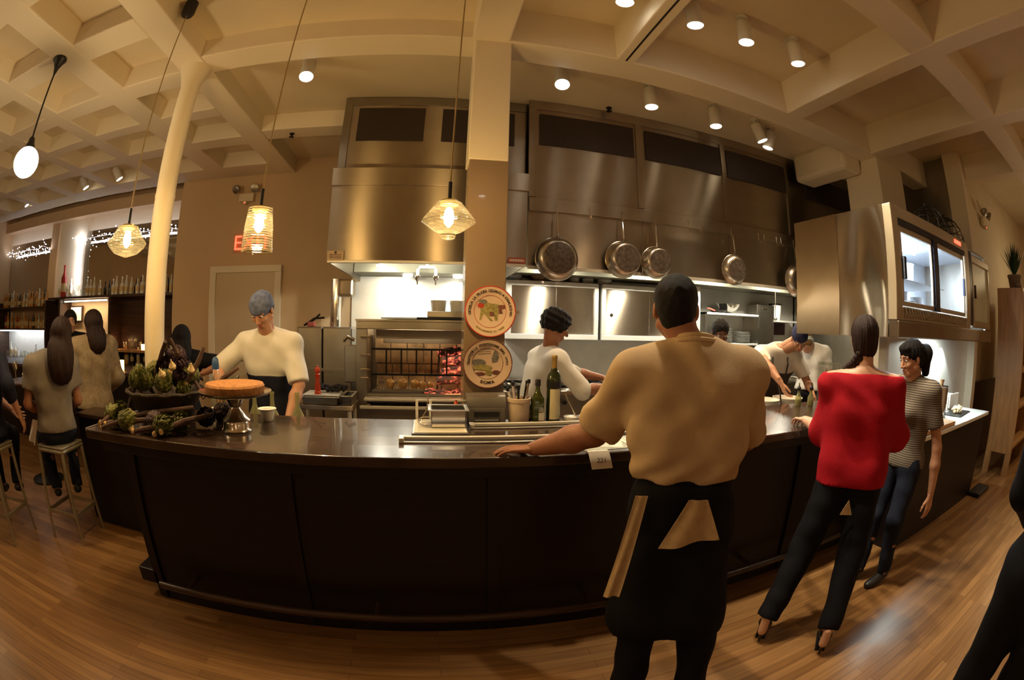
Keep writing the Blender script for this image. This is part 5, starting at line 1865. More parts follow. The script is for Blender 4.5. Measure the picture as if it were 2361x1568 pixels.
    # ---- shoes
    for i in range(2):
        a = ank[i]
        fz = max(0.035, a[2] - 0.05)
        Fd = F
        S = SDF()
        S.cap(a - U * 0.015 - Fd * 0.015, V3(a[0], a[1], a[2] - 0.05) + Fd * 0.12, 0.040, 0.032, 0.02, U, 1.15)
        S.cap(V3(a[0], a[1], a[2] - 0.05) + Fd * 0.06, V3(a[0], a[1], a[2] - 0.055) + Fd * 0.15, 0.036, 0.030, 0.02, U, 1.3)
        S.plane((0, 0, a[2] - 0.083), (0, 0, -1))
        np_obj('shoe', [S.mesh(0.008)], shoes, t)
    J = dict(sh=sh, elbow=elbow, wrist=wrist, pel=pel, chest=chest, neck=neck, hc=hc, P=P, M=M, f=f_, u=u_, r=r_, F=F, R=Rt, up=up, fw=fw, kn=kn, ank=ank, hands=infos, h=h, s=h / 1.75 * (1.03 if build > 1.05 else 1.0))
    if hair:
        SDF.SCL = J['s']
        hair(t, J)
        SDF.SCL = 1.0
    if apron:
        S = SDF()
        torso(S, loose + 0.008)
        for i in range(2):
            S.cap(hj[i], kn[i], 0.058 * h + 0.02, 0.05 * h + 0.02, 0.06)
        S.plane(chest + up * apron.get('top', 0.02), up)
        S.plane(kn[0] * 0.5 + kn[1] * 0.5, (0, 0, -1))
        S.plane(pel - fw * apron.get('back', 0.02), -fw)
        np_obj('apron', [S.mesh(0.012, wr(0.004, 5))], apron['m'], t)
        for sg in ((-1, 1) if apron.get('straps', True) else ()):
            st = MB()
            a = chest + up * apron.get('top', 0.02) + fw * (0.066 * h + 0.03) + Rt * sg * 0.05 * h
            c_ = neck + up * 0.03 + Rt * sg * 0.045 * h + fw * 0.03
            st.tube([tuple(a), tuple((a + c_) / 2 + fw * 0.06), tuple(c_), tuple(c_ - fw * 0.07)], 0.009, 6)
            st.build('apron_strap', apron['m'], t, smooth=True)
    return t, J


def short_hair(m='hair_dark', e=0.012, amp=0.003, low=-0.055, curly=0.0, back=0.0):
    def g(t, J):
        P, M, u, f = J['P'], J['M'], J['u'], J['f']
        S = SDF()
        S.ell(P(0, -0.014 - back, 0.038), (0.078 + e, 0.098 + e + back, 0.088 + e), 0.02, M)
        S.ell(P(0, -0.045, -0.005), (0.066 + e, 0.055 + e, 0.07 + e * .5), 0.03, M)
        S.ell(P(0, 0.115, -0.03), (0.085, 0.075, 0.095), 0.01, M, sub=True)
        S.plane(P(0, 0, low), -u)
        if curly:
            fn = lambda X, Y, Z: curly * (np.sin(X * 110) * np.sin(Y * 120 + 1) + np.sin(Z * 115 + X * 60) * 0.8)
        else:
            fn = wr(amp, 2, ((60, 40, 30), (-50, 60, 44), (30, -70, 66)))
        np_obj('hair', [S.mesh(0.006, fn)], m, t)
    return g


def long_hair(m, length=0.42, e=0.014, width=0.085, thick=0.05, fall=(0, 0), amp=0.003):
    def g(t, J):
        P, M, u, f, r, F = J['P'], J['M'], J['u'], J['f'], J['r'], J['F']
        S = SDF()
        S.ell(P(0, -0.014, 0.038), (0.080 + e, 0.100 + e, 0.088 + e), 0.02, M)
        S.cap(P(-0.05, -0.04, 0.0), P(-0.05, -0.06, -0.12), 0.05, 0.05, 0.04)
        S.cap(P(0.05, -0.04, 0.0), P(0.05, -0.06, -0.12), 0.05, 0.05, 0.04)
        a = P(0, -0.06, -0.08)
        top = a
        Rv = J['R']
        n = 5
        for i in range(n):
            z0 = V3(0, 0, -1) * length * i / n
            z1 = V3(0, 0, -1) * length * (i + 1) / n
            off0 = -F * (0.02 + 0.03 * math.sin(i / n * 2.4)) + Rv * fall[0] * i / n + F * fall[1] * i / n
            off1 = -F * (0.02 + 0.03 * math.sin((i + 1) / n * 2.4)) + Rv * fall[0] * (i + 1) / n + F * fall[1] * (i + 1) / n
            for sx in (-1, 0, 1):
                w = width * (1 - 0.35 * (i / n) ** 2)
                S.cap(a + z0 + off0 + Rv * sx * w * 0.6, a + z1 + off1 + Rv * sx * w * 0.55, thick * (1 - 0.1 * i / n), thick * (1 - 0.14 * (i + 1) / n), 0.04)
        S.ell(P(0, 0.125, -0.045), (0.066, 0.082, 0.10), 0.012, M, sub=True)
        c = J['hc']
        np_obj('hair', [S.mesh(0.0075, strand(amp, 46, (c[0], c[1])))], m, t)
    return g


def bandana(m, knot=True, low=0.012, back_low=-0.035):
    def g(t, J):
        P, M, u, f = J['P'], J['M'], J['u'], J['f']
        S = SDF()
        S.ell(P(0, -0.013, 0.040), (0.088, 0.110, 0.096), 0.02, M)
        S.plane(P(0, 0.0, low), -unit(u + f * 0.22))
        np_obj('bandana', [S.mesh(0.006, wr(0.002, 1, ((30, 20, 10), (20, -30, 40), (9, 9, -40))))], m, t)
        if knot:
            b = MB()
            k = P(0, -0.115, 0.0)
            b.sphere(tuple(k), 0.02, 10, 8)
            b.tube([tuple(k), tuple(k - f * 0.02 - u * 0.05), tuple(k - f * 0.015 - u * 0.10)], [0.012, 0.016, 0.006], 7)
            b.build('knot', m, t, smooth=True)
    return g


def multi(*fs):
    def g(t, J):
        for f in fs:
            f(t, J)
    return g


for nm, c in (('skin_a', (0.52, 0.27, 0.17)), ('skin_b', (0.34, 0.15, 0.085)), ('skin_c', (0.60, 0.34, 0.23)), ('skin_d', (0.20, 0.095, 0.06))):
    m = mat(nm, c, 0.48, var=0.10, scale=14, bump=0.05, bscale=120)
    m.node_tree.nodes['Principled BSDF'].inputs['Subsurface Weight'].default_value = 0.12
    m.node_tree.nodes['Principled BSDF'].inputs['Subsurface Radius'].default_value = (0.02, 0.008, 0.004)
    MT[nm] = m
MT['hair_dark'] = mat('hair_black', (0.008, 0.006, 0.007), 0.62, bump=0.5, bscale=260, spec=0.25, var=0.4, scale=30, stretch=(6, 6, 1))
MT['hair_brown'] = mat('hair_dark_brown', (0.022, 0.009, 0.007), 0.55, bump=0.4, bscale=120, spec=0.3, var=0.4, scale=30, stretch=(6, 6, 1))
MT['hair_tawny'] = mat('hair_tawny', (0.16, 0.09, 0.03), 0.5, var=0.5, scale=40)
MT['tan_shirt'] = mat('tan_cotton', (0.52, 0.375, 0.23), 0.85, var=0.06, scale=12, bump=0.15, bscale=300, spec=0.2)
MT['red_knit'] = mat('red_knit', (0.38, 0.006, 0.016), 0.8, var=0.12, scale=200, bump=0.3, bscale=400, spec=0.2)
MT['white_cotton'] = mat('white_cotton', (0.74, 0.72, 0.68), 0.85, var=0.04, scale=12, bump=0.1, bscale=200, spec=0.2)
MT['grey_jersey'] = mat('grey_jersey', (0.20, 0.175, 0.15), 0.85, var=0.12, scale=12, bump=0.15, bscale=200, spec=0.2)
MT['beige_knit'] = mat('beige_knit', (0.33, 0.25, 0.16), 0.9, var=0.15, scale=30, bump=0.2, bscale=150, spec=0.1)
MT['navy_cloth'] = mat('navy_cloth', (0.014, 0.015, 0.030), 0.8, var=0.2, scale=20, bump=0.1, spec=0.2)
MT['black_cloth'] = mat('black_cloth', (0.005, 0.005, 0.008), 0.8, var=0.3, scale=10, bump=0.1, spec=0.2)
MT['denim'] = mat('dark_denim', (0.014, 0.018, 0.035), 0.85, var=0.25, scale=60, bump=0.1, spec=0.2)
MT['grey_apron'] = mat('charcoal_apron', (0.055, 0.048, 0.045), 0.85, var=0.2, scale=20, spec=0.2)
MT['navy_bandana'] = mat('navy_print_bandana', (0.035, 0.04, 0.10), 0.8, var=0.6, scale=70, spec=0.2)
MT['slate_bandana'] = mat('slate_bandana', (0.13, 0.16, 0.28), 0.8, var=0.35, scale=30, spec=0.2)
MT['leather'] = mat('black_leather', (0.010, 0.009, 0.010), 0.3, var=0.2)
MT['towel'] = mat('beige_towel', (0.50, 0.36, 0.21), 0.9, var=0.1, scale=30, bump=0.2, bscale=200, spec=0.1)


def stripes(name, c1, c2, period):
    m, t, b = nt(name)
    v = objcoord(t)
    sx = t.nodes.new('ShaderNodeSeparateXYZ')
    link(t, v, sx.inputs[0])
    ml = t.nodes.new('ShaderNodeMath')
    ml.operation = 'MULTIPLY'
    ml.inputs[1].default_value = 6.28318 / period
    link(t, sx.outputs['Z'], ml.inputs[0])
    sn = t.nodes.new('ShaderNodeMath')
    sn.operation = 'SINE'
    link(t, ml.outputs[0], sn.inputs[0])
    r = t.nodes.new('ShaderNodeValToRGB')
    r.color_ramp.elements[0].position = 0.45
    r.color_ramp.elements[0].color = (*c1, 1)
    r.color_ramp.elements[1].position = 0.55
    r.color_ramp.elements[1].color = (*c2, 1)
    mr = t.nodes.new('ShaderNodeMapRange')
    mr.inputs['From Min'].default_value = -1
    link(t, sn.outputs[0], mr.inputs['Value'])
    link(t, mr.outputs[0], r.inputs['Fac'])
    link(t, r.outputs['Color'], b.inputs['Base Color'])
    b.inputs['Roughness'].default_value = 0.85
    b.inputs['Specular IOR Level'].default_value = 0.2
    return m


MT['striped'] = stripes('striped_jersey', (0.07, 0.06, 0.06), (0.26, 0.21, 0.15), 0.014)
MT['band'] = stripes('striped_headband', (0.25, 0.38, 0.42), (0.75, 0.78, 0.74), 0.02)

# ================================================================ the figures
D = math.radians
# -- waiter in the tan shirt, seen from behind, left hand on the counter


def man_hair(t, J):
    P, M, u, f = J['P'], J['M'], J['u'], J['f']
    S = SDF()
    S.ell(P(0, -0.014, 0.040), (0.081, 0.103, 0.090), 0.02, M)
    S.ell(P(0, -0.050, -0.015), (0.064, 0.052, 0.07), 0.03, M)
    S.ell(P(0, 0.11, -0.04), (0.10, 0.08, 0.10), 0.01, M, sub=True)
    S.plane(P(0, 0, -0.085), -unit(u + f * 0.2))
    np_obj('hair', [S.mesh(0.005, wr(0.0012, 2, ((60, 40, 30), (-50, 60, 44), (30, -70, 66))))], 'hair_dark', t)
    n, up, R, F = J['neck'], J['up'], J['R'], J['F']
    c = MB()
    c.tube([tuple(n + up * 0.055 + (R * math.cos(a) * 0.072 + J['fw'] * math.sin(a) * 0.068) + up * 0.012 * (-math.sin(a))) for a in [2 * math.pi * k / 28 for k in range(28)]], 0.013, 8, True)
    c.tube([tuple(n + up * 0.040 + (R * math.cos(a) * 0.084 + J['fw'] * math.sin(a) * 0.078) + up * 0.010 * (-math.sin(a))) for a in [2 * math.pi * k / 28 for k in range(28)]], 0.014, 8, True)
    c.build('collar', 'tan_shirt', t, smooth=True)
    SDF.SCL = 1.0
    man_shirt(t, J)
    # long wrapped waist apron
    a_ = SDF()
    p_ = J['pel']
    a_.cap(p_ + J['up'] * 0.06 - R * 0.05, p_ + J['up'] * 0.06 + R * 0.05, 0.135, None, 0.05, J['fw'], 1.05)
    a_.cap(p_ - R * 0.08 - V3(0, 0, 0.10), p_ - R * 0.11 - F * 0.07 - V3(0, 0, 0.50), 0.13, 0.135, 0.08)
    a_.cap(p_ + R * 0.08 - V3(0, 0, 0.10), p_ + R * 0.11 - F * 0.07 - V3(0, 0, 0.50), 0.13, 0.135, 0.08)
    a_.cap(p_ - R * 0.09 - F * 0.07 - V3(0, 0, 0.48), p_ + R * 0.09 - F * 0.07 - V3(0, 0, 0.48), 0.14, None, 0.06)
    a_.plane((0, 0, 0.46), (0, 0, -1))
    a_.plane(p_ + J['up'] * 0.10, J['up'])
    np_obj('apron', [a_.mesh(0.011, wr(0.006, 2, ((9, 4, 2), (-14, 10, 1), (5, -17, 3))))], 'black_cloth', t)
    # belt, apron strings
    b = SDF()
    p = J['pel']
    h = J['h']
    b.cap(p + up * 0.115 - R * 0.06, p + up * 0.115 + R * 0.06, 0.125, None, 0.03, J['fw'], 1.1)
    b.plane(p + up * 0.135, up)
    b.plane(p + up * 0.085, -up)
    np_obj('apron_band', [b.mesh(0.008)], 'black_cloth', t)




def man_shirt(t, J):
    S = SDF()
    pel, up, R, fw, ch, nk, sh, el = J['pel'], J['up'], J['R'], J['fw'], J['chest'], J['neck'], J['sh'], J['elbow']
    S.cap(pel + up * 0.13 - R * 0.075, pel + up * 0.13 + R * 0.075, 0.105, None, 0.04, fw, 1.05)
    S.cap(pel + up * 0.185 - R * 0.085, pel + up * 0.185 + R * 0.085, 0.138, None, 0.05, fw, 1.10)
    S.cap(pel + up * 0.27 - R * 0.088, pel + up * 0.27 + R * 0.088, 0.138, None, 0.06, fw, 1.08)
    S.cap(ch - R * 0.09, ch + R * 0.09, 0.143, None, 0.06, fw, 1.08)
    S.cap(ch + up * 0.08 - R * 0.11, ch + up * 0.08 + R * 0.11, 0.125, None, 0.06, fw, 1.05)
    for i in range(2):
        S.cap(nk - up * 0.002, sh[i] - up * 0.008, 0.082, 0.086, 0.06)
        e = sh[i] + (el[i] - sh[i]) * 0.88
        S.cap(sh[i] - up * 0.01, e, 0.080, 0.088, 0.05, cut=True)
        S.cap(sh[i] + (el[i] - sh[i]) * 0.80, sh[i] + (el[i] - sh[i]) * 0.90, 0.092, 0.093, 0.006, cut=True, cuta=True)
    S.plane(pel + up * 0.105, -up)
    S.plane(nk + up * 0.066 - fw * 0.02, unit(up - fw * 0.05))

    def folds(X, Y, Z):
        a = (X - pel[0]) * R[0] + (Y - pel[1]) * R[1]
        z = Z - pel[2]
        low = np.exp(-((z - 0.17) / 0.09) ** 2)
        o = 0.010 * low * np.sin(a * 42 + 3 * np.sin(z * 20)) * 0.7
        o = o + 0.006 * np.sin(z * 30 + a * 16 + 2 * np.sin(a * 14)) + 0.005 * np.sin(z * 12 - a * 34 + 1.5 * np.sin(z * 17))
        return o * 0.95
    np_obj('shirt', [S.mesh(0.0085, folds)], 'tan_shirt', t)


man, MJ = person('man in a tan short-sleeved shirt seen from behind, left hand on the counter', (0.93, 1.40), D(24), h=1.865, skin='skin_b', lean=0.09, build=1.02, res=0.010, hres=0.0045,
                 headpos=(0.915, 1.53, 1.722), head_yaw=D(4), hands=[(0.465, 1.945, 1.095), (1.27, 1.80, 1.11)], poles=[(0.25, 0.25, -1.0), (0.5, -0.9, -0.5)], armk=1.13, armr=1.22,
                 hand_dir=[(-0.90, 0.36, -0.10), (0.1, 0.9, -0.1)], hand_n=[(0, 0, 1), (0, 0, 1)], shirt=None,
                 pants='black_cloth', legw=0.012, hair=man_hair, wrink=0.006, curl=0.22, shoulder_z=-0.012, shoes='leather', feet=[(0.74, 1.24, 0.09), (1.00, 1.14, 0.09)], pants_top=0.10)
w = MJ['wrist'][0]
rg = MB().tube([(w[0] - 0.118 + 0.0115 * 0.4 * math.sin(a), w[1] + 0.046 + 0.0115 * math.cos(a) * 0.0 + 0.003 * math.sin(a), w[2] - 0.005 + 0.011 * math.sin(a) + 0) for a in [2 * math.pi * k / 16 for k in range(16)]], 0.002, 6, True)


def cloth(pts_top, drop, m, name, label, thick=0.006, wave=0.01, parent=None, n=10):
    """hanging cloth: top polyline, dropped by vector, with folds, solid thickness"""
    P0, P1 = Vector(pts_top[0]), Vector(pts_top[1])
    d0, d1 = Vector(drop[0]), Vector(drop[1])
    nrm = (P1 - P0).cross(d0).normalized()
    vs_, fs = [], []
    m_ = 14
    for side in (0, 1):
        for j in range(n + 1):
            for i in range(m_ + 1):
                u, v = i / m_, j / n
                p = P0.lerp(P1, u) + d0.lerp(d1, u) * v
                p += nrm * (wave * math.sin(u * 9 + v * 2) * (0.3 + v) + thick * side)
                vs_.append(tuple(p))
    N = (n + 1) * (m_ + 1)
    idx = lambda s_, j, i: s_ * N + j * (m_ + 1) + i
    for j in range(n):
        for i in range(m_):
            fs.append((idx(0, j, i), idx(0, j, i + 1), idx(0, j + 1, i + 1), idx(0, j + 1, i)))
            fs.append((idx(1, j, i), idx(1, j + 1, i), idx(1, j + 1, i + 1), idx(1, j, i + 1)))
    for j in range(n):
        fs.append((idx(0, j, 0), idx(0, j + 1, 0), idx(1, j + 1, 0), idx(1, j, 0)))
        fs.append((idx(0, j, m_), idx(1, j, m_), idx(1, j + 1, m_), idx(0, j + 1, m_)))
    for i in range(m_):
        fs.append((idx(0, 0, i), idx(1, 0, i), idx(1, 0, i + 1), idx(0, 0, i + 1)))
        fs.append((idx(0, n, i), idx(0, n, i + 1), idx(1, n, i + 1), idx(1, n, i)))
    o = MB().add(vs_, fs).build(name, m, parent, smooth=True)
    if label:
        tag(o, label, 'towel')
    return o


# -- woman in the red sweater
def red_hair(t, J):
    P, M, u, f, R, F = J['P'], J['M'], J['u'], J['f'], J['R'], J['F']
    S = SDF()
    S.ell(P(0, -0.016, 0.036), (0.088, 0.108, 0.096), 0.02, M)
    S.ell(P(0, -0.055, -0.03), (0.078, 0.062, 0.09), 0.03, M)
    S.ell(P(0, 0.12, -0.04), (0.07, 0.085, 0.10), 0.012, M, sub=True)
    S.plane(P(0, 0, -0.14), -u)
    c = J['hc']
    np_obj('hair', [S.mesh(0.006, strand(0.0022, 44, (c[0], c[1])))], 'hair_brown', t)
    b = MB()
    n = J['neck']
    pts = [P(-0.03, -0.085, -0.09), P(-0.065, -0.075, -0.14), n - R * 0.105 + F * 0.0 + V3(0, 0, 0.035), n - R * 0.125 + F * 0.07 + V3(0, 0, -0.02), n - R * 0.12 + F * 0.11 + V3(0, 0, -0.12), n - R * 0.11 + F * 0.12 + V3(0, 0, -0.22)]
    pts = [np.array(p) for p in pts]
    for k in range(26):
        s_ = k / 25 * (len(pts) - 1)
        i = min(int(s_), len(pts) - 2)
        p = pts[i] + (pts[i + 1] - pts[i]) * (s_ - i)
        q = unit(pts[i + 1] - pts[i])
        sd = unit(np.cross(q, F)) * (0.011 if k % 2 else -0.011)
        r = 0.023 * (1 - 0.35 * k / 25)
        b.sphere(tuple(p + sd), r, 10, 7)
    b.build('braid', 'hair_brown', t, smooth=True)


def sweater(t, J):
    """wide batwing knit: torso, puffed hem, drooping sleeves"""
    SDF.SCL = 1.0
    S = SDF()
    pel, up, R, fw, ch, nk, sh, el, wrs = J['pel'], J['up'], J['R'], J['fw'], J['chest'], J['neck'], J['sh'], J['elbow'], J['wrist']
    S.cap(pel - up * 0.07 - R * 0.075, pel - up * 0.07 + R * 0.075, 0.128, None, 0.05, fw, 1.0)
    S.cap(pel + up * 0.02 - R * 0.08, pel + up * 0.02 + R * 0.08, 0.130, None, 0.05, fw, 1.0)
    S.cap(pel + up * 0.09 - R * 0.085, pel + up * 0.09 + R * 0.085, 0.125, None, 0.06, fw, 1.12)
    S.cap(pel + up * 0.20 - R * 0.085, pel + up * 0.20 + R * 0.085, 0.118, None, 0.06, fw, 1.15)
    S.cap(ch - R * 0.08, ch + R * 0.08, 0.128, None, 0.06, fw, 1.10)
    S.cap(nk - up * 0.07 - R * 0.085, nk - up * 0.07 + R * 0.085, 0.112, None, 0.05, fw, 1.05)
    for i in range(2):
        S.cap(nk - up * 0.02, sh[i], 0.066, 0.066, 0.05)
        S.cap(sh[i], el[i], 0.060, 0.068, 0.08)
        S.cap(sh[i] * 0.45 + pel * 0.55 + up * 0.08, el[i], 0.07, 0.055, 0.10)
        e = el[i] + (wrs[i] - el[i]) * 0.12
        S.cap(el[i], e, 0.066, 0.06, 0.05, cut=True)
    S.plane(pel - up * 0.045, -up)
    S.plane(nk + up * 0.018 - fw * 0.03, unit(up - fw * 0.10))
    np_obj('sweater', [S.mesh(0.010, wr(0.0075, 4, ((9, 4, 3), (-11, 8, 4), (4, -9, 16))))], 'red_knit', t)


red, RJ = person('woman in a loose red sweater with a side braid, hand on the counter', (2.09, 1.42), D(50), h=1.72, skin='skin_c', lean=0.12, res=0.012, hres=0.0045, headpos=(2.185, 1.50, 1.635),
                 hands=[(2.17, 1.93, 1.125), (2.46, 1.50, 0.97)], poles=[(-0.10, -0.45, -0.9), (0.25, -0.35, -0.9)], hand_dir=[(0.30, 0.62, -0.10), (0.25, 0.3, -0.6)], hand_n=[(0.0, -0.25, 1), None],
                 shirt=None, pants='black_cloth', legw=0.012, feet=[(1.68, 1.45, 0.13), (1.90, 1.14, 0.13)], hair=multi(red_hair, sweater), shoes='leather', curl=0.45)
# pale triangle at her hip, ring, slingback straps and bare heels
hn = RJ['hands'][0]
kk = hn[2][2]
d_ = unit(V3(0.35, 0.62, -0.2))
u1 = unit(np.cross(d_, (0, 0, 1)))
u2 = np.cross(u1, d_)
rc = kk + d_ * 0.016 - V3(0, 0, 0.002)
rb = MB().tube([tuple(rc + u1 * math.cos(a) * 0.0098 + u2 * math.sin(a) * 0.0098) for a in [2 * math.pi * k / 16 for k in range(16)]], 0.0018, 6, True)
o = rb.build('finger_ring', 'chrome', smooth=True)
tag(o, 'thin silver ring on the hand of the woman in red', 'ring')
tri = MB()
tp = RJ['pel'] - RJ['F'] * 0.155 + RJ['R'] * 0.0
a = tp + V3(0, 0, -0.08)
tri.add([tuple(a), tuple(a - RJ['R'] * 0.035 - V3(0, 0, 0.085)), tuple(a + RJ['R'] * 0.035 - V3(0, 0, 0.08)), tuple(a - RJ['F'] * 0.006), tuple(a - RJ['F'] * 0.006 - RJ['R'] * 0.035 - V3(0, 0, 0.085)), tuple(a - RJ['F'] * 0.006 + RJ['R'] * 0.035 - V3(0, 0, 0.08))],
        [(0, 1, 2), (3, 5, 4), (0, 3, 4, 1), (1, 4, 5, 2), (2, 5, 3, 0)])
tri.build('cloth_corner', 'towel', red)
for i, (x, y) in enumerate(((1.68, 1.45), (1.90, 1.14))):
    F = RJ['F']
    hl = SDF().cap((x - F[0] * 0.03, y - F[1] * 0.03, 0.15), (x - F[0] * 0.045, y - F[1] * 0.045, 0.075), 0.028, 0.026).mesh(0.006)
    np_obj('bare_heel', [hl], 'skin_c', red)
    MB().tube([(x - F[0] * 0.05, y - F[1] * 0.05, 0.07), (x - F[0] * 0.055, y - F[1] * 0.055, 0.004)], [0.014, 0.006], 8).build('shoe_heel', 'leather', red)
    MB().box(x - 0.03, x + 0.03, y - 0.02, y + 0.16, 0.0, 0.012).rot(-D(48), 'Z', (x, y, 0)).build('shoe_sole', 'leather', red)


# -- woman in the striped top, three-quarter face
def stripe_hair(t, J):
    P, M, u, f, R, F = J['P'], J['M'], J['u'], J['f'], J['R'], J['F']
    S = SDF()
    S.ell(P(0, -0.014, 0.042), (0.084, 0.108, 0.094), 0.02, M)
    S.ell(P(0, 0.055, 0.085), (0.062, 0.045, 0.028), 0.02, M)
    S.ell(P(0, -0.04, -0.01), (0.080, 0.062, 0.085), 0.03, M)
    S.ell(P(0, 0.13, -0.045), (0.072, 0.09, 0.102), 0.012, M, sub=True)
    S.cap(P(0, -0.10, 0.02), P(0, -0.15, 0.0), 0.045, 0.055, 0.03)
    S.cap(P(0, -0.15, 0.0), P(0, -0.135, -0.13), 0.056, 0.030, 0.03)
    S.plane(P(0, 0, -0.16), -u)
    c = J['hc']
    np_obj('hair', [S.mesh(0.006, strand(0.002, 40, (c[0], c[1])))], 'hair_dark', t)


person('dark-haired woman in a striped grey top facing left', (2.90, 1.50), D(-82), h=1.62, skin='skin_a', headpos=(2.83, 1.50, 1.52), head_yaw=D(16), head_pitch=D(14), res=0.012, hres=0.004,
       hands=[(2.95, 1.22, 0.66), (2.78, 1.80, 0.98)], poles=[(0.6, -0.6, 0), None], shirt='striped', sleeve=0.62, loose=0.016, hem=-0.04, pants='denim', hair=stripe_hair, feet=[(2.82, 1.38, 0.08), (2.72, 1.56, 0.08)], bust=0.045, curl=0.3)

# -- person at the bottom right corner
person('person in dark trousers and jacket at the lower right corner, only a leg in view', (1.70, 0.03), D(92), h=1.80, skin='skin_a', res=0.013, hands=[(1.98, 0.2, 1.0), (1.98, -0.2, 1.0)], poles=[(0.3, 0.1, -1), (0.3, -0.1, -1)], shirt='black_cloth', sleeve=1.85, loose=0.015, hem=-0.04,
       pants='black_cloth', legw=0.02, hair=short_hair(), face=False, feet=[(1.64, 0.12, 0.085), (1.80, -0.10, 0.085)])

# -- chefs
person('chef with slate bandana and white shirt bending over the counter left', (-1.23, 3.42), D(186), h=1.83, skin='skin_a', lean=0.16, res=0.012, head_pitch=D(38), headpos=(-1.245, 3.20, 1.725),
       hands=[(-1.00, 3.06, 0.97), (-1.52, 3.02, 1.18)], poles=[(0.7, 0.3, -0.4), (-0.9, 0.2, -0.3)], shirt='white_cotton', sleeve=0.95, loose=0.022, pants='black_cloth', apron=dict(m='navy_cloth', top=-0.07, back=0.05, straps=False),
       hair=multi(short_hair('hair_brown', 0.006), bandana('slate_bandana')), wrink=0.007, hand_n=[(0.3, -0.8, 0.5), (0, -0.5, 1)])
person('curly-haired cook in a white jacket reaching right, beyond the oil bottles', (0.80, 3.52), D(82), h=1.72, skin='skin_b', lean=0.30, res=0.012, headpos=(0.985, 3.45, 1.64), head_pitch=D(22), head_yaw=D(6),
       hands=[(1.50, 3.72, 1.20), (1.42, 3.30, 1.18)], poles=[(0, 0, -1), (0, -0.3, -1)], shirt='white_cotton', sleeve=1.12, loose=0.028, pants='black_cloth',
       hair=short_hair('hair_dark', 0.022, curly=0.005, back=0.008), wrink=0.008, hand_n=[(0, 0, 1), (0, 0, 1)])
person('brown-skinned cook mostly hidden behind the head of the man in tan', (2.70, 3.64), D(200), h=1.74, skin='skin_d', lean=0.12, res=0.013, head_pitch=D(25), hands=[(2.85, 3.25, 1.1), (2.5, 3.25, 1.1)], shirt='white_cotton', sleeve=1.4,
       loose=0.025, pants='black_cloth', hair=short_hair('hair_dark', 0.008), headpos=(2.61, 3.52, 1.625))
person('cook with navy print bandana and charcoal apron plating with both hands', (3.42, 3.66), D(205), h=1.80, skin='skin_a', lean=0.38, side=-0.06, res=0.011, head_pitch=D(42), headpos=(3.46, 3.24, 1.60), head_yaw=D(10),
       hands=[(3.50, 3.06, 1.10), (3.00, 3.03, 1.20)], armk=1.08, poles=[(0.6, 0.2, -0.5), (-1.0, 0.0, 0.7)], shirt='white_cotton', sleeve=0.75, loose=0.020, pants='black_cloth', apron=dict(m='grey_apron', top=0.0, back=0.03),
       hair=multi(short_hair('hair_brown', 0.008), bandana('navy_bandana')), wrink=0.006, hand_dir=[(-0.1, -0.5, -0.7), (0.35, -0.3, -0.8)], curl=0.5)


def headband(t, J):
    P, M, u, f = J['P'], J['M'], J['u'], J['f']
    S = SDF()
    S.ell(P(0, -0.013, 0.036), (0.092, 0.113, 0.10), 0.02, M)
    S.plane(P(0, 0, 0.055), u)
    S.plane(P(0, 0, 0.005), -u)
    np_obj('headband', [S.mesh(0.006)], 'band', t)


person('cook in white seen from behind with a pale striped headband', (4.52, 4.00), D(55), h=1.74, skin='skin_a', lean=0.10, res=0.012, headpos=(4.42, 4.00, 1.53), head_pitch=D(20), shirt='white_cotton', sleeve=1.5, loose=0.032, hem=0.02,
       hands=[(4.5, 4.42, 1.15), (4.85, 4.05, 1.1)], pants='black_cloth', hair=multi(short_hair('hair_tawny', 0.008), headband), wrink=0.009)

# -- guests at the left bar
person('seated guest with long dark hair and grey top on a bar stool', (-2.93, 2.46), D(-52), h=1.68, skin='skin_b', seat=0.755, res=0.012, hands=[(-3.16, 2.50, 0.96), (-3.04, 2.74, 0.98)], poles=[(-0.15, -0.5, -0.9), (0.3, 0.1, -0.9)],
       shirt='grey_jersey', sleeve=0.6, loose=0.024, hem=-0.01, pants='denim', hair=long_hair('hair_brown', 0.21, 0.020, 0.085, 0.062), wrink=0.007, headpos=(-2.84, 2.53, 1.545), head_yaw=D(25), feet=[(-3.17, 2.52, 0.32), (-3.05, 2.70, 0.32)])
person('guest in dark navy seated at the left picture edge', (-3.56, 2.05), D(-40), h=1.70, skin='skin_a', seat=0.755, res=0.013, hands=[(-3.6, 2.4, 0.95), (-3.20, 2.22, 0.98)], shirt='navy_cloth', sleeve=1.45, loose=0.024, hem=-0.06,
       pants='black_cloth', hair=long_hair('hair_dark', 0.16, 0.012, 0.06, 0.05), feet=[(-3.80, 2.22, 0.32), (-3.66, 2.34, 0.32)], headpos=(-3.50, 2.10, 1.52))
person('standing guest with dark hair and long beige cardigan', (-3.22, 3.34), D(-62), h=1.74, skin='skin_a', res=0.013, shirt='beige_knit', sleeve=1.8, loose=0.038, hem=-0.06, pants='black_cloth', head_yaw=D(-20),
       hair=long_hair('hair_brown', 0.14, 0.016, 0.07, 0.055), hands=[(-3.56, 3.35, 1.2), (-3.3, 3.62, 1.0)], wrink=0.007)
person('man in a dark shirt facing the guest in the beige cardigan', (-4.16, 3.86), D(125), h=1.76, skin='skin_a', res=0.013, shirt='black_cloth', sleeve=0.7, loose=0.02, hem=-0.05, pants='black_cloth', hair=short_hair('hair_dark', 0.016))
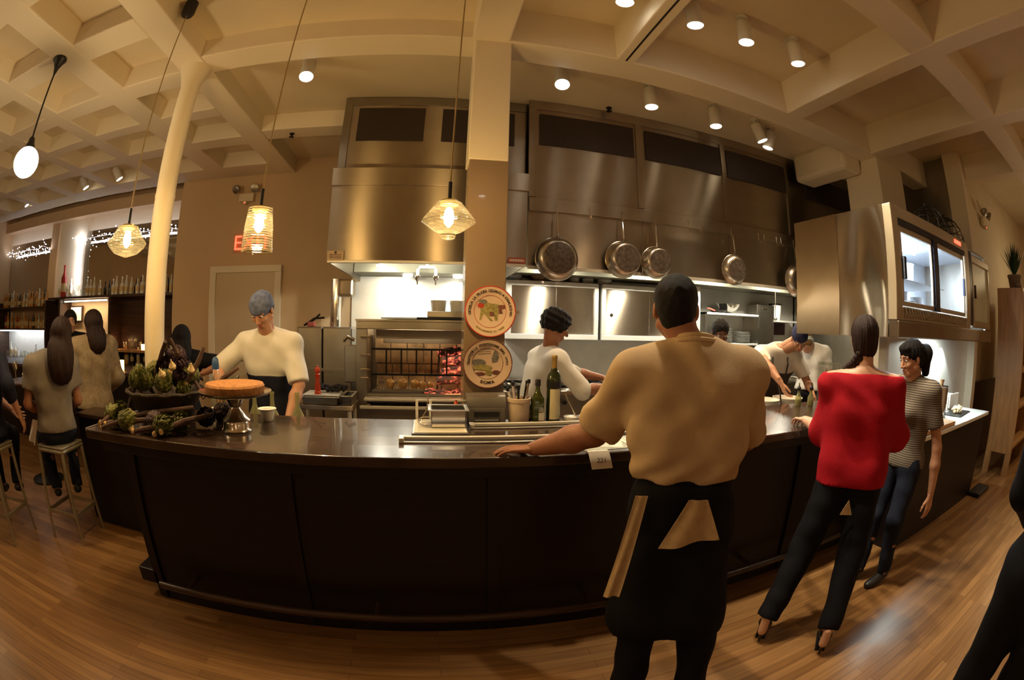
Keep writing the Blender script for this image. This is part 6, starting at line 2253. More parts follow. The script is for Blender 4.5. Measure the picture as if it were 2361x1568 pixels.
person('woman with long straight black hair behind the artichoke basket', (-2.32, 3.74), D(-18), h=1.60, skin='skin_b', res=0.013, shirt='black_cloth', sleeve=0.8, loose=0.02, hem=-0.05, pants='black_cloth',
       hair=long_hair('hair_dark', 0.34, 0.018, 0.085, 0.06), hands=[(-2.5, 4.0, 1.0), (-2.08, 3.72, 1.18)], poles=[None, (0.9, -0.2, -0.5)])

# towels hanging from the waiter
bk = -MJ['F']
p0 = MJ['pel'] + MJ['up'] * 0.075
c0 = p0 + bk * 0.165 + MJ['R'] * 0.03
cloth([tuple(c0 - MJ['R'] * 0.035), tuple(c0 + MJ['R'] * 0.035)], [tuple(V3(0, 0, -0.20) - MJ['R'] * 0.085), tuple(V3(0, 0, -0.15) + MJ['R'] * 0.065)], 'towel', 'side_towel', 'folded beige towel tucked at the back of the waiter waistband')
c1 = p0 - MJ['R'] * 0.175 + bk * 0.13
cloth([tuple(c1 - MJ['R'] * 0.02), tuple(c1 + MJ['R'] * 0.025)], [tuple(V3(0, 0, -0.40) - MJ['R'] * 0.075 + bk * 0.07), tuple(V3(0, 0, -0.39) - MJ['R'] * 0.06 + bk * 0.07)], 'towel', 'hanging_towel', 'narrow beige towel hanging at the left hip of the waiter', wave=0.006)
cloth([(-3.14, 2.33, 0.93), (-3.05, 2.33, 0.93)], [(-0.12, 0.0, -0.16), (-0.10, 0, -0.20)], 'white_cotton', 'white_napkin', 'white napkin hanging beside the seated guest in grey', wave=0.01)

# ================================================================ things on the counter
TOP = 1.061
# lower rear work surface behind the bar
t = thing('rear_worktop', 'lower steel worktop behind the bar counter', 'worktop', (1.0, 2.95, 0))
MB().box(-1.70, 0.19, 2.765, 3.02, 0.86, 0.90).build('work_surface', 'steel_lt', t, bevel=0.003)
MB().box(0.48, 3.25, 2.765, 3.12, 0.86, 0.90).build('work_surface', 'steel_lt', t, bevel=0.003)
MB().box(-1.70, 0.19, 2.765, 2.99, 0.0, 0.86).build('base_unit', 'steel_dk', t)
MB().box(0.48, 3.25, 2.765, 3.08, 0.0, 0.86).build('base_unit', 'steel_dk', t)
B('edge_highlight', 'alu', -2.012, -2.0, 1.95, 2.75, 1.045, 1.063, parent=bpy.data.objects['bar_counter'])  # bright strip standing in for the highlight along the counter's left edge

# --- artichoke basket
MT['basketm'] = mat('dark_basket', (0.035, 0.022, 0.015), 0.6, var=0.4, scale=40, bump=0.4, bscale=80)
t = thing('basket', 'dark round basket heaped with artichokes at the left end of the bar', 'basket', (-1.62, 2.38, TOP))
MB().lathe([(0.15, 0), (0.17, 0.01), (0.24, 0.15), (0.262, 0.17), (0.268, 0.182), (0.255, 0.19), (0.23, 0.17), (0.16, 0.02), (0.001, 0.02)], (-1.62, 2.38, TOP), 40, cap=False).build('bowl', 'basketm', t, smooth=True)
MB().tube([(-1.62 + 0.265 * math.cos(a), 2.38 + 0.265 * math.sin(a), TOP + 0.185 + 0.003 * math.sin(a * 14)) for a in [2 * math.pi * k / 60 for k in range(60)]], 0.011, 7, True).build('rim', 'basketm', t, smooth=True)
MT['arti'] = mat('artichoke_green', (0.125, 0.13, 0.03), 0.6, var=0.45, scale=18)
MT['artip'] = mat('artichoke_purple', (0.035, 0.014, 0.022), 0.55, var=0.6, scale=16)
MT['stalk'] = mat('stalk_brown', (0.07, 0.035, 0.025), 0.7, var=0.5, scale=20)
MT['cutend'] = mat('cut_stalk', (0.55, 0.36, 0.14), 0.7, var=0.2)


def artichoke_mesh(seed, m, R=0.052):
    rn = random.Random(seed)
    b = MB()
    b.sphere((0, 0, 0), R * 0.72, 12, 8, (1, 1, 1.15))
    for ring in range(7):
        th = 2.35 - ring * 0.33
        n = (7, 9, 9, 8, 7, 6, 4)[ring]
        for i in range(n):
            a = 2 * math.pi * (i + 0.5 * (ring % 2)) / n + rn.uniform(-0.1, 0.1)
            c = Vector((math.sin(th) * math.cos(a), math.sin(th) * math.sin(a), math.cos(th) * 1.15)) * R * 0.74
            o_ = Vector((math.cos(a), math.sin(a), 0))
            tdir = (Vector((0, 0, 1)) * (0.75 + 0.1 * ring) + o_ * (0.55 - 0.12 * ring)).normalized()
            sd = tdir.cross(o_).normalized()
            L = R * (0.72 + 0.03 * ring) * rn.uniform(0.9, 1.1)
            w = R * 0.30
            nn = sd.cross(tdir).normalized() * R * 0.09
            if nn.dot(o_) < 0:
                nn = -nn
            p = c - tdir * L * 0.3
            b.add([p - sd * w * 0.6, p + sd * w * 0.6, p + tdir * L * 0.5 + sd * w + nn, p + tdir * L * 0.5 - sd * w + nn, p + tdir * L * 1.05 + nn * 1.6, p + tdir * L * 0.4 + nn * 2.2],
                  [(0, 1, 5), (1, 2, 5), (2, 4, 5), (4, 3, 5), (3, 0, 5), (0, 3, 2, 1), (3, 4, 2)])
    return b


ART = {}


def artichoke(x, y, z, tilt, az, green, label, s=1.0, stalk=0.11):
    key = (green, RND.randint(0, 1))
    t = thing('artichoke', label, 'artichoke', (x, y, z), 'artichokes and their stalks at the left end of the bar')
    if key not in ART:
        o = artichoke_mesh(key[1] + 5 * green, None).build('leaf_head', 'arti' if green else 'artip', t, world=False)
        st = MB().tube([(0, 0, -0.03), (0.004, 0.003, -0.03 - stalk * 0.5), (-0.002, 0.004, -0.03 - stalk)], [0.013, 0.010, 0.012], 8).build('stalk', 'stalk', t, world=False, smooth=True)
        ce = MB().lathe([(0.0125, 0), (0.012, 0.003)], (-0.002, 0.004, -0.033 - stalk), 10).build('cut_end', 'cutend', st, world=False)
        ART[key] = (o, st, ce)
    else:
        o, st, ce = [q.copy() for q in ART[key]]
        for q in (o, st, ce):
            COL.objects.link(q)
        o.parent = t
        st.parent = t
        ce.parent = st
    t.rotation_euler = (tilt * math.cos(az), tilt * math.sin(az), RND.uniform(0, 6))
    t.scale = (s,) * 3


spots = [(-1.80, 2.30, 1.30, 1), (-1.66, 2.22, 1.31, 1), (-1.55, 2.26, 1.30, 1), (-1.86, 2.42, 1.31, 1), (-1.74, 2.42, 1.35, 1), (-1.47, 2.34, 1.31, 0), (-1.60, 2.36, 1.37, 0), (-1.50, 2.46, 1.37, 0), (-1.68, 2.48, 1.38, 0), (-1.58, 2.50, 1.43, 0),
         (-1.44, 2.44, 1.33, 1), (-1.42, 2.30, 1.25, 1)]
W8 = ('at the left of the basket', 'front and centre in the basket', 'front right in the basket', 'at the far left of the basket', 'on the upper left of the heap', 'dark one at the right of the heap', 'dark one in the middle of the heap', 'dark one high on the right of the heap',
      'dark one at the back of the heap', 'dark topmost one of the heap', 'green one at the right back of the basket', 'green one drooping over the right basket rim')
for (x, y, z, g), lb in zip(spots, W8):
    artichoke(x, y, z, RND.uniform(0.3, 1.3), RND.uniform(0, 6.28), g, 'artichoke ' + lb, RND.uniform(1.0, 1.25), 0.12)
for x, y, tilt, az, g, lb in ((-1.90, 2.12, 1.5, 0.5, 1, 'green artichoke lying on the bar, left of the basket'), (-1.78, 2.08, 1.4, 2.2, 1, 'green artichoke lying on the bar in front of the basket at its left'),
                             (-1.36, 2.13, 1.5, 3.9, 1, 'green artichoke lying on the bar beside the cake stand'), (-1.27, 2.30, 1.5, 1.3, 0, 'dark artichoke lying on the bar beside the cake stand'),
                             (-1.70, 2.02, 1.5, 4.2, 1, 'green artichoke nearest the bar edge in front of the basket'), (-1.42, 2.02, 1.45, 0.6, 1, 'green artichoke on the bar between basket and cake stand, near the edge'),
                             (-1.93, 2.26, 1.4, 3.0, 1, 'green artichoke at the outer left end of the bar'), (-1.24, 2.44, 1.5, 2.0, 0, 'dark artichoke on the bar behind the cake stand'),
                             (-1.50, 2.07, 1.5, 5.0, 0, 'dark artichoke lying on the bar in front of the basket')):
    artichoke(x, y, TOP + 0.062, tilt, az, g, lb, 1.1, 0.16)
for k, (a, b, c, lb) in enumerate((((-1.95, 2.05, 1.08), (-1.65, 2.04, 1.12), (-1.35, 2.10, 1.15), 'long brown stalk lying across the front of the basket'), ((-1.62, 1.99, 1.075), (-1.50, 2.02, 1.10), (-1.25, 2.12, 1.13), 'brown stalk with an ochre cut end near the bar edge'),
                                   ((-1.86, 2.00, 1.09), (-1.60, 2.12, 1.15), (-1.30, 2.20, 1.19), 'dark stalk lying over the others in front of the basket'), ((-1.45, 1.98, 1.08), (-1.30, 2.08, 1.14), (-1.18, 2.20, 1.16), 'short dark stalk pointing at the cake stand'),
                                   ((-1.40, 2.30, 1.30), (-1.33, 2.34, 1.42), (-1.30, 2.36, 1.50), 'thin stalk rising at the right of the heap'), ((-1.52, 2.30, 1.36), (-1.46, 2.30, 1.47), (-1.50, 2.28, 1.55), 'stalk rising at the top of the heap'),
                                   ((-1.72, 2.40, 1.30), (-1.62, 2.36, 1.46), (-1.55, 2.30, 1.53), 'stalk standing up from the heap against the round column'), ((-1.30, 2.42, 1.22), (-1.22, 2.46, 1.32), (-1.13, 2.50, 1.38), 'dark stalk slanting up right of the basket'))):
    o = MB().tube([a, b, c], [0.013, 0.016, 0.011], 8).build('vegetable_stalk', 'stalk', smooth=True)
    tag(o, lb, 'stalk')
    MB().sphere(a, 0.017, 8, 6).build('cut_end', 'cutend', o, world=False)
MT['garlic'] = mat('garlic_skin', (0.62, 0.48, 0.25), 0.6, var=0.2, scale=20)
for i, (x, y, z, lb) in enumerate(((-1.50, 2.18, 1.36, 'pale bulb at the front of the heap'), (-1.46, 2.24, 1.40, 'pale bulb above the front one on the heap'), (-1.36, 2.30, 1.38, 'pale bulb at the right of the heap'), (-1.70, 2.10, 1.14, 'pale bulb in front of the basket'),
                                   (-1.66, 2.02, 1.088, 'ochre bulb nearest the bar edge'))):
    o = MB().lathe([(0.004, -0.022), (0.02, -0.014), (0.024, 0), (0.014, 0.016), (0.005, 0.03), (0.004, 0.04)], (x, y, z), 12, (0.3 * (i % 3 - 1), -0.4, 1)).build('garlic_bulb', 'garlic', smooth=True)
    tag(o, lb, 'bulb')

# --- cake on its stand
MT['silver'] = mat('tarnished_silver', (0.62, 0.55, 0.46), 0.18, 1.0, var=0.25, scale=8)
t = thing('cake_stand', 'tall silver pedestal cake stand beside the artichokes', 'cake stand', (-1.07, 2.30, TOP))
MB().lathe([(0.088, 0), (0.090, 0.008), (0.080, 0.022), (0.080, 0.045), (0.075, 0.055), (0.085, 0.06), (0.06, 0.08), (0.035, 0.115), (0.03, 0.13), (0.05, 0.165), (0.058, 0.185), (0.05, 0.19)], (-1.07, 2.30, TOP), 40).build('pedestal', 'silver', t, smooth=True)
MB().lathe([(0.05, 0.188), (0.16, 0.193), (0.205, 0.205), (0.215, 0.218), (0.205, 0.214), (0.15, 0.201), (0.001, 0.2)], (-1.07, 2.30, TOP), 48).build('plate', 'silver', t, smooth=True)
MT['cake'] = mat('baked_crust', (0.36, 0.15, 0.040), 0.75, var=0.35, scale=40, bump=0.3, bscale=140)
o = MB().lathe([(0.165, 0.0), (0.172, 0.01), (0.176, 0.045), (0.168, 0.056), (0.12, 0.062), (0.001, 0.064)], (-1.07, 2.30, TOP + 0.2025), 48).build('cake', 'cake', smooth=True)
tag(o, 'round golden brown cake on the silver stand', 'cake')
for i, (x, y, lb) in enumerate(((-1.28, 2.52, 'small white cup left behind the cake stand'), (-0.98, 2.58, 'small white cup right behind the cake stand'))):
    o = MB().lathe([(0.028, 0), (0.036, 0.01), (0.052, 0.07), (0.060, 0.075), (0.048, 0.07), (0.03, 0.01)], (x, y, TOP), 20).build('cup', 'ceramic', smooth=True)
    tag(o, lb, 'cup')
MT['bluecap'] = mat('blue_stopper', (0.04, 0.10, 0.25), 0.3, var=0.2)
MT['olive_glass'] = glass('olive_bottle', (0.72, 0.76, 0.5), 0.04)
_t = MT['olive_glass'].node_tree
_mx = [n for n in _t.nodes if n.type == 'MIX_SHADER'][0]
_o = [n for n in _t.nodes if n.type == 'OUTPUT_MATERIAL'][0]
_tl = _t.nodes.new('ShaderNodeBsdfDiffuse')
_tl.inputs['Color'].default_value = (0.5, 0.48, 0.25, 1)
_m2 = _t.nodes.new('ShaderNodeMixShader')
_m2.inputs[0].default_value = 0.35
_t.links.new(_mx.outputs[0], _m2.inputs[1])
_t.links.new(_tl.outputs[0], _m2.inputs[2])
_t.links.new(_m2.outputs[0], _o.inputs['Surface'])
for i, (x, lb) in enumerate(((-1.195, 'left'), (-1.06, 'middle'), (-0.875, 'right'))):
    t = thing('glass_bottle', lb + ' of three empty green-tinted bottles behind the bar', 'bottle', (x, 2.9, 0.90), 'empty bottles behind the bar')
    MB().lathe([(0.04, 0), (0.043, 0.01), (0.043, 0.13), (0.018, 0.185), (0.015, 0.20), (0.0135, 0.265), (0.0165, 0.267), (0.0165, 0.285), (0.012, 0.285)], (x, 2.9, 0.901), 22, cap=False).build('bottle_body', 'olive_glass', t, smooth=True)
t = thing('siphon_bottle', 'clear bottle with a blue stopper behind the cake', 'bottle', (-1.50, 2.9, 0.9))
MB().lathe([(0.045, 0), (0.048, 0.02), (0.048, 0.30), (0.03, 0.38), (0.022, 0.42)], (-1.50, 2.9, 0.901), 24, cap=False).build('bottle_body', 'glass', t, smooth=True)
MB().lathe([(0.026, 0), (0.028, 0.03), (0.022, 0.07), (0.008, 0.085)], (-1.50, 2.9, 1.32), 18).build('stopper', 'bluecap', t, smooth=True)
o = MB().lathe([(0.05, 0), (0.062, 0.02), (0.066, 0.36), (0.070, 0.38), (0.062, 0.36), (0.058, 0.02)], (-1.38, 2.9, 0.901), 24).build('glass_pitcher', 'glass', smooth=True)
tag(o, 'clear glass pitcher right of the blue-stoppered bottle', 'pitcher')

# --- pass items: tray, whisk, pan, rails, printer
t = thing('paper_tray', 'low grey tray lined with printed white paper', 'tray', (0.06, 2.52, TOP))
MB().box(-0.09, 0.215, 2.35, 2.70, TOP, TOP + 0.012).build('tray_base', 'steel_dk', t, bevel=0.003)
MB().box(-0.078, 0.205, 2.362, 2.69, TOP + 0.012, TOP + 0.0145).build('paper_liner', 'paper', t)
pr = MB()
for k in range(9):
    y = 2.38 + k * 0.033
    pr.box(-0.06, 0.19 - 0.05 * (k % 3), y, y + 0.004, TOP + 0.0146, TOP + 0.0152)
pr.build('print', mat('grey_print', (0.45, 0.42, 0.38), 0.7), t)
t = hotel_pan(0.015, 0.205, 2.46, 2.62, TOP + 0.016, TOP + 0.115, 'small deep steel pan standing on the papered tray', 'chrome')
t = thing('wire_whisk', 'wire whisk lying on the papered tray', 'whisk', (-0.02, 2.5, TOP))
b = MB()
for k in range(5):
    a = k * math.pi / 5
    pts = []
    for j in range(13):
        u = j / 12 * math.pi
        pts.append((-0.06 + 0.10 * (1 - math.cos(u)) / 2 * 1.0, 2.50 + 0.028 * math.sin(u) * math.cos(a), TOP + 0.045 + 0.028 * math.sin(u) * math.sin(a)))
    b.tube(pts, 0.0014, 5)
    b.tube([(p[0], 5.0 - p[1], 2 * (TOP + 0.045) - p[2]) for p in pts], 0.0014, 5)
b.build('wires', 'chrome', t, smooth=True)
MB().tube([(-0.05, 2.50, TOP + 0.045), (-0.01, 2.60, TOP + 0.09), (0.0, 2.68, TOP + 0.16)], 0.004, 6).build('handle', 'chrome', t, smooth=True)
t = thing('ticket_stand', 'white wire ticket stand at the back bar edge', 'stand', (-0.04, 2.73, TOP))
MB().box(-0.078, -0.062, 2.725, 2.735, TOP, TOP + 0.125).build('post', 'white', t)
MB().box(0.004, 0.020, 2.725, 2.735, TOP, TOP + 0.125).build('post', 'white', t)
MB().box(-0.078, 0.23, 2.727, 2.733, TOP + 0.123, TOP + 0.128).build('cross_wire', 'white', t)
t = thing('red_stopper_bottle', 'small red-topped bottle behind the steel pan', 'bottle', (0.165, 2.70, TOP))
MB().lathe([(0.02, 0), (0.02, 0.08), (0.008, 0.1)], (0.165, 2.70, TOP + 0.0), 14).build('bottle_body', 'glass', t, smooth=True)
MB().lathe([(0.012, 0), (0.014, 0.012), (0.007, 0.024), (0.009, 0.03)], (0.165, 2.70, TOP + 0.10), 14).build('stopper', 'redlacquer', t, smooth=True)


def rail(x0, x1, y, label):
    t = thing('ticket_rail', label, 'ticket rail', ((x0 + x1) / 2, y, TOP))
    MB().box(x0, x1, y - 0.045, y + 0.02, TOP, TOP + 0.008).build('base_strip', 'alu', t, bevel=0.002)
    MB().box(x0 + 0.025, x1 - 0.01, y - 0.022, y - 0.006, TOP + 0.008, TOP + 0.010).build('groove', 'black', t)
    MB().box(x0, x1, y + 0.0, y + 0.025, TOP + 0.004, TOP + 0.024).build('upper_strip', 'white', t, bevel=0.004)
    MB().box(x0 - 0.004, x0 + 0.022, y - 0.047, y + 0.027, TOP, TOP + 0.026).build('end_cap', 'steel_lt', t, bevel=0.003)


rail(-0.145, 1.12, 2.23, 'front aluminium ticket rail under the hand of the man in tan')
rail(0.235, 1.35, 2.54, 'rear white ticket rail in front of the oil bottles')
t = thing('receipt_printer', 'dark grey receipt printer at the foot of the square pillar', 'printer', (0.34, 2.68, TOP))
b = SDF()
b.cap((0.26, 2.69, TOP + 0.10), (0.42, 2.69, TOP + 0.10), 0.062, None, 0.02)
MT['printerm'] = mat('printer_plastic', (0.15, 0.14, 0.135), 0.28, var=0.1, coat=0.3)
MB().lathe([(0.0, 0), (0.078, 0.0), (0.078, 0.23), (0.0, 0.23)], (0.225, 2.70, TOP + 0.10), 30, (1, 0, 0), cap=False).build('rounded_lid', 'printerm', t, smooth=True)
MB().box(0.225, 0.455, 2.62, 2.775, TOP, TOP + 0.10).build('printer_body', 'printerm', t, bevel=0.01)
MB().box(0.265, 0.415, 2.612, 2.63, TOP + 0.045, TOP + 0.075).build('paper_slot', 'black', t)
MB().box(0.27, 0.41, 2.61, 2.62, TOP + 0.022, TOP + 0.030).build('trim_strip', 'alu', t)
MB().box(0.26, 0.40, 2.655, 2.665, TOP + 0.162, TOP + 0.170).build('trim_strip', 'alu', t)
# crock with pens and spoons
MT['crockm'] = mat('cream_crock', (0.74, 0.60, 0.46), 0.35, var=0.04)
o = thing('pen_crock', 'cream ceramic crock holding pens beside the printer', 'crock', (0.54, 2.66, TOP))
MB().lathe([(0.058, 0), (0.062, 0.005), (0.066, 0.125), (0.072, 0.130), (0.072, 0.15), (0.064, 0.152), (0.060, 0.13), (0.054, 0.01), (0.001, 0.008)], (0.54, 2.665, TOP), 32, cap=False).build('crock_body', 'crockm', o, smooth=True)
MT['penw'] = mat('pen_lilac', (0.65, 0.58, 0.68), 0.3)
for i, (dx, dy, lean_, m, L, lb) in enumerate(((-0.02, 0.0, -0.10, 'penw', 0.235, 'pale pen with dark cap in the crock'), (0.0, 0.02, 0.0, 'black', 0.21, 'black pen in the middle of the crock'), (0.025, 0.0, 0.16, 'chrome', 0.25, 'steel spoon handle in the crock'),
                                               (0.03, 0.02, 0.10, 'blackmetal', 0.24, 'dark thermometer in the crock'), (-0.03, 0.02, -0.18, 'white', 0.20, 'white pen leaning left in the crock'))):
    p = MB().tube([(0.54 + dx * 0.6, 2.665 + dy, TOP + 0.02), (0.54 + dx + lean_ * 0.2, 2.665 + dy, TOP + L)], [0.005, 0.008], 8)
    o = p.build('utensil', m, smooth=True)
    tag(o, lb, 'utensil')
    MB().cyl((0.54 + dx + lean_ * 0.2, 2.665 + dy, TOP + L - 0.012), (0.54 + dx + lean_ * 0.21, 2.665 + dy, TOP + L + 0.012), 0.010, n=10).build('tip', 'black', o, world=False)

# oil bottles
MT['oilglass'] = mat('olive_oil_glass', (0.06, 0.075, 0.012), 0.08, var=0.3, coat=0.8)
MT['oilglass2'] = mat('dark_green_glass', (0.022, 0.030, 0.008), 0.08, var=0.3, coat=0.8)
MT['labelw'] = mat('cream_label', (0.72, 0.66, 0.45), 0.6, var=0.03)
MT['goldfoil'] = mat('gold_foil', (0.45, 0.30, 0.10), 0.35, 0.5, var=0.15)
t = thing('oil_bottle', 'tall dark olive oil bottle with gold neck and cream label', 'bottle', (0.755, 2.67, TOP))
MB().lathe([(0.042, 0), (0.045, 0.008), (0.045, 0.255), (0.040, 0.285), (0.022, 0.315), (0.018, 0.33)], (0.755, 2.67, TOP), 32).build('bottle_body', 'oilglass2', t, smooth=True)
MB().lathe([(0.0195, 0.30), (0.018, 0.325), (0.0165, 0.36), (0.0165, 0.385), (0.018, 0.387), (0.018, 0.405), (0.0165, 0.407)], (0.755, 2.67, TOP), 24).build('neck_foil', 'goldfoil', t, smooth=True)
lb_ = MB()
N = 10
vs_, fs = [], []
for j, z in enumerate((0.02, 0.205)):
    for r in (0.0455, 0.0465):
        for i in range(N + 1):
            a = -math.pi / 2 - 0.75 + 1.5 * i / N
            vs_.append((0.755 + r * math.cos(a), 2.67 + r * math.sin(a), TOP + z))
M1 = N + 1
for i in range(N):
    fs += [(M1 + i, M1 + i + 1, 3 * M1 + i + 1, 3 * M1 + i), (i + 1, i, 2 * M1 + i, 2 * M1 + i + 1), (i, i + 1, M1 + i + 1, M1 + i), (2 * M1 + i + 1, 2 * M1 + i, 3 * M1 + i, 3 * M1 + i + 1)]
lo_ = MB().add(vs_, fs).build('front_label', 'labelw', t, smooth=True)
b = MB()
b.tube([(0.742, 2.6225, TOP + 0.10), (0.752, 2.6222, TOP + 0.155), (0.770, 2.6235, TOP + 0.185)], 0.0016, 5)
for k in range(9):
    x, z = 0.742 + 0.003 * k, TOP + 0.13 + 0.006 * k
    b.tube([(x, 2.6226, z), (x + (0.014 if k % 2 else -0.010), 2.6232, z + 0.014)], [0.003, 0.0012], 5)
b.lathe([(0.006, 0), (0.006, 0.001)], (0.755, 2.6235, TOP + 0.062), 10, (0, -1, 0))
for z in (0.085, 0.080, 0.035):
    b.box(0.742, 0.768, 2.6228, 2.6234, TOP + z, TOP + z + 0.0022)
b.build('olive_branch_print', 'ink', lo_, world=False)
MB().lathe([(0.0458, 0.212), (0.0458, 0.250)], (0.755, 2.67, TOP), 32, cap=False).build('neck_band', 'black', t, smooth=True)
t = thing('oil_bottle', 'shorter square green oil bottle with black cap and barcode label', 'bottle', (0.655, 2.66, TOP))
MB().box(0.618, 0.690, 2.63, 2.70, TOP, TOP + 0.16).build('bottle_body', 'oilglass', t, bevel=0.014, seg=3)
MB().lathe([(0.034, 0.155), (0.018, 0.185), (0.014, 0.20), (0.014, 0.225)], (0.654, 2.665, TOP), 24).build('bottle_neck', 'oilglass', t, smooth=True)
MB().lathe([(0.0165, 0.222), (0.0165, 0.258), (0.014, 0.262)], (0.654, 2.665, TOP), 20).build('cap', 'black', t, smooth=True)
lo_ = MB().box(0.655, 0.688, 2.6275, 2.6295, TOP + 0.015, TOP + 0.062).build('barcode_label', 'white', t)
b = MB()
for k in range(9):
    b.box(0.660 + k * 0.0028, 0.6612 + k * 0.0028 + 0.0006 * (k % 3), 2.6265, 2.6276, TOP + 0.022, TOP + 0.048)
b.build('barcode', 'ink', lo_, world=False)
b = MB()
for k, z in enumerate((0.068, 0.075, 0.082, 0.090)):
    b.box(0.656, 0.686 - 0.004 * (k % 2), 2.6275, 2.6285, TOP + z, TOP + z + 0.0028)
b.build('small_print', 'paper', t)
t = thing('sauce_bottle', 'slim dark bottle half hidden between crock and oil', 'bottle', (0.60, 2.72, TOP))
MB().lathe([(0.022, 0), (0.022, 0.09), (0.009, 0.12), (0.009, 0.15)], (0.606, 2.715, TOP), 18).build('bottle_body', 'b_dark', t, smooth=True)
MB().lathe([(0.0225, 0.015), (0.0225, 0.07)], (0.606, 2.715, TOP), 18, cap=False).build('paper_label', 'b_label', t, smooth=True)
t = thing('salt_dish', 'small white dish of salt right of the tall oil bottle', 'dish', (0.88, 2.66, TOP))
MB().lathe([(0.035, 0), (0.048, 0.01), (0.052, 0.03), (0.046, 0.03), (0.035, 0.012), (0.001, 0.01)], (0.875, 2.66, TOP), 28, cap=False).build('dish_body', 'ceramic', t, smooth=True)
MB().sphere((0.875, 2.66, TOP + 0.022), 0.038, 16, 8, (1, 1, 0.35)).build('salt', 'white', t, smooth=True)
MT['spoonm'] = MT['chrome']
t = thing('serving_spoon', 'steel spoon leaning in the white salt dish', 'spoon', (0.88, 2.66, TOP))
MB().tube([(0.90, 2.655, TOP + 0.03), (0.86, 2.70, TOP + 0.12), (0.84, 2.72, TOP + 0.165)], [0.006, 0.004, 0.008], 8).build('spoon_handle', 'chrome', t, smooth=True)
MB().sphere((0.905, 2.650, TOP + 0.028), 0.02, 12, 8, (1.2, 0.8, 0.3)).build('spoon_bowl', 'chrome', t, smooth=True)
t = tag(MB().box(0.93, 1.02, 2.62, 2.70, TOP, TOP + 0.04).rot(0.3, 'Z', (0.97, 2.66, 0)).build('folded_cloth', 'white_cotton', bevel=0.015), 'small folded white cloth beside the salt dish', 'cloth')
# glass with greens behind the pillar edge
t = thing('storage_jar', 'clear jar of greens behind the bar, right of the square pillar', 'jar', (0.60, 2.93, 0.9))
MB().lathe([(0.055, 0), (0.06, 0.01), (0.06, 0.34), (0.064, 0.35)], (0.60, 2.95, 0.901), 24, cap=False).build('jar_glass', 'glass', t, smooth=True)
MB().lathe([(0.045, 0.005), (0.05, 0.19), (0.03, 0.23)], (0.60, 2.95, 0.905), 16).build('greens', 'arti', t, smooth=True)


def slip(x, y, w, d, rot, label, z=TOP, text=None):
    o = MB().box(x - w / 2, x + w / 2, y - d / 2, y + d / 2, z, z + 0.0012).rot(rot, 'Z', (x, y, 0)).build('order_slip', 'paper')
    tag(o, label, 'paper slip')
    lines = MB()
    for k in range(4):
        yy = y - d / 2 + d * (k + 1) / 5.5
        lines.box(x - w * 0.35, x + w * (0.1 + 0.06 * (k % 3)), yy, yy + 0.003, z + 0.0012, z + 0.0016)
    lines.rot(rot, 'Z', (x, y, 0)).build('writing', 'ink', o, world=False)
    return o


slip(0.96, 2.36, 0.12, 0.18, 0.25, 'white order slip behind the waiter sleeve, farthest from the edge', TOP + 0.0005)
slip(0.90, 2.10, 0.13, 0.17, -0.35, 'white order slip beside the waiter elbow, left one of two', TOP + 0.001)
slip(1.03, 2.12, 0.12, 0.16, 0.12, 'white order slip beside the waiter elbow, right one of two', TOP + 0.0025)
MT['pad'] = mat('grey_green_pad', (0.42, 0.42, 0.33), 0.5, var=0.05)
tag(MB().box(0.72, 1.16, 1.99, 2.18, TOP, TOP + 0.0008).build('counter_pad', 'pad'), 'thin grey-green pad under the order slips beside the waiter', 'pad')
# slip hanging over the counter edge with a handwritten number
vs_, fs = [], []
for j in range(9):
    v = j / 8
    ang = min(1.35, v * 2.4)
    yy = 1.965 - 0.05 * math.sin(min(1, v * 1.6) * math.pi / 2) - 0.004
    zz = TOP + 0.002 + 0.012 * math.sin(min(1, v * 2.2) * math.pi) - 0.095 * max(0, v - 0.22)
    for i in range(2):
        x = 0.715 + i * 0.105 + v * 0.025
        vs_.append((x, yy, zz))
n9 = len(vs_)
vs_ += [(x, y + 0.0012, z + 0.0008) for x, y, z in vs_]
for j in range(8):
    a = 2 * j
    fs += [(a, a + 1, a + 3, a + 2), (n9 + a + 1, n9 + a, n9 + a + 2, n9 + a + 3), (a, a + 2, n9 + a + 2, n9 + a), (a + 1, n9 + a + 1, n9 + a + 3, a + 3)]
fs += [(0, n9, n9 + 1, 1), (16, 17, n9 + 17, n9 + 16)]
o = MB().add(vs_, fs).build('order_slip', 'paper', smooth=True)
tag(o, 'white slip with a handwritten number hanging over the counter edge', 'paper slip')
text_mesh('writing', '221', 0.032, (0.785, 1.908, TOP - 0.030), (math.radians(80), 0, -0.15), 'ink', o, 0.0004)

# --- painted plates on the square pillar


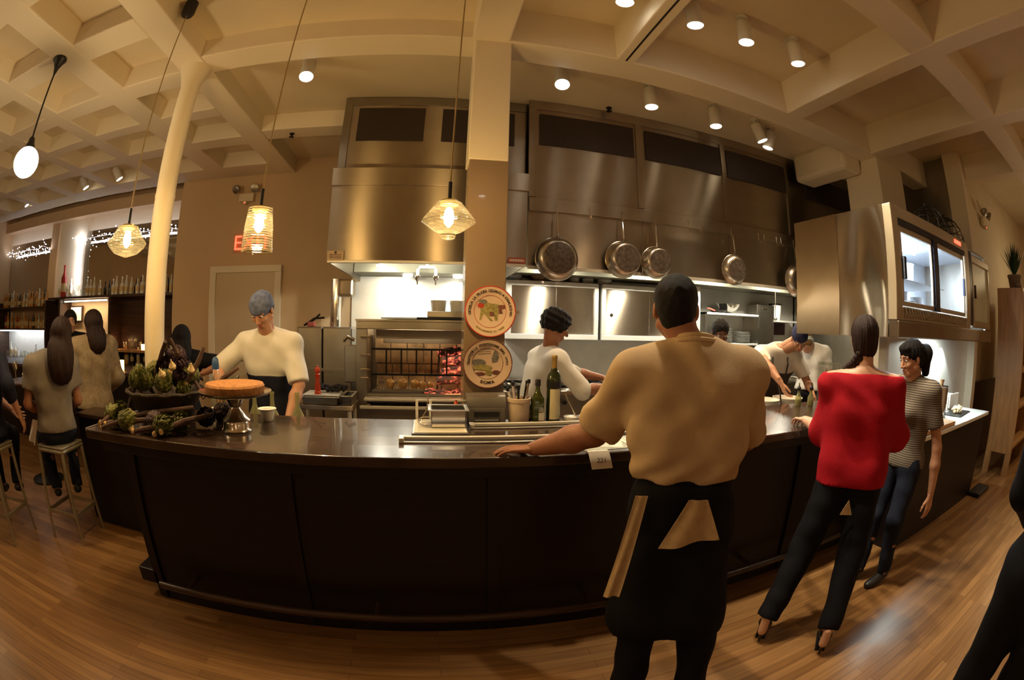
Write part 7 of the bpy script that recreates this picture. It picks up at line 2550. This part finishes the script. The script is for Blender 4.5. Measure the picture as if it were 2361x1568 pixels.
def arc_text(body, cx, cz, r, size, y, a0, a1, m, parent, name='lettering', inward=False):
    """letters spread along an arc, facing -y"""
    n = len(body)
    vs_, fs = [], []
    dg = None
    for i, ch in enumerate(body):
        if ch == ' ':
            continue
        cu = bpy.data.curves.new('t', 'FONT')
        cu.body = ch
        cu.size = size
        cu.align_x = 'CENTER'
        cu.align_y = 'CENTER'
        cu.extrude = 0.0008
        cu.offset = 0.0006
        ob = bpy.data.objects.new('t', cu)
        COL.objects.link(ob)
        dg = bpy.context.evaluated_depsgraph_get()
        me = bpy.data.meshes.new_from_object(ob.evaluated_get(dg))
        COL.objects.unlink(ob)
        bpy.data.objects.remove(ob)
        a = a0 + (a1 - a0) * (i + 0.5) / n
        px, pz = cx + r * math.sin(a), cz + r * math.cos(a)
        rt = a if not inward else a + math.pi
        c, s = math.cos(-rt), math.sin(-rt)
        o_ = len(vs_)
        for v in me.vertices:
            x, z = v.co.x, v.co.y
            vs_.append((px + x * c - z * s, y - v.co.z, pz + x * s + z * c))
        fs += [tuple(o_ + k for k in p.vertices) for p in me.polygons]
        bpy.data.meshes.remove(me)
    return MB().add(vs_, fs).build(name, m, parent)


def flat_blob(cx, cz, pts, y, m, name, parent, th=0.0012):
    poly = [(cx + a, cz + b) for a, b in pts]
    n = len(poly)
    vs_ = [(x, y, z) for x, z in poly] + [(x, y - th, z) for x, z in poly]
    fs = [tuple(range(n)), tuple(range(2 * n - 1, n - 1, -1))]
    for i in range(n):
        j = (i + 1) % n
        fs.append((i, n + i, n + j, j))
    return MB().add(vs_, fs).build(name, m, parent)


MT['platepink'] = mat('glazed_cream_plate', (0.66, 0.50, 0.40), 0.3, var=0.05, coat=0.3)
MT['redrim'] = mat('red_glaze', (0.45, 0.05, 0.03), 0.3, var=0.15)
MT['paintgrn'] = mat('olive_paint', (0.30, 0.26, 0.10), 0.5, var=0.4, scale=60)
MT['paintgry'] = mat('grey_paint', (0.16, 0.15, 0.15), 0.5, var=0.5, scale=90)
MT['paintbrn'] = mat('brown_paint', (0.16, 0.06, 0.05), 0.5, var=0.5, scale=60)
MT['paintinkb'] = mat('brown_ink', (0.045, 0.028, 0.025), 0.6)


def wall_plate(cx, cz, r, label, rim):
    t = thing('painted_plate', label, 'plate', (cx, 2.78, cz))
    MB().lathe([(r * 0.35, 0), (r * 0.62, -0.002), (r * 0.68, 0.004), (r * 0.97, 0.020), (r, 0.021), (r, 0.025), (r * 0.66, 0.010), (r * 0.60, 0.006), (0.001, 0.005)], (cx, 2.80, cz), 64, (0, -1, 0), cap=False).build('plate_body', 'platepink', t, smooth=True)
    MB().tube([(cx + r * math.cos(a), 2.777, cz + r * math.sin(a)) for a in [2 * math.pi * k / 64 for k in range(64)]], 0.0042, 6, True).build('rim_line', rim, t, smooth=True)
    MB().tube([(cx + r * 0.64 * math.cos(a), 2.7895, cz + r * 0.64 * math.sin(a)) for a in [2 * math.pi * k / 64 for k in range(64)]], 0.0012, 5, True).build('inner_ring', rim, t)
    return t


E = lambda a, b, r1, r2, n=18, ph=0.0: [(a + r1 * math.cos(2 * math.pi * k / n + ph), b + r2 * math.sin(2 * math.pi * k / n + ph)) for k in range(n)]
cx, cz = 0.372, 1.725
t = wall_plate(cx, cz, 0.155, 'upper painted plate on the pillar with a red rim and a beast', 'redrim')
yl = 2.7935
flat_blob(cx, cz, [(-0.06, 0.045), (-0.03, 0.06), (0.0, 0.05), (0.05, 0.045), (0.06, 0.02), (0.05, -0.02), (0.045, -0.055), (0.03, -0.055), (0.025, -0.02), (0.0, -0.02), (0.0, -0.035), (0.02, -0.058), (0.005, -0.06), (-0.018, -0.035), (-0.03, -0.015), (-0.045, -0.02), (-0.055, -0.055), (-0.065, -0.055), (-0.06, -0.01), (-0.058, 0.02)], yl, 'paintgrn', 'beast_figure', t)
flat_blob(cx, cz, E(-0.058, 0.036, 0.020, 0.016), yl - 0.0013, 'redrim', 'red_muzzle', t)
flat_blob(cx, cz, E(-0.045, 0.060, 0.026, 0.013), yl - 0.0026, 'paintgry', 'beast_mane', t)
flat_blob(cx, cz, [(0.05, 0.04), (0.09, 0.042), (0.095, 0.02), (0.07, 0.015), (0.078, -0.01), (0.055, -0.012)], yl - 0.0013, 'paintbrn', 'beast_tail', t)
flat_blob(cx, cz, E(0.01, -0.015, 0.014, 0.014), yl - 0.0026, 'paintbrn', 'dark_patch', t)
arc_text('OSTERIA LA PRIORA CESARIO A CASALECCHIO', cx, cz, 0.127, 0.0215, 2.7805, -1.72, 1.78, 'paintinkb', t)
arc_text('CASALECCHIO DI RENO', cx, cz, 0.124, 0.013, 2.7805, 3.9, 2.4, 'paintgrn', t, 'small_lettering', True)
cx, cz = 0.362, 1.405
t = wall_plate(cx, cz, 0.150, 'lower painted plate on the pillar lettered ROMA with a still life', 'paintbrn')
flat_blob(cx, cz, E(-0.055, 0.005, 0.045, 0.022), yl, 'paintgry', 'grey_shell', t)
flat_blob(cx, cz, E(-0.03, -0.025, 0.06, 0.018), yl - 0.0013, 'paintgrn', 'fish_body', t)
flat_blob(cx, cz, [(-0.10, -0.045), (-0.08, -0.02), (-0.06, -0.03), (-0.08, -0.045)], yl, 'paintgry', 'fish_tail', t)
flat_blob(cx, cz, [(0.025, 0.03), (0.04, 0.075), (0.06, 0.085), (0.07, 0.04), (0.06, 0.01), (0.03, 0.005)], yl, 'paintgry', 'grey_leaf', t)
flat_blob(cx, cz, E(0.01, -0.055, 0.022, 0.018), yl - 0.0026, 'paintgrn', 'cut_fruit', t)
flat_blob(cx, cz, E(0.055, -0.055, 0.026, 0.014), yl - 0.0013, 'paintbrn', 'dark_fruit', t)
flat_blob(cx, cz, E(-0.045, -0.065, 0.034, 0.012), yl, 'paintbrn', 'dark_leaf', t)
for i in range(3):
    flat_blob(cx, cz, [(-0.06, 0.055 + 0.013 * i), (0.02, 0.062 + 0.013 * i), (0.02, 0.065 + 0.013 * i), (-0.06, 0.058 + 0.013 * i)], yl, 'paintgry', 'painted_line', t)
arc_text('TRATTORIA CHECCHINO DAL 1887', cx, cz, 0.118, 0.021, 2.7805, -1.65, 1.65, 'paintinkb', t)
arc_text('ROMA', cx, cz, 0.118, 0.030, 2.7805, 3.55, 2.75, 'paintinkb', t, 'town_lettering', True)

# --- right part of the bar: cruets, breadstick jar, plates being filled
for i, (x, y, lb) in enumerate(((2.83, 2.62, 'left of two slim oil cruets on the bar'), (2.95, 2.58, 'right of two slim oil cruets on the bar'))):
    t = thing('oil_cruet', lb, 'cruet', (x, y, TOP))
    MB().lathe([(0.026, 0), (0.028, 0.005), (0.028, 0.07), (0.013, 0.10), (0.012, 0.13)], (x, y, TOP), 20, cap=False).build('cruet_body', 'olive_glass', t, smooth=True)
    MB().lathe([(0.022, 0.003), (0.022, 0.05)], (x, y, TOP), 16).build('oil', mat('golden_oil_%d' % i, (0.32, 0.26, 0.03) if i == 0 else (0.30, 0.20, 0.08), 0.2), t, smooth=True)
    MB().lathe([(0.016, 0.128), (0.018, 0.15), (0.006, 0.165), (0.004, 0.19)], (x, y, TOP), 14).build('pourer', 'black', t, smooth=True)
t = thing('breadstick_jar', 'square glass jar of thin breadsticks on the bar near the red sweater', 'jar', (2.97, 2.42, TOP))
MB().lathe([(0.085, 0), (0.09, 0.01), (0.09, 0.345), (0.098, 0.35), (0.098, 0.37), (0.088, 0.37), (0.082, 0.345)], (2.97, 2.42, TOP), 4, cap=False).rot(math.pi / 4 + 0.2, 'Z', (2.97, 2.42, 0)).build('jar_glass', 'glass', t)
MT['breadstick'] = mat('breadstick', (0.38, 0.13, 0.05), 0.7, var=0.3)
bs0 = None
for k in range(22):
    a, r = RND.uniform(0, 6.28), RND.uniform(0.005, 0.035)
    x, y = 2.97 + r * math.cos(a), 2.42 + r * math.sin(a)
    dx, dy = RND.uniform(-0.016, 0.016), RND.uniform(-0.016, 0.016)
    o = MB().tube([(x, y, TOP + 0.01), (x + dx, y + dy, TOP + RND.uniform(0.24, 0.32))], 0.0042, 6).build('breadstick', 'breadstick', smooth=True)
    tag(o, 'thin reddish breadstick standing in the square glass jar', 'breadstick', 'breadsticks in the glass jar')
for i, (x, y, r, z, lb) in enumerate(((2.62, 2.96, 0.15, 0.901, 'large white plate behind the bar nearest the man in tan'), (2.93, 2.97, 0.15, 0.901, 'large white plate behind the bar in the middle'), (3.22, 2.94, 0.13, 0.901, 'white plate behind the bar by the cruets'))):
    o = MB().lathe([(r * 0.55, 0), (r * 0.6, 0.004), (r, 0.03), (r, 0.034), (r * 0.6, 0.012), (0.001, 0.01)], (x, y, z), 36).build('large_plate', 'ceramic', smooth=True)
    tag(o, lb, 'plate')
for i, (x, y, lb) in enumerate(((2.74, 2.86, 'left'), (3.05, 2.86, 'right'))):
    o = MB().lathe([(0.05, 0), (0.06, 0.01), (0.13, 0.09), (0.15, 0.14), (0.14, 0.14), (0.12, 0.09), (0.04, 0.01)], (x, 2.97, 0.936), 32).build('serving_bowl', 'ceramic', smooth=True)
    tag(o, lb + ' white bowl standing on a plate behind the bar', 'bowl')
o = MB().tube([(2.74, 2.74, TOP), (2.735, 2.76, TOP + 0.09), (2.72, 2.77, TOP + 0.16)], 0.007, 8).build('ladle_handle', 'stalk', smooth=True)
tag(o, 'thin brown handle standing upright at the back bar edge', 'handle')
